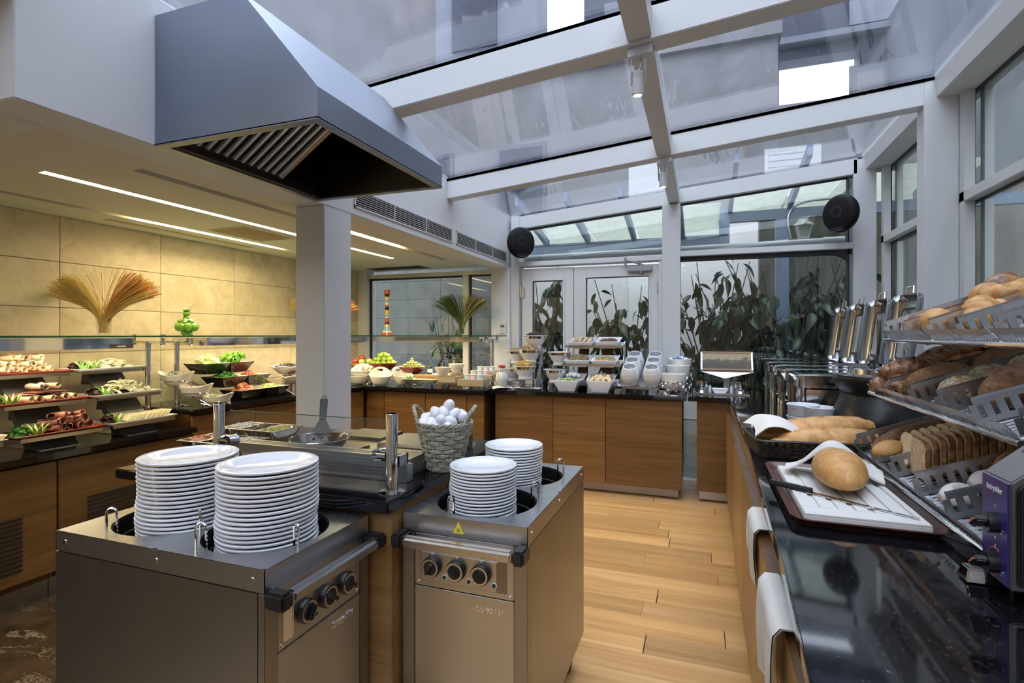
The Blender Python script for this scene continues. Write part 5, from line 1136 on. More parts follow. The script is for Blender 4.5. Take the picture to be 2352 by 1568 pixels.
wedge = G().grid(lambda u, v: (.034*math.sin(PI*v)*math.cos((u-.5)*1.5), .034*math.sin(PI*v)*math.sin((u-.5)*1.5), .034*math.cos(PI*v)), 6, 9).add([(0, 0, 0)], []).mesh('tomato_wedge', 'tomato_cut', 40, 0, 2, .012)
chem = G().ball((0, 0, 0), .0155, 14, 10, (1, 1, 1.05)).mesh('cherry_tomato', 'tomato', 60)
cuk = G().box(-.03, .03, -.007, .007, -.006, .006).mesh('cucumber_stick', 'cucumber_flesh', 35, .002)
leafl = sheet(lambda u, v: ((u-.5)*.13, (v-.5)*.055*math.sin(PI*(u*.85+.1)), .02*math.sin(u*3)+.012*math.cos(v*8+u*6)), 10, 7, 'lettuce', 'romaine_leaf', .0015)
cabl = sheet(lambda u, v: ((u-.5)*.085, (v-.5)*.075, .022*math.cos(u*4)*math.cos(v*4)+.006*math.sin(v*14)), 9, 9, 'cabbage', 'cabbage_leaf', .0015)
for fx, z, ys_, cs2 in rowsb:
    for k in range(2):
        y0, y1 = ys_[k], ys_[k+1]; cx, cy = fx-.12, (y0+y1)/2; w = (y1-y0)/2-.002; d = .118; h = .085
        m, kind, lb = cs2[k]
        t = thing('square_bowl', lb, 'bowl', (cx, cy, z-h))
        def ring(kx, ky, zz): return [(-kx, -ky, zz), (kx, -ky, zz), (kx, ky, zz), (-kx, ky, zz)]
        R = [ring(d*.6, w*.6, 0), ring(d, w, h-.004), ring(d, w, h)]
        g = G(); g.add([p for r in R for p in r], [(3, 2, 1, 0)]+[(i*4+j, i*4+(j+1) % 4, i*4+4+(j+1) % 4, i*4+4+j) for i in range(2) for j in range(4)]); g.obj('outer_shell', 'porcelain_black', t, 0)
        R = [ring(d, w, h), ring(d-.006, w-.006, h), ring(d*.62, w*.62, .012)]
        g = G(); g.add([p for r in R for p in r], [(i*4+j, i*4+(j+1) % 4, i*4+4+(j+1) % 4, i*4+4+j) for i in range(2) for j in range(4)]+[(8, 9, 10, 11)]); g.obj('inner_face', 'porcelain_warm', t, 0)
        rnd = random.Random(int(cy*100)+k)
        loc = lambda u, v, q: (cx+u*d*.72, cy+v*w*.72, z-h+q)
        if kind == 'balls':
            for i in range(30):
                a = i*2.4; b = math.sqrt((i+.5)/30); o = link('cherry_tomato', chem, None, loc(b*math.cos(a), b*math.sin(a), h*.62+.038*(1-b*b)), (rnd.random()*3, 0, 0)); tag(o, 'red cherry tomato in the black square bowl', 'tomato', 'cherry tomatoes')
        elif kind == 'wedge':
            for i in range(22):
                a = i*2.4; b = math.sqrt((i+.5)/22); o = link('tomato_wedge', wedge, None, loc(.85*b*math.cos(a), .85*b*math.sin(a), h*.68+.05*(1-b*b)), (rnd.uniform(0, 6), rnd.uniform(0, 6), rnd.uniform(0, 6))); tag(o, 'tomato wedge in the black square bowl', 'tomato', 'tomato wedges')
        elif kind == 'sticks':
            for i in range(26):
                a = i*2.4; b = math.sqrt((i+.5)/26)*.75; o = link('cucumber_stick', cuk, None, loc(b*math.cos(a), b*math.sin(a), h*.62+.05*(1-b*b)), (rnd.uniform(-.4, .4), rnd.uniform(-.5, .5), rnd.uniform(0, 3))); tag(o, 'peeled cucumber stick in the black square bowl', 'cucumber', 'cucumber sticks')
        elif m == 'lettuce':
            for i in range(26):
                o = link('romaine_leaf', leafl, None, loc(rnd.uniform(-.7, .7), rnd.uniform(-.7, .7), h+rnd.uniform(0, .035)), (rnd.uniform(-.8, .8), rnd.uniform(-1.2, .1), rnd.uniform(-.8, .8))); tag(o, 'green romaine leaf in the black square bowl', 'lettuce', 'romaine leaves')
        elif m == 'cabbage':
            for i in range(22):
                b = rnd.random(); a = rnd.uniform(0, 6.3); o = link('cabbage_leaf', cabl, None, loc(.8*b*math.cos(a), .8*b*math.sin(a), h*.85+.04*(1-b*b)), (rnd.uniform(-.7, .7), rnd.uniform(-.7, .7), rnd.uniform(0, 6))); tag(o, 'pale cabbage leaf in the black square bowl', 'cabbage', 'cabbage leaves')
        else: heap('herbs', 0, 0, h*.55, d*.78, w*.78, .06, 190, m, 7, t, .011, .5, 'leaf')
# ---- wavy white dishes further along
for k, (x, y, z, m, sh, lb) in enumerate(((-3.66, 3.95, 1.13, 'olive', 'ball', 'white wavy dish of black olives behind the salads'), (-3.66, 4.30, 1.14, 'yellow_mix', 'ball', 'white wavy dish of yellow pickles behind the salads'), (-3.52, 3.93, 1.045, 'mushroom', 'chip', 'white wavy dish of sliced mushrooms beside the column'), (-3.50, 4.22, 1.05, 'olive', 'ball', 'lower white wavy dish of black olives beside the column'), (-3.38, 4.02, .985, 'tomato_cut', 'chip', 'front white dish of red relish beside the column'))):
    t = thing('wavy_dish', lb, 'bowl', (x, y, z-.07))
    g = G().grid(lambda u, v: ((.06+.085*v**.8)*math.cos(u*2*PI), (.09+.085*v**.8)*math.sin(u*2*PI), .07*v+.006*v*math.cos(u*12*PI)), 48, 6, True); g.f.append(tuple(i*6 for i in range(48))); g.obj('dish', 'porcelain_warm', t, 60, 0, 2, .004)
    heap('filling', 0, 0, .04, .11, .14, .045, 110, m, 50+k, t, .011, .7, sh)
    G().cyl((0, 0, -(z-.07-.9005)), (0, 0, -.001), .06, .05, 20).obj('pedestal', 'rack_steel', t)
# ---- vases on the glass shelf
def vase_glass(prof, n, loc, name, label, m='clear'):
    t = thing(name, label, 'vase', loc); G().lathe(prof, n).obj('glass_vase', m, t, 50); return t
zs = 1.4155
def spag(label, loc, cols, n, L, fan, seed, spread_dir, H=.13, thin=.0016):
    t = vase_glass([(0, 0), (.033, 0), (.036, .01), (.047, H), (.0455, H), (.034, .014), (0, .014)], 24, loc, 'spaghetti_vase', label)
    rnd = random.Random(seed); gs = {c: G() for c in set(cols)}
    for i in range(n):
        s = rnd.choice((-1, 1)); th = (s*abs(rnd.gauss(fan, .2)) if rnd.random() < .95 else rnd.uniform(-fan, fan)); th = max(-1.25, min(1.25, th)); s = 1 if th > 0 else -1
        a0 = rnd.uniform(0, 6.3); r0 = .026*math.sqrt(rnd.random()); Ls = L*rnd.uniform(.90, 1.04)
        base = Vector((r0*math.cos(a0), r0*math.sin(a0), .018)); dirv = Vector(spread_dir).normalized(); sd = Vector((-dirv.y, dirv.x, 0))
        top = dirv*(math.sin(th)*Ls*.80)+sd*(rnd.gauss(0, .09)*L*.6)+Vector((0, 0, H*.8+(Ls-H*.5)*(.22+.60*math.cos(th))))
        mid = Vector((base.x*.8-s*.008*dirv.x, base.y*.8-s*.008*dirv.y, H*.9))
        p = bez(base, mid+Vector((0, 0, H*.15)), Vector((top.x*.35, top.y*.35, H+.6*(top.z-H))), top, 9)
        c = cols[int(rnd.random()*len(cols))] if s > 0 or len(cols) < 3 else cols[int(rnd.random()*2)]
        gs[c].tube(p, thin, 4)
    for c, g in gs.items(): stuff(g.obj('spaghetti_bundle', c, t, 60))
    return t
spag('glass vase of yellow and red spaghetti fanned out against the stone wall', (-3.62, 2.30, zs), ['spaghetti_yellow', 'spaghetti_tan', 'spaghetti_red', 'spaghetti_red', 'spaghetti_yellow'], 560, .47, .88, 3, (.94, .34, 0), .12, .0014)
spag('glass vase of spaghetti half hidden behind the white column', (-3.62, 4.38, zs), ['spaghetti_yellow', 'spaghetti_red', 'spaghetti_red'], 280, .47, .85, 5, (.94, .34, 0))
spag('glass vase of dark green spaghetti in front of the alcove window', (-2.40, 5.08, zs), ['spaghetti_green', 'spaghetti_green', 'spaghetti_tan'], 460, .47, .55, 6, (.94, .34, 0))
# pepper jar vase
pv = thing('pepper_vase', 'round glass vase packed with bright green peppers on the shelf', 'vase', (-3.56, 2.83, zs))
pp = [(0, 0), (.05, 0), (.052, .012), (.045, .022), (.062, .035), (.085, .062), (.088, .078), (.075, .10), (.045, .118), (.030, .135), (.028, .185), (.042, .205), (.044, .215), (.030, .215)]
G().lathe(pp, 32).obj('glass_vase', 'clear', pv, 60)
rnd = random.Random(2)
for z, R, n, s in ((.022, .022, 4, .022), (.062, .052, 9, .030), (.062, .012, 2, .028), (.098, .036, 6, .024), (.128, .010, 2, .018), (.158, .010, 3, .016), (.185, .014, 4, .013)):
    for i in range(n):
        a = 2*PI*i/n+rnd.random()*.4; G().ball((R*math.cos(a), R*math.sin(a), z), s, 10, 7, (.95, .95, 1.05)).obj('pepper', 'pepper_green', pv, 60)
# striped vase in sand bands
sv = thing('striped_vase', 'tall flared vase with red, yellow, blue and black stripes', 'vase', (-3.26, 4.99, zs))
def vr(z): 
    H = .50; q = z/H; return .022+.052*max(0, 1-q/.32)**1.8+.014*max(0, (q-.78)/.22)**1.5
bands = [('band_red', .0, .03), ('band_white', .03, .05), ('band_blue', .05, .09), ('band_yellow', .09, .12), ('band_black', .12, .145), ('band_red', .145, .19), ('band_white', .19, .205), ('band_blue', .205, .225), ('band_yellow', .225, .28), ('band_black', .28, .31), ('band_red', .31, .335), ('band_white', .335, .36), ('band_blue', .36, .39), ('band_yellow', .39, .425), ('band_black', .425, .455), ('band_red', .455, .50)]
for m, a, b_ in bands: G().lathe([(vr(a+(b_-a)*i/4), a+(b_-a)*i/4) for i in range(5)], 28).obj('stripe', m, sv, 60)
# ================================================================== BACK COUNTER
# pierced metal rings used as bowl stands
def pierced(parent, r, h, m, nr=10, rows=2, z0=0, thin=.0028):
    rr = min(h/(2*rows), PI*r/nr)*1.04
    for j in range(rows):
        for i in range(nr):
            a = 2*PI*(i+.5*j)/nr; zc = z0+rr+(h-2*rr)*(j/max(1, rows-1) if rows > 1 else .5)
            for q in (1.0, .55):
                pts = [(r*math.cos(a+q*rr*math.cos(t)/r), r*math.sin(a+q*rr*math.cos(t)/r), zc+q*rr*math.sin(t)) for t in [2*PI*k/16 for k in range(16)]]
                G().tube(pts, thin, 4, True).obj('scroll_ring', m, parent)
    for z in (z0+.002, z0+h-.002): G().tube(ring_pts((0, 0), r, 32, z)[:-1], .0035, 5, True).obj('hoop', m, parent)
def stand(label, x, y, r, h, m='chrome', z=.9005, nr=10, rows=2):
    t = thing('pierced_stand', label, 'bowl stand', (x, y, z)); pierced(t, r, h, m, nr, rows); return t
def rbowl(R, h, m, foot=.45, name='bowl', lip=.006):
    return G().lathe([(0, 0), (R*foot, 0), (R*(foot+.02), .006), (R*.72, h*.35), (R*.93, h*.75), (R, h-.004), (R+lip*.3, h), (R-lip, h), (R*.90, h*.75), (R*.69, h*.38), (R*foot, .012), (0, .012)], 44).mesh(name, m, 50)
rb = rbowl(.152, .085, 'red_bowl', .42); yb = rbowl(.15, .085, 'yellow_bowl', .42)
stand('pierced metal stand under the bowl of limes', -3.30, 4.98, .075, .125); stand('pierced metal stand under the bowl of grapes', -2.935, 4.97, .085, .095); stand('pierced metal stand under the yellow apple bowl', -3.60, 5.02, .075, .12)
fruit = {'lime': G().lathe([(0, -.031)]+[(.0255*math.sin(PI*q/12)**.9, -.031*math.cos(PI*q/12)) for q in range(1, 12)]+[(0, .031)], 14).mesh('lime', 'lime', 60),
         'apple_red': G().ball((0, 0, 0), .037, 16, 10, (1, 1, .92)).mesh('apple', 'apple_red', 60), 'apple_green': G().ball((0, 0, 0), .036, 16, 10, (1, 1, .92)).mesh('apple', 'grape', 60),
         'grape': G().ball((0, 0, 0), .0125, 10, 8, (1, 1, 1.25)).mesh('grape', 'grape', 60)}
def fbowl(label, me, x, y, z, items, R):
    t = thing('fruit_bowl', label, 'bowl', (x, y, z)); link('bowl', me, t)
    for (key, nm, lb, grp, dx, dy, dz) in items:
        o = link(nm, fruit[key], None, (x+dx, y+dy, z+dz), (random.uniform(0, 3), random.uniform(-.6, .6), random.uniform(0, 3))); tag(o, lb, nm, grp)
def pile(key, nm, lb, grp, R, z0, s, rows, seed, first=1.0):
    rnd = random.Random(seed); out = []
    for r in range(rows):
        RR = R*(1-.30*r)
        if RR < s*.6: out.append((key, nm, lb, grp, 0, 0, z0+r*s*1.5)); break
        n = max(3, int(2*PI*RR/(2.05*s)))
        for i in range(n): a = 2*PI*i/n+r*.4; out.append((key, nm, lb, grp, RR*math.cos(a)+rnd.uniform(-.003, .003), RR*math.sin(a)+rnd.uniform(-.003, .003), z0+r*s*1.5))
        if r == rows-1 or RR > 2.5*s:
            for i in range(int(n*.4)): a = 2*PI*i/max(1, int(n*.4)); out.append((key, nm, lb, grp, RR*.45*math.cos(a), RR*.45*math.sin(a), z0+r*s*1.5+s*.4))
    return out
fbowl('red fruit bowl piled with limes on a pierced stand', rb, -3.30, 4.98, 1.026, pile('lime', 'lime', 'green lime in the pile on the red bowl', 'limes in the red bowl', .115, .085, .027, 3, 1), .15)
fbowl('red fruit bowl heaped with green grapes', rb, -2.935, 4.97, .996, pile('grape', 'grape', 'pale green grape in the heap on the red bowl', 'grapes in the red bowl', .125, .078, .0145, 5, 2), .15)
fbowl('yellow fruit bowl of red and green apples beside the column', yb, -3.60, 5.02, 1.021, [('apple_red' if i % 3 == 1 else 'apple_green', 'apple', '%s apple in the yellow bowl' % ('red' if i % 3 == 1 else 'green'), 'apples in the yellow bowl', .085*math.cos(i*1.05), .085*math.sin(i*1.05), .10) for i in range(6)]+[('apple_red', 'apple', 'red apple in the middle of the yellow bowl', 'apples in the yellow bowl', .0, -.01, .14)], .15)
# melon dish
t = thing('melon_dish', 'ribbed cream dish of melon slices beside the column', 'bowl', (-3.42, 4.78, .965))
g = G().lathe([(0, 0), (.08, 0), (.085, .01), (.12, .025), (.118, .03), (.145, .045), (.143, .05), (.175, .075), (.168, .078), (.13, .045), (.08, .015), (0, .012)], 44); g.obj('dish', 'porcelain_warm', t, 50)
stand('pierced metal stand under the melon dish', -3.42, 4.78, .075, .063, 'chrome', .9005, 10, 1)
mm_ = sheet(lambda u, v: ((u-.5)*.12, (v-.5)*.06*math.sin(PI*(u*.9+.05)), .05*math.sin(PI*u)+.0*v), 10, 5, 'white_cheese', 'melon_slice', .012)
for i in range(11): tag(link('melon_slice', mm_, None, (-3.42+.08*math.cos(i*2.4)*math.sqrt(i/11), 4.78+.08*math.sin(i*2.4)*math.sqrt(i/11), 1.035+.03*(1-i/11)), (random.uniform(-.4, .4), random.uniform(-.3, .3), random.uniform(0, 6))), 'pale melon slice in the ribbed cream dish', 'melon', 'melon slices')
# white scoop bowls with hand hole
def scoop_mesh():
    def fn(u, v):
        a = u*2*PI; k = .5+.5*v**.55; back = .5-.5*math.cos(a-PI/2+PI)  # highest at +y
        return (.115*k*math.cos(a), .105*k*math.sin(a)+.02*v*back, v*(.085+.095*back**2))
    g = G().grid(fn, 48, 9, True); fs = []
    g.f.append(tuple(i*9 for i in range(48)))
    # hand hole in the tall back
    hole = {(i, j) for i in (10, 11, 12, 13) for j in (6,)}
    g.f = [f for f in g.f if not (len(f) == 4 and any(set(f) == {i*9+j, ((i+1) % 48)*9+j, ((i+1) % 48)*9+j+1, i*9+j+1} for (i, j) in hole))]
    return g.mesh('scoop_bowl', 'porcelain_warm', 60, 0, 2, .005)
scm = scoop_mesh()
for k, (x, y, rz, lb) in enumerate(((-3.40, 4.655, .5, 'white scoop bowl with a hand hole beside the column'), (-3.125, 4.66, .6, 'white scoop bowl with a hand hole in front of the limes'), (-2.92, 4.77, 1.1, 'white scoop bowl with a hand hole behind the cracker tray'))):
    tag(link('scoop_bowl', scm, None, (x, y, .9055), (0, 0, rz)), lb, 'bowl')
# wire stands with cracker trays and crates
def wstand(label, x0, x1, y0, y1, h):
    t = thing('wire_stand', label, 'display stand', (0, 0, .9005))
    for yy in (y0, y1):
        n = max(2, int((x1-x0)/.055)); w = (x1-x0)/n
        for i in range(n):
            a = x0+i*w; G().tube([(a, yy, h), (a+w*.22, yy, h*.5), (a+w*.08, yy, .003), (a+w*.5, yy, .003), (a+w*.72, yy, h*.5), (a+w*.5, yy, h)], .0025, 4).obj('wire_loop', 'iron', t)
    g = G().box(x0, x1, y0, y0+.006, h, h+.006).box(x0, x1, y1-.006, y1, h, h+.006).box(x0, x0+.006, y0, y1, h, h+.006).box(x1-.006, x1, y0, y1, h, h+.006); g.obj('top_frame', 'slot_steel', t, 0)
wstand('low black wire stand under the cracker tray', -2.86, -2.50, 4.63, 4.80, .05); wstand('low black wire stand under the small wooden crate', -2.50, -2.22, 4.66, 4.86, .045); wstand('low black wire stand under the yogurt crate', -2.20, -1.95, 4.66, 4.86, .018)
platter('long cream tray of crackers and sliced cheese by the yogurts', 'porcelain_warm', -2.87, -2.47, 4.625, 4.81, .9575, 'tray')
crk = G().lathe([(0, 0), (.026, 0), (.027, .002), (.026, .005), (0, .005)], 18).mesh('cracker', 'cracker', 40)
for i in range(24): tag(link('cracker', crk, None, (-2.765+i*.0135, 4.765, .992), (0, 1.05, 0)), '%s round cracker from the left in the tray row' % ORD[i], 'cracker', 'crackers in the long tray')
wch = G().box(-.03, .03, -.02, .02, 0, .006).mesh('cheese_slice', 'white_cheese', 35, .002)
for i in range(14): tag(link('cheese_slice', wch, None, (-2.73+i*.018, 4.685, .968+.0*i), (0, -.3, .2)), '%s white cheese slice from the left in the cracker tray' % ORD[i], 'cheese', 'cheese slices in the cracker tray')
crown((-2.80, 4.70, .9635), 'yellow-green cut garnish at the left end of the cracker tray', 7, .026, .05)
def crate(name, label, x0, x1, y0, y1, z0, h, m='wood_crate'):
    t = thing(name, label, 'crate', (0, 0, z0)); g = 0
    G().box(x0, x1, y0, y0+.010, 0, h).obj('front_board', m, t, 0, .0015)
    G().box(x0, x1, y1-.010, y1, 0, h).obj('back_board', m, t, 0, .0015)
    G().box(x0, x0+.010, y0+.0105, y1-.0105, 0, h).obj('side_board', m, t, 0, .0015); G().box(x1-.010, x1, y0+.0105, y1-.0105, 0, h).obj('side_board', m, t, 0, .0015)
    G().box(x0+.0105, x1-.0105, y0+.0105, y1-.0105, 0, .008).obj('bottom', m, t, 0)
crate('wooden_crate', 'small pale wooden crate beside the white bowls', -2.50, -2.27, 4.665, 4.86, .952, .055)
crate('wooden_crate', 'pale wooden crate of yogurt pots in front', -2.24, -1.965, 4.645, 4.80, .925, .065)
crate('wooden_crate', 'second wooden crate of yogurt pots behind', -2.26, -1.955, 4.82, 4.97, .955, .065); crate('wooden_crate', 'rear raised wooden crate of yogurt pots', -2.26, -1.95, 4.99, 5.14, .985, .065)
def yog(x, y, z, k):
    t = thing('yogurt_pot', YL, 'yogurt', (x, y, z), (k*1.3) % 6, 'yogurt pots in the wooden crates')
    link('cup', YC[k % 2], t); link('foil_lid', YLd, t); link('leaf_mark', YM, t)
YC = [G().lathe([(0, 0), (.023, 0), (.024, .002), (.029, .042), (.032, .044), (.032, .046), (0, .046)], 18).mesh('cup', m, 40) for m in ('yogurt_blue', 'yogurt_pink')]
YLd = G().lathe([(0, .0462), (.033, .0462), (.033, .048), (0, .0485)], 18).mesh('foil_lid', 'yogurt_white', 40)
YM = G().grid(lambda u, v: ((.0265+.004*v)*math.cos((u-.5)*1.4-PI/2), (.0265+.004*v)*math.sin((u-.5)*1.4-PI/2), .008+.028*v), 8, 3).mesh('leaf_mark', 'yogurt_white', 60, 0, 2, .001)
k = 0
for z, y, xa, n, row in ((.9335, 4.695, -2.205, 4, 'front'), (.9335, 4.755, -2.205, 4, 'front'), (.9635, 4.865, -2.22, 4, 'second'), (.9635, 4.93, -2.22, 4, 'second'), (.9935, 5.035, -2.22, 4, 'rear'), (.9935, 5.10, -2.22, 4, 'rear'), (.983, 4.725, -2.17, 3, 'upper front'), (1.012, 4.90, -2.18, 3, 'upper second'), (1.043, 5.07, -2.18, 3, 'upper rear')):
    for i in range(n):
        YL = '%s yogurt pot from the left, %s row at y%s' % (ORD[i], row, '') if False else ('%s %s yogurt pot from the left in the %s crate' % (ORD[i], 'stacked' if 'upper' in row else ('nearer' if y in (4.695, 4.865, 5.035) else 'farther'), row.replace('upper ', '')))
        yog(xa+i*.067, y, z, k); k += 1
# white bowls, jam jars, coasters
wbm = rbowl(.086, .088, 'porcelain_warm', .5, 'bowl', .004)
for x, y, z, lb in ((-2.45, 4.75, 1.008, 'white ribbed bowl standing on the small crate'), (-2.42, 5.00, 1.03, 'white ribbed bowl raised behind the yogurts')):
    tag(link('white_bowl', wbm, None, (x, y, z)), lb, 'bowl')
tag(G().lathe([(0, 0), (.07, 0), (.07, .128), (0, .128)], 24, (-2.42, 5.00, .9005)).obj('round_riser', 'wood_crate', None, 40), 'round wooden riser under the rear white bowl', 'riser')
for k, (x, y, m, lb) in enumerate(((-2.735, 5.0, 'jam_dark', 'small jar of dark berry jam with a blue label'), (-2.60, 5.02, 'jam_amber', 'small jar of amber jam with a spoon'), (-2.50, 5.08, 'jam_dark', 'small jar of dark jam behind the amber one'))):
    t = thing('jam_jar', lb, 'jar', (x, y, 1.0005))
    G().lathe([(0, .001), (.026, .001), (.027, .05), (.027, .075), (0, .075)], 20).obj('jam', m, t)
    G().lathe([(0, 0), (.0285, 0), (.0295, .004), (.0295, .075), (.026, .085), (.026, .095), (.0248, .095), (.0248, .085), (.028, .074), (.028, .004)], 20).obj('glass', 'clear', t, 50)
    if k == 0: G().lathe([(.0298, .02), (.0298, .06)], 20).obj('paper_label', 'yogurt_blue', t, 60, 0, 2, .0006)
    G().tube([(0, 0, .06), (.012, .005, .15)], .003, 6).obj('spoon', 'slot_steel', t)
t = thing('jam_tray', 'white plate under the jam jars', 'plate', (-2.62, 5.03, .9005)); G().lathe([(0, .09), (.15, .09), (.17, .098), (.168, .10), (.15, .094), (0, .0935)], 40).obj('plate', 'porcelain_warm', t); G().cyl((0, 0, 0), (0, 0, .0895), .06, .05, 20).obj('foot', 'porcelain_warm', t)
# milk jug on a napkin plate
sp = thing('saucer', 'white saucer with a napkin under the milk jug', 'saucer', (-1.835, 4.80, .9005)); G().lathe([(0, 0), (.05, 0), (.085, .012), (.084, .015), (.05, .005), (0, .005)], 32).obj('dish', 'porcelain', sp)
tag(sheet and link('paper_napkin', sheet(lambda u, v: ((u-.5)*.20, (v-.5)*.17, .010*math.sin(u*6)*math.sin(v*5)+.016-.045*((u-.5)**2+(v-.5)**2)), 14, 14, 'linen', 'paper_napkin', .0015), None, (-1.835, 4.80, .9095), (0, 0, .5)), 'crumpled white napkin under the milk jug', 'napkin')
jg = thing('milk_jug', 'glass jug of milk with a red-topped lid', 'jug', (-1.835, 4.80, .929))
jp = [(0, 0), (.045, 0), (.062, .03), (.068, .06), (.060, .10), (.042, .14), (.036, .17), (.042, .20)]
G().lathe(jp, 32).obj('glass_body', 'clear', jg, 60, 0, 2, .002)
G().lathe([(0, .004), (.043, .004), (.0595, .03), (.0655, .06), (.0575, .10), (.043, .132), (0, .132)], 32).obj('milk', 'milk', jg, 60)
G().lathe([(.030, .17), (.0345, .172), (.037, .19), (.030, .197), (0, .197)], 24).obj('lid_seal', 'red_paint', jg, 50)
G().tube(bez((.0, -.038, .185), (0, -.095, .18), (0, -.10, .09), (0, -.066, .06), 12), .006, 8).obj('handle', 'clear', jg, 60)
# ---- cereal bowls with steel bands
CB = [G().lathe([(0, 0), (.062, 0), (.064, .018), (.058, .022), (.082, .055), (.100, .088), (.104, .095)], 44).mesh('bowl', 'porcelain', 50),
      G().lathe([(.104, .095), (.1075, .0955), (.110, .118), (.1055, .1185)], 44).mesh('steel_band', 'chrome', 50),
      G().lathe([(.1055, .1185), (.119, .121), (.120, .125), (.112, .127), (.104, .118), (.095, .09), (.06, .03), (0, .024)], 44).mesh('rim', 'porcelain', 50)]
cbs = [(-1.565, 5.03, 1.415, 'choco', .045, 'ball', .008, 'topmost cereal bowl, heaped with dark chocolate cereal'), (-1.60, 4.965, 1.278, 'muesli', .055, 'chip', .010, 'middle cereal bowl heaped with muesli'), (-1.775, 5.08, 1.262, 'muesli', .035, 'chip', .009, 'cereal bowl of oat flakes behind the middle bowl'), (-1.635, 4.90, 1.118, 'cornflakes', .055, 'chip', .012, 'lowest cereal bowl heaped with cornflakes'), (-1.80, 5.0, 1.090, 'dates', .012, 'ball', .010, 'cereal bowl of raisins behind the milk jug'), (-1.315, 5.02, 1.255, None, 0, '', 0, 'empty upper white cereal bowl with a steel band'), (-1.335, 4.95, 1.090, 'dates', .004, 'ball', .010, 'nearly empty lower cereal bowl with dark crumbs')]
for k, (x, y, zr, m, h, sh, sz, lb) in enumerate(cbs):
    t = thing('cereal_bowl', lb, 'bowl', (x, y, zr-.127))
    link('bowl', CB[0], t); link('steel_band', CB[1], t); link('rim', CB[2], t)
    if m: heap('cereal', 0, 0, .112 if h > .02 else .095, .092 if h > .02 else .05, .092 if h > .02 else .05, h, 260 if h > .02 else 14, m, 70+k, t, sz, .6, sh)
st = thing('cereal_stand', 'stepped steel stand carrying the cereal bowls', 'display stand', (0, 0, .9005))
for xc, ysl in ((-1.60, ((4.90, .090), (4.965, .250), (5.03, .387))), (-1.79, ((5.0, .062), (5.08, .234))), (-1.325, ((4.95, .062), (5.02, .227)))):
    for yy, z in ysl: G().box(xc-.075-(.035 if xc == -1.60 else 0), xc+.075+(.03 if xc == -1.60 else 0), yy-.06, yy+.06, z-.006, z-.001).obj('step', 'rack_steel', st, 0, .001)
    zt = ysl[-1][1]
    for sx in (-.08, .078): G().hexa([(xc+sx,ysl[0][0]-.03,0),(xc+sx+.003,ysl[0][0]-.03,0),(xc+sx+.003,ysl[0][0]+.13,0),(xc+sx,ysl[0][0]+.13,0)], [(xc+sx,ysl[-1][0]+.07,zt-.007),(xc+sx+.003,ysl[-1][0]+.07,zt-.007),(xc+sx+.003,ysl[-1][0]+.12,zt-.007),(xc+sx,ysl[-1][0]+.12,zt-.007)]).obj('side_plate', 'rack_steel', st, 0)
platter('small white tray of chocolate pieces in front of the cereal bowls', 'porcelain', -1.70, -1.43, 4.72, 4.80, .9005, 'tray')
heapthing('chocolate_pieces', 'dark chocolate pieces scattered on the small white tray', 'chocolate', -1.565, 4.76, .906, .09, .022, .010, 60, 'choco', 9, .008, .6, 'chip')
# ---- square dishes on a three-tier rack
def sqdish(name, label, x, y, z, w, d, h, tilt=0.0, taper=.68, m='porcelain'):
    t = thing(name, label, 'dish', (x, y, z), 0, None, (tilt, 0, 0))
    def ring(kx, ky, zz): return [(-kx, -ky, zz), (kx, -ky, zz), (kx, ky, zz), (-kx, ky, zz)]
    a, b = w/2, d/2
    R = [ring(a*taper, b*taper, 0), ring(a, b, h-.003), ring(a, b, h), ring(a-.006, b-.006, h), ring(a*taper-.005, b*taper-.005, .008)]
    G().add([p for r in R for p in r], [(3, 2, 1, 0)]+[(i*4+j, i*4+(j+1) % 4, i*4+4+(j+1) % 4, i*4+4+j) for i in range(4) for j in range(4)]+[(16, 17, 18, 19)]).obj('dish', m, t, 30, .002, 1)
    return t
TL = .22
figm = G().ball((0, 0, 0), .026, 12, 7, (1, 1, .5)).mesh('dried_fig', 'figs', 60)
t1 = sqdish('square_dish', 'white dish of dried figs on the top tier', -1.095, 5.11, 1.300, .235, .20, .075, TL)
for i in range(12): tag(link('dried_fig', figm, None, (-1.17+.048*(i % 4), 5.06+.045*(i // 4), 1.362+.012*(i // 4)), (random.uniform(-.5, .5)+TL, random.uniform(-.5, .5), 0)), 'dried fig in the top left white dish', 'fig', 'dried figs')
t2 = sqdish('square_dish', 'white dish of hazelnuts on the top tier', -.845, 5.11, 1.305, .235, .20, .075, TL); heap('nuts', 0, 0, .05, .085, .07, .025, 120, 'nuts', 11, t2, .008, .8)
t3 = sqdish('square_dish', 'white dish of mixed seeds on the middle tier', -1.115, 5.01, 1.130, .25, .21, .075, TL); heap('seeds', 0, 0, .05, .10, .08, .045, 180, 'seeds_mix', 12, t3, .008, .8)
t4 = sqdish('square_dish', 'white dish of candied fruit on the middle tier', -.858, 5.01, 1.130, .25, .21, .075, TL); heap('candied_fruit', 0, 0, .05, .095, .075, .022, 40, 'dried_green', 13, t4, .013, .6); heap('candied_peel', 0, 0, .052, .09, .07, .024, 40, 'dried_orange', 14, t4, .010, .6, 'stick')
t5 = sqdish('square_dish', 'white dish of white sugared sweets on the bottom tier', -1.165, 4.96, .955, .25, .19, .075, TL)
mrm = G().ball((0, 0, 0), .021, 12, 7, (1, 1, .85)).mesh('meringue', 'meringue', 60)
for i in range(14): tag(link('meringue', mrm, None, (-1.165+.05*math.cos(i*2.4)*math.sqrt(i/10), 4.965+.042*math.sin(i*2.4)*math.sqrt(i/10), 1.028+.025*(1-i/14))), 'white sugared sweet in the bottom tier dish', 'sweet', 'white sweets')
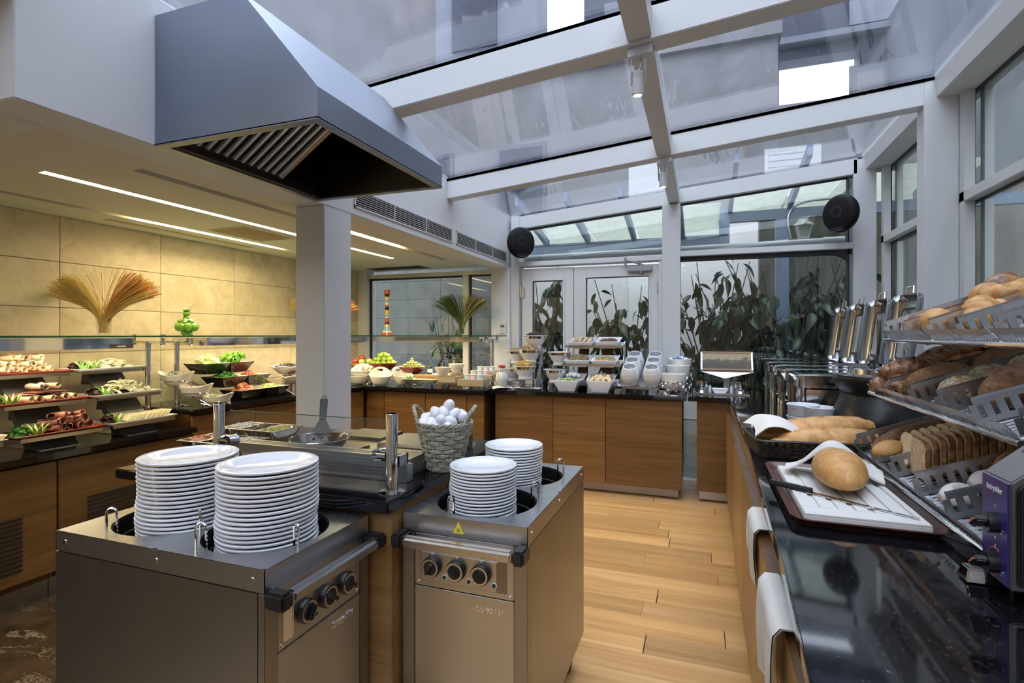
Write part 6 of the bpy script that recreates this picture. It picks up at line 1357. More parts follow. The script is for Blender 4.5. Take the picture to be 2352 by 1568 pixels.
t6 = sqdish('square_dish', 'white dish of purple and white delights on the bottom tier', -.885, 4.96, .955, .26, .19, .075, TL); heap('delights', 0, 0, .05, .10, .07, .04, 70, 'figs', 15, t6, .013, .7, 'chip')
t7 = sqdish('deep_dish', 'deep white square bowl of green pistachio sweets in front', -1.175, 4.80, .9005, .235, .19, .10, 0, .62); heap('sweets', 0, 0, .08, .085, .065, .028, 60, 'dried_green', 16, t7, .013, .6, 'chip')
t8 = sqdish('deep_dish', 'deep white square bowl of rolled wafer biscuits in front', -.865, 4.79, .9005, .235, .19, .105, 0, .62)
wfm = rollmesh('biscuit', .012, .021, .075, 1.6, 'wafer_roll')
for i in range(7): tag(link('wafer_roll', wfm, None, (-.94+.026*i, 4.775+.02*(i % 2), 1.01+.015*(i % 2)), (.5, 0, random.uniform(-.5, .5))), '%s rolled wafer from the left in the deep white bowl' % ORD[i], 'wafer', 'rolled wafers')
st = thing('dish_rack', 'tilted three-tier steel rack carrying the white dishes', 'display stand', (0, 0, .9005))
for y, z in ((5.11, .425), (5.01, .255), (4.96, .075)):
    G().obox((-.98, y, z-.005+.012), (.56, .15, .004), rot(TL, 0, 0)).obj('shelf_plate', 'rack_steel', st, 0); G().obox((-.98, y-.105, z-.030+.012), (.56, .004, .022), rot(TL, 0, 0)).obj('shelf_lip', 'rack_steel', st, 0)
for x in (-1.10, -.86): G().hexa([(x-.05,5.05,0),(x+.05,5.05,0),(x+.05,5.06,0),(x-.05,5.06,0)], [(x-.05,5.19,.45),(x+.05,5.19,.45),(x+.05,5.20,.45),(x-.05,5.20,.45)]).obj('back_post', 'oak_dark', st, 0)
for x in (-1.262, -.702): G().hexa([(x,4.88,0),(x+.004,4.88,0),(x+.004,5.19,0),(x,5.19,0)], [(x,5.16,.46),(x+.004,5.16,.46),(x+.004,5.20,.46),(x,5.20,.46)]).obj('side_frame', 'rack_steel', st, 0)
# ---- tilted white canisters on a steel step
st = thing('canister_stand', 'low steel step stand under the six white canisters', 'display stand', (-.51, 4.78, .9005))
G().box(-.215, .215, -.015, .40, .055, .060).obj('deck', 'rack_steel', st, 0, .001); G().box(-.215, .215, .115, .40, .0605, .11).obj('second_step', 'rack_steel', st, 0, .001); G().box(-.215, .215, .245, .40, .1105, .16).obj('third_step', 'rack_steel', st, 0, .001)
for s in (-1, 1): G().prism([(s*.215, .055), (s*.15, .055), (s*.165, .035), (s*.185, 0), (s*.23, 0), (s*.222, .055)], -.017, -.012, 'Y').obj('front_leg', 'rack_steel', st, 0); G().box(s*.205-.01, s*.205+.01, .37, .39, 0, .0545).obj('back_leg', 'rack_steel', st, 0)
G().box(-.222, .222, -.017, -.0125, .04, .06).obj('front_lip', 'rack_steel', st, 0)
def can_mesh():
    prof = [(0, 0), (.052, 0), (.058, .008), (.076, .05), (.082, .09), (.078, .13), (.066, .168), (.058, .18), (.056, .182), (.052, .178), (.062, .15), (.07, .09), (.06, .03), (0, .02)]
    def fn(u, v):
        k = v*(len(prof)-1); i = min(int(k), len(prof)-2); f = k-i; r = prof[i][0]*(1-f)+prof[i+1][0]*f; z = prof[i][1]*(1-f)+prof[i+1][1]*f
        if i < 7: r += .0013*math.sin(z*330+.9*math.sin(u*2*PI*7))*min(1, r/.05)
        return (r*math.cos(u*2*PI), r*math.sin(u*2*PI), z)
    return G().grid(fn, 48, 80, True).mesh('canister', 'porcelain', 60)
cm = can_mesh()
for k, (x, y, z) in enumerate(((-.605, 4.84, .965), (-.415, 4.84, .965), (-.598, 4.965, 1.02), (-.408, 4.965, 1.02), (-.590, 5.09, 1.07), (-.402, 5.09, 1.07))):
    tag(link('canister', cm, None, (x, y, z+.012), (.42, 0, 0)), ['white wavy canister at the front left of the group of six', 'white wavy canister at the front right of the group of six', 'white wavy canister in the middle of the left column', 'white wavy canister in the middle of the right column', 'white wavy canister at the back of the left column', 'white wavy canister at the back of the right column'][k], 'canister')
# ---- white bowls in pierced chrome holders
wm = G().lathe([(0, 0), (.085, 0), (.09, .004), (.108, .10), (.112, .14), (.109, .142), (.105, .10), (.085, .012), (0, .010)], 40).mesh('bowl', 'porcelain_warm', 50)
for k, (x, y, z, h, lb) in enumerate(((-.235, 4.84, .9005, .115, 'front white bowl of cinnamon sticks in a pierced chrome holder'), (-.21, 5.075, .9005, .175, 'middle white bowl of pale sauce in a pierced chrome holder'), (-.20, 5.285, .9005, .225, 'rear white bowl of blue and white sachets'))):
    t = thing('pierced_holder', 'pierced chrome holder under the '+lb.split(' in ')[0].replace('bowl of', 'bowl with'), 'bowl stand', (x, y, z)); pierced(t, .105, h, 'chrome', 12, 2)
    b = thing('white_bowl', lb, 'bowl', (x, y, z+h-.075)); link('bowl', wm, b)
    if k == 0: heap('cinnamon', 0, 0, .095, .05, .05, .012, 14, 'choco', 4, b, .012, .5, 'stick')
    elif k == 1: G().lathe([(0, .118), (.10, .118), (.10, .11), (0, .11)], 32).obj('sauce', 'cheese', b)
    else: heap('sachets', 0, 0, .115, .085, .085, .02, 40, 'sachet_blue', 6, b, .022, .3, 'chip'); heap('white_sachets', 0, 0, .117, .085, .085, .02, 30, 'white_print', 8, b, .022, .3, 'chip')
# ---- honeycomb frame on its drip stand, cups and dish on a steel tray
tr_ = tag(G().box(-.075, .385, 4.90, 5.12, .9005, .905).box(-.075, .385, 4.90, 4.905, .905, .914).box(-.075, .385, 5.115, 5.12, .905, .914).box(-.075, -.07, 4.905, 5.115, .905, .914).box(.38, .385, 4.905, 5.115, .905, .914).obj('steel_tray', 'chrome', None, 0, .001), 'shallow steel tray under the honey cups', 'tray')
hc_ = thing('honey_frame', 'wooden frame of dark honeycomb tilted on a steel drip stand', 'honeycomb', (.21, 5.14, 1.10), 0, None, (-.42, 0, 0))
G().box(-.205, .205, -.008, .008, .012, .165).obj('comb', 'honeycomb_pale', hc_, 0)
G().box(-.225, .225, -.014, .014, .166, .178).obj('top_bar', 'oak_light', hc_, 0, .001); G().box(-.21, .21, -.014, .014, -.004, .0115).obj('bottom_bar', 'oak_light', hc_, 0, .001)
for s in (-1, 1): G().box(s*.2125-.007, s*.2125+.007, -.02, .02, -.004, .1655).obj('side_clip', 'rack_steel', hc_, 0, .001)
tag(G().add([(-.01,5.04,1.09),(.43,5.04,1.09),(.19,4.98,1.035),(.40,5.20,1.10),(.02,5.20,1.10),(-.01,5.04,1.094),(.43,5.04,1.094),(.19,4.98,1.039),(.40,5.20,1.104),(.02,5.20,1.104)], [(2,1,3,4,0),(5,9,8,6,7),(0,5,7,2),(2,7,6,1),(1,6,8,3),(3,8,9,4),(4,9,5,0)]).box(.185, .235, 5.12, 5.14, .9055, 1.085).obj('drip_stand', 'rack_steel', None, 0), 'pointed steel drip plate and post under the honeycomb', 'stand')
for x, lb in ((.0, 'polished steel cup left of the small white dish'), (.315, 'polished steel cup right of the small white dish')):
    tag(G().lathe([(0, 0), (.050, 0), (.052, .002), (.052, .112), (.050, .112), (.049, .008), (0, .008)], 32, (x, 5.0, .9055)).obj('steel_cup', 'chrome', None, 50), lb, 'cup')
    tag(G().lathe([(0, 0), (.014, 0), (.014, .045), (.009, .055), (.009, .065), (0, .066)], 14, (x+(.068 if x < .1 else -.068), 5.05, .9055)).obj('pourer', 'porcelain', None, 50), 'little white pourer beside the %s steel cup' % ('left' if x < .1 else 'right'), 'pourer')
sqdish('sauce_dish', 'small white square dish between the two steel cups', .15, 4.99, .9055, .135, .10, .045, 0, .6)
# ================================================================== RIGHT COUNTER
# ---- chafing dishes with open lids
def rrect(x0, x1, y0, y1, r, n=5):
    P = []
    for cx, cy, a in ((x1-r, y1-r, 0), (x0+r, y1-r, PI/2), (x0+r, y0+r, PI), (x1-r, y0+r, 3*PI/2)):
        for i in range(n+1): t = a+PI/2*i/n; P.append((cx+r*math.cos(t), cy+r*math.sin(t)))
    return P
def loft(g, rings, cap0=True, cap1=True):
    k = len(g.v); n = len(rings[0])
    for r in rings: g.v += [tuple(p) for p in r]
    for i in range(len(rings)-1):
        for j in range(n): j2 = (j+1) % n; g.f.append((k+i*n+j, k+i*n+j2, k+(i+1)*n+j2, k+(i+1)*n+j))
    if cap0: g.f.append(tuple(k+j for j in range(n))[::-1])
    if cap1: g.f.append(tuple(k+(len(rings)-1)*n+j for j in range(n)))
    return g
def rr3(x0, x1, y0, y1, r, z): return [(x, y, z) for x, y in rrect(x0, x1, y0, y1, r)]
def chafer(label, x, y):
    t = thing('chafing_dish', label, 'chafing dish', (x, y, .9005))
    W2, D = .40, .52; Z = .055
    b = G(); loft(b, [rr3(.02, D-.02, .02, W2-.02, .03, .10), rr3(.02, D-.02, .02, W2-.02, .03, .20), rr3(0, D, 0, W2, .035, .212), rr3(0, D, 0, W2, .035, .270)]); b.obj('water_pan', 'chafer_steel', t, 40)
    b = G(); loft(b, [rr3(-.012, D+.012, -.010, W2+.010, .045, .2705), rr3(-.012, D+.012, -.010, W2+.010, .045, .283), rr3(.012, D-.012, .012, W2-.012, .035, .291)], True, True); b.obj('food_rim', 'chafer_steel', t, 40)
    b = G(); loft(b, [rr3(.03, D-.03, .03, W2-.03, .03, .2915), rr3(.05, D-.05, .05, W2-.05, .03, .295)]); b.obj('food_pan', 'chrome', t, 40)
    for sx in (.03, D-.03):
        for sy in (.025, W2-.025): G().cyl((sx, sy, 0), (sx, sy, .24), .016, n=14).obj('leg', 'chrome', t); 
    for sy in (.025, W2-.025): G().tube([(.03, sy, .02), (D-.03, sy, .02)], .008, 8).obj('stretcher', 'chrome', t)
    G().box(.10, D-.10, .09, W2-.09, .0, .012).obj('burner_shelf', 'chafer_steel', t, 0)
    # lid: built closed at the hinge, opened upright
    ld = bpy.data.objects.new('lid', None); COL.objects.link(ld); ld.parent = t; ld.location = (D+.005, 0, .300); ld.rotation_euler = (0, .13, 0)
    # local frame: height along +Z (0 to .52), width along Y, depth towards +X (outside)
    H = .46
    def rz(y0, y1, z0, z1, r, x): return [(x, a, b_) for a, b_ in rrect(y0, y1, z0, z1, r)]
    g = G(); loft(g, [rz(-.005, W2+.005, 0, H, .04, -.004), rz(-.005, W2+.005, 0, H, .04, .012), rz(.0, W2, .004, H-.004, .04, .028), rz(.02, W2-.02, .02, H-.02, .045, .038)], False, False)
    g2 = rz(.02, W2-.02, .02, H-.02, .045, .038); g3 = rz(.075, W2-.075, .085, H-.085, .03, .038)
    k = len(g.v); n = len(g2); g.v += g2+g3
    for j in range(n): j2 = (j+1) % n; g.f.append((k+j, k+j2, k+n+j2, k+n+j))
    ch = [g.obj('lid_shell', 'chafer_steel', ld, 40, 0, 2, .002)]
    g = G(); loft(g, [rz(.07, W2-.07, .08, H-.08, .03, .0405), rz(.07, W2-.07, .08, H-.08, .03, .0425)]); g.obj('lid_window', 'clear', ld, 40)
    g = G(); outer = rz(.064, W2-.064, .074, H-.074, .035, .035); inner = rz(.080, W2-.080, .090, H-.090, .028, .035); k = 0; n = len(outer); g.v += outer+inner
    for j in range(n): j2 = (j+1) % n; g.f.append((j, j2, n+j2, n+j))
    g.obj('window_gasket', 'gasket', ld, 40, 0, 2, .003)
    G().tube([(.02, W2/2-.06, H), (.02, W2/2-.055, H+.045), (.02, W2/2+.055, H+.045), (.02, W2/2+.06, H)], .006, 8).obj('lid_handle', 'chrome', ld)
    G().cyl((-.01, .10, -.004), (-.01, W2-.10, -.004), .016, n=14).obj('hinge', 'chrome', t).location = (D+.018, 0, .298)
    return t
for k, lb in enumerate(('chafing dish nearest the soup kettle with its lid open', 'second chafing dish from the soup kettle with its lid open', 'third chafing dish from the soup kettle with its lid open', 'chafing dish nearest the big window with its lid open')): chafer(lb, .53, 3.46+k*.50)
# ---- soup kettle
kt = thing('soup_kettle', 'black round soup kettle with a steel lid', 'soup kettle', (.875, 3.19, .9005))
G().lathe([(0, 0), (.19, 0), (.215, .015), (.232, .06), (.228, .11), (.205, .165), (.190, .20), (.186, .215), (.188, .225), (.205, .245), (.222, .285), (.226, .30), (.222, .308), (.20, .305), (.19, .25), (0, .25)], 56).obj('body', 'black_plastic', kt, 50)
G().lathe([(.193, .218), (.196, .222), (.193, .226)], 48).obj('seam_ring', 'black_matt', kt, 50)
G().lathe([(.195, .309), (.195, .314), (.155, .320), (.150, .345), (.13, .352), (0, .356)], 48).obj('lid', 'chafer_steel', kt, 40)
G().box(-.20, -.02, -.008, .008, .358, .372).obj('hinge_bar', 'chafer_steel', kt, 0, .003)
G().tube([(-.05, -.05, .352), (-.055, -.05, .39), (-.055, .0, .39), (-.05, .0, .355)], .006, 8).obj('lid_handle', 'black_plastic', kt)
G().tube([(.02, -.10, .35), (-.01, -.13, .40)], .008, 8).obj('ladle_handle', 'black_plastic', kt)
# ---- ramekins with a red logo
rmk = G().lathe([(0, 0), (.070, 0), (.073, .003), (.082, .060), (.085, .064), (.083, .066), (.079, .060), (.070, .008), (0, .006)], 36).mesh('bowl', 'porcelain', 50)
tx = text_mesh('red_logo', 'emi', .017, 'red_paint', .0006)
for k, (x, y, z, lb) in enumerate(((.535, 3.34, .9005, 'bottom soup bowl of the left stack beside the kettle'), (.535, 3.34, .967, 'top soup bowl of the left stack beside the kettle'), (.605, 3.235, .9005, 'bottom soup bowl of the right stack beside the kettle'), (.605, 3.235, .967, 'top soup bowl of the right stack beside the kettle'))):
    t = thing('soup_bowl', 'white '+lb, 'bowl', (x, y, z)); link('bowl', rmk, t)
    link('red_logo', tx, t, (-.052, -.059, .042), (PI/2-.12, 0, -.72))
# ---- breads
def loaf(name, m, L, Wd, H, seed, amp=.08, freq=3.0, slash=0, taper=1.0, nu=28, nv=18, curve=0):
    rnd = random.Random(seed)
    def fn(u, v):
        a = u*2*PI; s = (v-.5)*2; prof = max(0, 1-abs(s)**(2.4*taper))**.5
        x = s*L/2; y = Wd/2*prof*math.cos(a); z = H/2*prof*math.sin(a)
        if z < 0: z *= .55
        q = noise.noise(Vector((x*freq*8, y*freq*8+seed, z*freq*8)))*amp*H*prof
        if slash and math.sin(a) > .2:
            q -= H*.09*max(0, math.cos(s*slash*PI+y/Wd*2.2))**6
        return (x, y+(q*math.cos(a))+curve*L*(s*s-.4), z+q*math.sin(a)+H*.27)
    g = G().grid(fn, nu, nv, True); return g.mesh(name, m, 60)
bag = [loaf('baguette', 'crust', .46, .125, .125, 1, .06, 1.2, 2.5, 1.25, 32, 40), loaf('baguette', 'crust', .42, .115, .115, 2, .06, 1.2, 2.5, 1.25, 32, 40)]
# baguette basket
bk = thing('bread_basket', 'dark woven tray basket of baguettes', 'basket', (.42, 2.62, .9005), .12)
for j in range(7):
    z = .006+j*.0092; e = .010*j/6
    for ph in (0, PI):
        P = rrect(-.205-e, .205+e, -.145-e, .145+e, .03, 4); pts = []; m_ = len(P)
        for i in range(m_):
            a, b_ = Vector((*P[i], 0)), Vector((*P[(i+1) % m_], 0)); q = max(1, int((b_-a).length/.012))
            for w in range(q): pts.append(a.lerp(b_, w/q))
        N_ = len(pts); pts2 = []
        for i, p in enumerate(pts):
            d = (pts[(i+1) % N_]-pts[i-1]).normalized(); nrm = Vector((d.y, -d.x, 0)); pts2.append(p+nrm*.0035*math.sin(i*1.3+ph+j*PI)+Vector((0, 0, z+.002*math.cos(i*1.3+ph))))
        G().tube(pts2, .0036, 4, True).obj('weave', 'wicker_dark', bk)
G().tube([(x, y, .073) for x, y in rrect(-.218, .218, -.158, .158, .035, 5)], .007, 6, True).obj('rim', 'wicker_dark', bk); G().prism(rrect(-.20, .20, -.14, .14, .03), 0, .006).obj('base', 'wicker_dark', bk, 0)
for k, (x, y, z, rz, ry, me, lb) in enumerate(((.50, 2.56, .925, .17, -.06, 0, 'golden baguette at the front of the dark basket'), (.44, 2.665, .955, .12, -.10, 1, 'golden baguette in the middle of the dark basket'), (.53, 2.74, .962, .16, -.07, 1, 'golden baguette at the back of the dark basket'))):
    tag(link('baguette', bag[me], None, (x, y, z), (0, ry, rz)), lb, 'baguette')
npk = sheet(lambda u, v: ((u-.5)*.20+.02*math.sin(v*3), (v-.5)*.17, .035*math.cos((u-.45)*3.2)+.018*math.sin(v*3.0)-.10*max(0, .22-u)), 18, 14, 'linen', 'napkin', .004)
tag(link('napkin', npk, None, (.295, 2.60, 1.005), (.16, .10, .25)), 'folded white napkin over the left end of the baguettes', 'napkin')
# ---- cutting board in a brown tray
ct = thing('serving_tray', 'brown plastic tray under the cutting board', 'tray', (0, 0, .9005))
g = G(); loft(g, [rr3(.255, .58, 1.625, 2.265, .03, 0), rr3(.255, .58, 1.625, 2.265, .03, .003)]); g.obj('tray_floor', 'tray_brown', ct, 40)
g = G(); loft(g, [rr3(.255, .58, 1.625, 2.265, .03, .0005), rr3(.238, .597, 1.605, 2.285, .045, .020), rr3(.230, .605, 1.597, 2.293, .05, .021)], False, False); g.obj('tray_rim', 'tray_brown', ct, 40, 0, 2, .003)
cb_ = thing('cutting_board', 'white grooved cutting board in the brown tray', 'cutting board', (0, 0, .9045))
x0, x1, y0, y1 = .268, .562, 1.645, 2.215
g = G().box(x0, x1, y0, y1, 0, .018); gx = [x0+.045+i*.045 for i in range(6)]
g.obj('board_core', 'board_white', cb_, 0, .002)
edges = [x0]+[v for a in gx for v in (a-.007, a+.007)]+[x1]
for i in range(0, len(edges), 2): G().box(edges[i]+(.0 if i else .001), edges[i+1]-(.001 if i == len(edges)-2 else 0), y0+.07, y1-.07, .0182, .0232).obj('board_slat', 'board_white', cb_, 0, .001)
for a, b_ in ((y0+.001, y0+.0695), (y1-.0695, y1-.001)): G().box(x0+.001, x1-.001, a, b_, .0182, .0232).obj('board_end', 'board_white', cb_, 0, .001)
tag(link('bread_loaf', loaf('bread_loaf', 'crust', .44, .16, .15, 6, .05, 1.0, 0, .72, 32, 44), None, (.425, 2.01, .928), (0, .03, PI/2-.10)), 'pale cut loaf under a napkin on the cutting board', 'bread')
cl_ = sheet(lambda u, v: ((u-.5)*.29, (v-.5)*.13, .100*math.exp(-((u-.5)*3.6)**2*.85)-.004+.010*math.sin(v*4+u*5)*min(1, abs(u-.5)*3)), 30, 12, 'linen', 'napkin', .006)
tag(link('napkin', cl_, None, (.430, 2.11, .945), (0, 0, -.18)), 'white napkin folded over the loaf on the cutting board', 'napkin')
kn = thing('bread_knife', 'bread knife with a black handle lying on the board', 'knife', (.315, 1.86, .9285), -.62)
G().prism([(.0, .010), (.285, -.004), (.292, -.014), (.0, -.014)], .001, .003).obj('blade', 'chrome', kn, 0)
g = G(); loft(g, [[(-.125+dx, y*(.85 if dx < .02 else 1), z+.006) for y, z in ((-.012, -.006), (.010, -.006), (.013, 0), (.010, .009), (-.010, .009), (-.013, 0))] for dx in (0, .02, .07, .125, .132)]); g.obj('handle', 'black_plastic', kn, 40, .002)
for a in (-.10, -.06, -.02): G().cyl((a, 0, .0145), (a, 0, .0162), .004, n=10).obj('rivet', 'chrome', kn)
# ---- tiered bread rack
TH = .345; ct_, st_ = math.cos(TH), math.sin(TH)
tier = [(.600, .945), (.655, 1.190), (.705, 1.403)]
YB = [2.29, 2.08, 1.87, 1.66, 1.45]
rk = thing('bread_rack', 'three-tier stainless rack of slotted bread trays', 'bread rack', (0, 0, 0))
def tw(k, s, y, h): return (tier[k][0]+s*ct_-h*st_, y, tier[k][1]+s*st_+h*ct_)
LD = .46
for k in range(3):
    G().tube([tw(k, -.012, 1.43, 0), tw(k, -.012, 2.515, 0)], .008, 10).obj('front_rail', 'chrome', rk)
    G().tube([tw(k, LD, 1.43, -.01), tw(k, LD, 2.515, -.01)], .008, 8).obj('back_rail', 'chrome', rk)
    for yy in (1.44, 2.505): G().tube([tw(k, -.012, yy, -.004), tw(k, LD, yy, -.012)], .006, 8).obj('side_rail', 'chrome', rk)
    for yb in YB:
        tr = bpy.data.objects.new('bread_tray', None); COL.objects.link(tr); tr.parent = rk
        w = .205
        # floor with slots: long bars
        g = G()
        for i in range(7):
            ya = yb+.012+i*.0265
            g.hexa([tw(k, .004, ya, -.002), tw(k, LD-.01, ya, -.002), tw(k, LD-.01, ya+.018, -.002), tw(k, .004, ya+.018, -.002)], [tw(k, .004, ya, 0), tw(k, LD-.01, ya, 0), tw(k, LD-.01, ya+.018, 0), tw(k, .004, ya+.018, 0)])
        for s0 in (.004, LD*.33, LD*.66, LD-.03): g.hexa([tw(k, s0, yb+.008, -.002), tw(k, s0+.02, yb+.008, -.002), tw(k, s0+.02, yb+w-.008, -.002), tw(k, s0, yb+w-.008, -.002)], [tw(k, s0, yb+.008, -.0005), tw(k, s0+.02, yb+.008, -.0005), tw(k, s0+.02, yb+w-.008, -.0005), tw(k, s0, yb+w-.008, -.0005)])
        g.obj('tray_floor', 'rack_steel', tr, 0)
        for side, ya in ((0, yb+.002), (1, yb+w-.004)):
            g = G(); lean = -.006 if side == 0 else .006
            def wb(s0, s1, h0, h1):
                P = lambda s, h: Vector(tw(k, s, ya+lean*h/.07, h))
                d = Vector((0, .002, 0)); g.hexa([P(s0, h0), P(s1, h0), P(s1, h0)+d, P(s0, h0)+d], [P(s0, h1), P(s1, h1), P(s1, h1)+d, P(s0, h1)+d])
            wb(0, LD, 0, .016); wb(.012, LD, .050, .070)
            nS = 15
            for i in range(nS+1): s0 = (LD-.017)*i/nS; wb(s0, s0+.017, .016, .050)
            g.obj('side_wall', 'rack_steel', tr, 0)
        g = G()
        def fb(y0_, y1_, h0, h1):
            P = lambda y, h: Vector(tw(k, -.018*(h/.045)+.0, y, h)); d = Vector((.002, 0, 0)); g.hexa([P(y0_, h0), P(y1_, h0), P(y1_, h0)+d, P(y0_, h0)+d], [P(y0_, h1), P(y1_, h1), P(y1_, h1)+d, P(y0_, h1)+d])
        fb(yb+.004, yb+w-.004, -.018, -.008); fb(yb+.006, yb+w-.006, .022, .042)
        for i in range(13): ya = yb+.004+i*(w-.014)/12; fb(ya, ya+.0065, -.008, .022)
        g.obj('front_lip', 'rack_steel', tr, 0)
        pts = [tw(k, .02, yb, -.004), tw(k, .05, yb, -.035), tw(k, .14, yb, -.04), tw(k, .16, yb, -.012)]
        if k > 0: G().tube(pts, .005, 6).obj('tray_hook', 'chrome', rk)
for yy in (1.435, 2.52): G().box(1.06, 1.13, yy-.012, yy+.012, .9005, 1.60).obj('upright', 'rack_steel', rk, 0, .003)
def bread(me, name, label, k, tray, s, dy, h, rz=0, rx=0, ry=0, grp=None, cat='bread'):
    p = tw(k, s, YB[tray]+.1025+dy, h)
    o = link(name, me, None, p); o.rotation_euler = (rot(0, -TH, 0) @ rot(rx, ry, rz)).to_euler(); return tag(o, label, cat, grp)
bun = [loaf('bun', 'crust_brown', .13, .11, .09, 20+i, .10, 1.4, 0, .8) for i in range(3)]
pst = [loaf('pastry', 'crust_brown', .15, .09, .07, 30+i, .14, 1.6, 4, .9) for i in range(3)]
def braid(seed, m='crust_brown'):
    g = G()
    for s in range(3):
        pts = [Vector(((i/18-.5)*.17, .025*math.sin(i/18*2*PI*1.5+s*2*PI/3), .03+.012*math.cos(i/18*2*PI*3+s*4*PI/3))) for i in range(19)]
        g.tube(pts, [max(.004, .027*(1-abs(i/9-1)**3)) for i in range(19)], 10)
    me = g.mesh('braided_roll', m, 60); return jitter(me, .003, 30, seed)
brd = [braid(1), braid(2)]
def roll_seeds(me, seed):
    rnd = random.Random(seed); g = G(); vs = [v for v in me.vertices if v.normal.z > .35]
    for i in range(90):
        v = rnd.choice(vs); p = v.co+Vector((rnd.uniform(-.004, .004), rnd.uniform(-.004, .004), .0008)); g.ball(p, .0026, 5, 3, (1.2, .8, .6))
    return g.mesh('black_seeds', 'band_black', 0)
brs = [roll_seeds(brd[0], 1), roll_seeds(brd[1], 2)]
def croissant(seed):
    g = G(); pts = []; rr = []
    for i in range(29):
        u = i/28-.5; a = u*2.2; pts.append(Vector((.095*math.sin(a), .055*math.cos(a)-.03, .038))); rr.append(max(.006, (.044*(1-(abs(u)*2)**1.6))*(1+.13*(1 if (i % 5) < 3 else -.6))))
    g.tube(pts, rr, 14); return g.mesh('croissant', 'crust', 60)
crs = [croissant(1)]
# top tier
for i, (tr, s, dy, h, me, nm, lb, rz) in enumerate(((0, .07, -.03, 0, pst[0], 'pastry', 'glazed pastry at the front of the far top tray', 1.2), (0, .10, .04, .012, pst[1], 'pastry', 'second glazed pastry in the far top tray', .9), (0, .20, .0, .01, pst[2], 'pastry', 'dark glazed pastry in the middle of the far top tray', .3), (0, .30, .03, .0, pst[0], 'pastry', 'glazed pastry low behind the middle one in the far top tray', .6), (0, .35, -.04, .03, pst[1], 'pastry', 'long golden pastry at the back of the far top tray', .1), (0, .37, .02, .055, bun[0], 'bun', 'large dark brown bun on top of the far top tray', .4), (0, .43, -.02, .03, pst[2], 'pastry', 'golden pastry at the very back of the far top tray', .2))): bread(me, nm, lb, 2, tr, s, dy, h, rz)
for i, (tr, s, dy, h, rz, lb) in enumerate(((1, .10, .02, 0, 1.3, 'small curled croissant at the front of the second top tray'), (1, .21, -.02, 0, .6, 'croissant in the middle of the second top tray'), (1, .33, .0, .01, .2, 'large croissant at the back of the second top tray'), (1, .27, .05, .03, 1.8, 'croissant resting on the others in the second top tray'), (1, .42, .02, .02, .5, 'croissant at the very back of the second top tray'), (2, .14, 0, 0, .4, 'croissant in the third top tray'), (2, .3, .02, 0, 1.4, 'rear croissant in the third top tray'))): bread(crs[0], 'croissant', lb, 2, tr, s, dy, h, rz, cat='croissant')
# middle tier: braided rolls, grain loaves, seeded buns, dark loaves
sdg = G(); 
pos = [(.06, -.05, 0), (.06, .03, 0), (.10, -.01, .045), (.16, -.05, .01), (.17, .04, .0), (.20, .0, .05), (.27, -.05, .01), (.28, .04, .01), (.29, -.01, .055), (.37, .0, .02), (.38, .05, .05), (.42, -.05, .03)]
for i, (s, dy, h) in enumerate(pos): bo = bread(brd[i % 2], 'braided_roll', 'braided seeded roll in the far middle tray, %s from its front end' % ORD[i], 1, 0, s, dy, h, random.uniform(-.5, .9), random.uniform(-.2, .2), 0, 'braided rolls in the far middle tray', 'roll'); stuff(link('black_seeds', brs[i % 2], bo))
gl = [loaf('grain_loaf', 'crust_grain', .21, .125, .115, 40+i, .05, 2, 0, 1.0) for i in range(2)]
for s, lb in ((.12, 'brown bran loaf at the front of the second middle tray'), (.33, 'brown bran loaf at the back of the second middle tray')): bread(gl[0], 'grain_loaf', lb, 1, 1, s, 0, 0, .05)
pumpkin_seed = G().ball((0, 0, 0), .007, 6, 4, (1.3, .8, .35))
def seed_bun(seed):
    rnd = random.Random(seed); g = G().ball((0, 0, .035), .055, 20, 12, (1, 1, .75)); b = g.mesh('bun_body', 'crust_brown', 60)
    s_ = G()
    for i in range(150):
        z = rnd.uniform(-.1, 1); a = rnd.uniform(0, 2*PI); r = math.sqrt(max(0, 1-z*z)); n = Vector((r*math.cos(a), r*math.sin(a), z)); p = Vector((.055*n.x, .055*n.y, .035+.041*n.z))
        q = n.to_track_quat('Z', 'Y').to_matrix() @ rot(0, 0, rnd.uniform(0, 6)); s_.ball(p, .0075, 6, 4, (1.3, .75, .35), q)
    return b, s_.mesh('seed_topping', 'pumpkin_seed', 50)
sb_, ss_ = seed_bun(3)
for s, dy, h, lb in ((.09, -.03, 0, 'pumpkin seed bun at the front of the third middle tray'), (.19, .03, 0, 'pumpkin seed bun second from the front in the third middle tray'), (.27, -.03, .01, 'pumpkin seed bun third from the front in the third middle tray'), (.37, .02, .02, 'pumpkin seed bun fourth from the front in the third middle tray'), (.43, -.03, .03, 'pumpkin seed bun at the back of the third middle tray')):
    t = thing('seeded_bun', lb, 'bun'); t.location = tw(1, s, YB[2]+.1025+dy, h); t.rotation_euler = (0, -TH, random.uniform(0, 3)); link('bun_body', sb_, t); stuff(link('seed_topping', ss_, t))
dl = [loaf('dark_loaf', 'crust_seed', .21, .145, .13, 50+i, .06, 2, 0, .9) for i in range(2)]
for s, dy, h, lb in ((.16, 0, 0, 'dark seeded loaf at the front of the fourth middle tray'), (.30, .02, .03, 'dark seeded loaf behind the front one in the fourth middle tray'), (.40, -.03, .05, 'dark seeded loaf at the back of the fourth middle tray')): bread(dl[0], 'dark_loaf', lb, 1, 3, s, dy, h, .4)
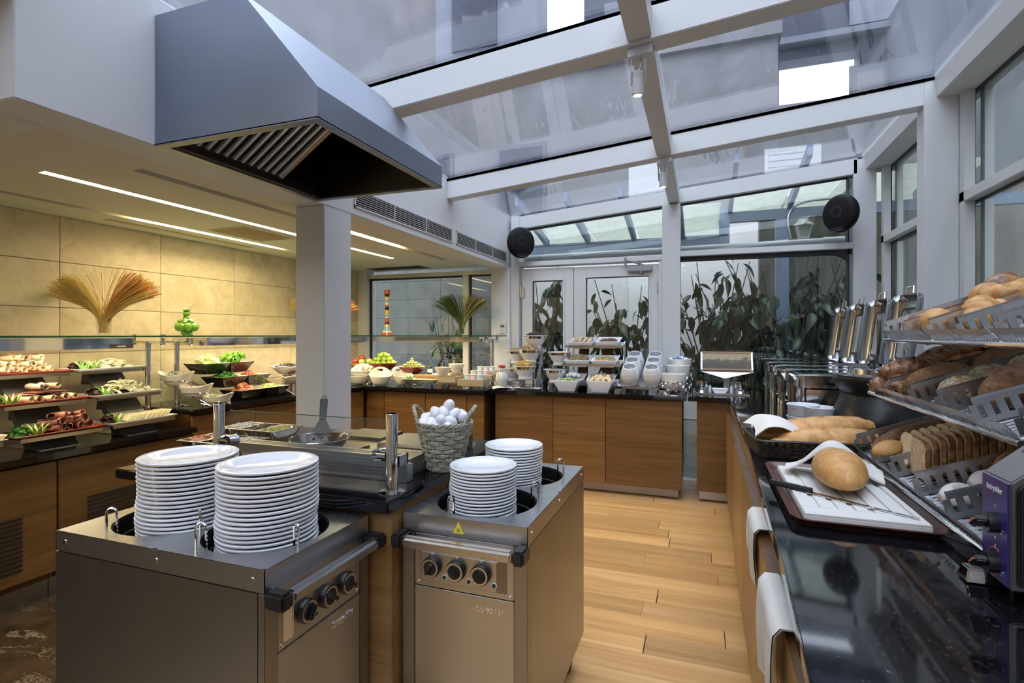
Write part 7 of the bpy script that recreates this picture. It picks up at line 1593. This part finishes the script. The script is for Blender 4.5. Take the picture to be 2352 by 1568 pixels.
# bottom tier
bread(loaf('seeded_loaf', 'crust_seed', .40, .13, .10, 60, .05, 1.2, 0, 1.3, 32, 36), 'seeded_loaf', 'long seeded loaf in the far bottom tray', 0, 0, .235, 0, .0)
def slice_mesh(m1, W_, H_, th, name):
    P = rrect(-W_/2, W_/2, 0, H_*.80, .012, 4); top = [(x, z) for x, z in P]
    P = [(-W_/2, 0.01), (-W_/2+.01, 0), (W_/2-.01, 0), (W_/2, .01), (W_/2-.004, H_*.62), (W_/2+.004, H_*.80), (W_/2-.012, H_*.95), (W_/4, H_), (-W_/4, H_), (-W_/2+.012, H_*.95), (-W_/2-.004, H_*.80), (-W_/2+.004, H_*.62)]
    g = G().prism(P, -th/2, th/2, 'X'); me = bpy.data.meshes.new(name); me = g.mesh(name, m1, 20); me.materials.append(MATS['crust' if 'white' in name else 'crust_brown'])
    me.polygons.foreach_set('material_index', [0 if abs(p.normal.x) > .7 else 1 for p in me.polygons]); return me
wsl = slice_mesh('crumb_white', .115, .105, .012, 'white_slice'); bsl = slice_mesh('crumb', .125, .12, .013, 'brown_slice')
for i in range(13): bread(wsl, 'white_slice', '%s slice of white bread from the front of the second bottom tray' % ORD[i], 0, 1, .07+i*.0265, .02, .004, 0, 0, .55, 'white bread slices', 'bread slice')
for i in range(14): bread(bsl, 'brown_slice', '%s slice of brown bread from the front of the third bottom tray' % ORD[i], 0, 2, .06+i*.0215, .045, .004, .0, 0, .32, 'brown bread slices', 'bread slice')
for s, dy, lb in ((.05, .06, 'small roll behind the white slices'), (.26, .07, 'pale roll at the back of the second bottom tray'), (.38, .06, 'round roll deep in the second bottom tray')): bread(loaf('small_roll', 'crust', .11, .09, .065, int(s*100), .05, 1.5, 0, .8), 'small_roll', lb, 0, 1, s, dy, .03, .3, cat='roll')
fl_ = loaf('floured_roll', 'flour_crust', .095, .085, .075, 77, .04, 1.5, 0, .7)
for s, dy, lb in ((.06, -.02, 'floured white roll beside the toaster knob'), (.15, .03, 'second floured white roll in the fourth bottom tray'), (.16, -.05, 'floured white roll lowest in the fourth bottom tray')): bread(fl_, 'floured_roll', lb, 0, 3, s, dy, .0, .3, cat='roll')
bread(bun[1], 'bun', 'dark crusty roll behind the floured rolls', 0, 3, .24, .05, .01, .2, cat='roll')
# ---- toaster
ts = thing('conveyor_toaster', 'dark toaster with a blue control panel at the right edge', 'toaster', (0, 0, .9005))
prof = [(.556, .03), (.556, .235), (.685, .350), (.98, .350), (.98, .03)]
G().prism(prof, 1.272, 1.375, 'Y').obj('body', 'steel_side', ts, 0, .003)
G().box(.5525, .5555, 1.276, 1.371, .034, .232).obj('control_panel', 'blue_panel', ts, 0)
G().prism([(.566, .04), (.566, .225), (.690, .335), (.97, .335), (.97, .04)], 1.264, 1.2715, 'Y').obj('glass_door', 'black_plastic', ts, 0, .002)
G().box(.60, .95, 1.245, 1.2635, .195, .215).obj('door_handle', 'black_plastic', ts, 0, .004)
for z, lb in ((.145, 0), (.065, 1)):
    kb = G().cyl((.5525, 1.318, z), (.535, 1.318, z), .020, n=24).obj('knob', 'black_plastic', ts)
    G().obox((.524, 1.318, z), (.022, .012, .036), rot(.9, 0, 0)).obj('grip', 'black_plastic', kb, 0, .003); G().obox((.5125, 1.318, z), (.0015, .004, .022), rot(.9, 0, 0)).obj('pointer', 'orange_print', kb, 0)
    G().cyl((.5525, 1.295, z-.012), (.551, 1.295, z-.012), .004, n=10).obj('lamp', 'chrome', ts)
arc = [(.5518, 1.318+.030*math.cos(a), .065+.030*math.sin(a)) for a in [PI*.55+PI*1.1*i/18-PI for i in range(19)]]
G().tube(arc, .0012, 5).obj('dial_arc', 'orange_print', ts)
br1 = text_mesh('maker_lettering', 'öztiryakiler', .017, 'white_print', .0004)
link('maker_lettering', br1, ts, (.5515, 1.322, .212), (PI/2, 0, -PI/2), (.78, 1, 1))
for z, s in ((.178, '1'), (.115, '0'), (.098, '2')): link('dial_mark', text_mesh('dial_mark', s, .010, 'white_print', .0004), ts, (.5515, 1.318, z), (PI/2, 0, -PI/2))
# warning triangle on the sloping top
d = Vector((.129, 0, .115)).normalized(); nrm = Vector((-d.z, 0, d.x)); c0 = Vector((.63, 1.325, .302))
T = [c0-d*.028+Vector((0, -.03, 0)), c0-d*.028+Vector((0, .03, 0)), c0+d*.028]
G().add([p+nrm*.0005 for p in T]+[p+nrm*.0012 for p in T], [(0, 2, 1), (3, 4, 5), (0, 1, 4, 3), (1, 2, 5, 4), (2, 0, 3, 5)]).obj('warning_triangle', 'dark_print', ts, 0)
T2 = [c0+(p-c0)*.72 for p in T]
G().add([p+nrm*.0014 for p in T2]+[p+nrm*.0018 for p in T2], [(0, 2, 1), (3, 4, 5), (0, 1, 4, 3), (1, 2, 5, 4), (2, 0, 3, 5)]).obj('triangle_face', 'grey_print', ts, 0)
for x in (.60, .94):
    for y in (1.285, 1.36): G().cyl((x, y, 0), (x, y, .03), .015, n=12).obj('foot', 'black_plastic', ts)
G().hexa([(.52,1.36,.002),(.556,1.36,.002),(.556,1.405,.002),(.52,1.405,.002)], [(.527,1.365,.030),(.556,1.365,.030),(.556,1.40,.030),(.527,1.40,.030)]).obj('crumb_drawer_pull', 'chrome', ts, 0, .003)
G().box(.556, .62, 1.36, 1.405, .002, .028).obj('crumb_drawer', 'black_plastic', ts, 0, .002)
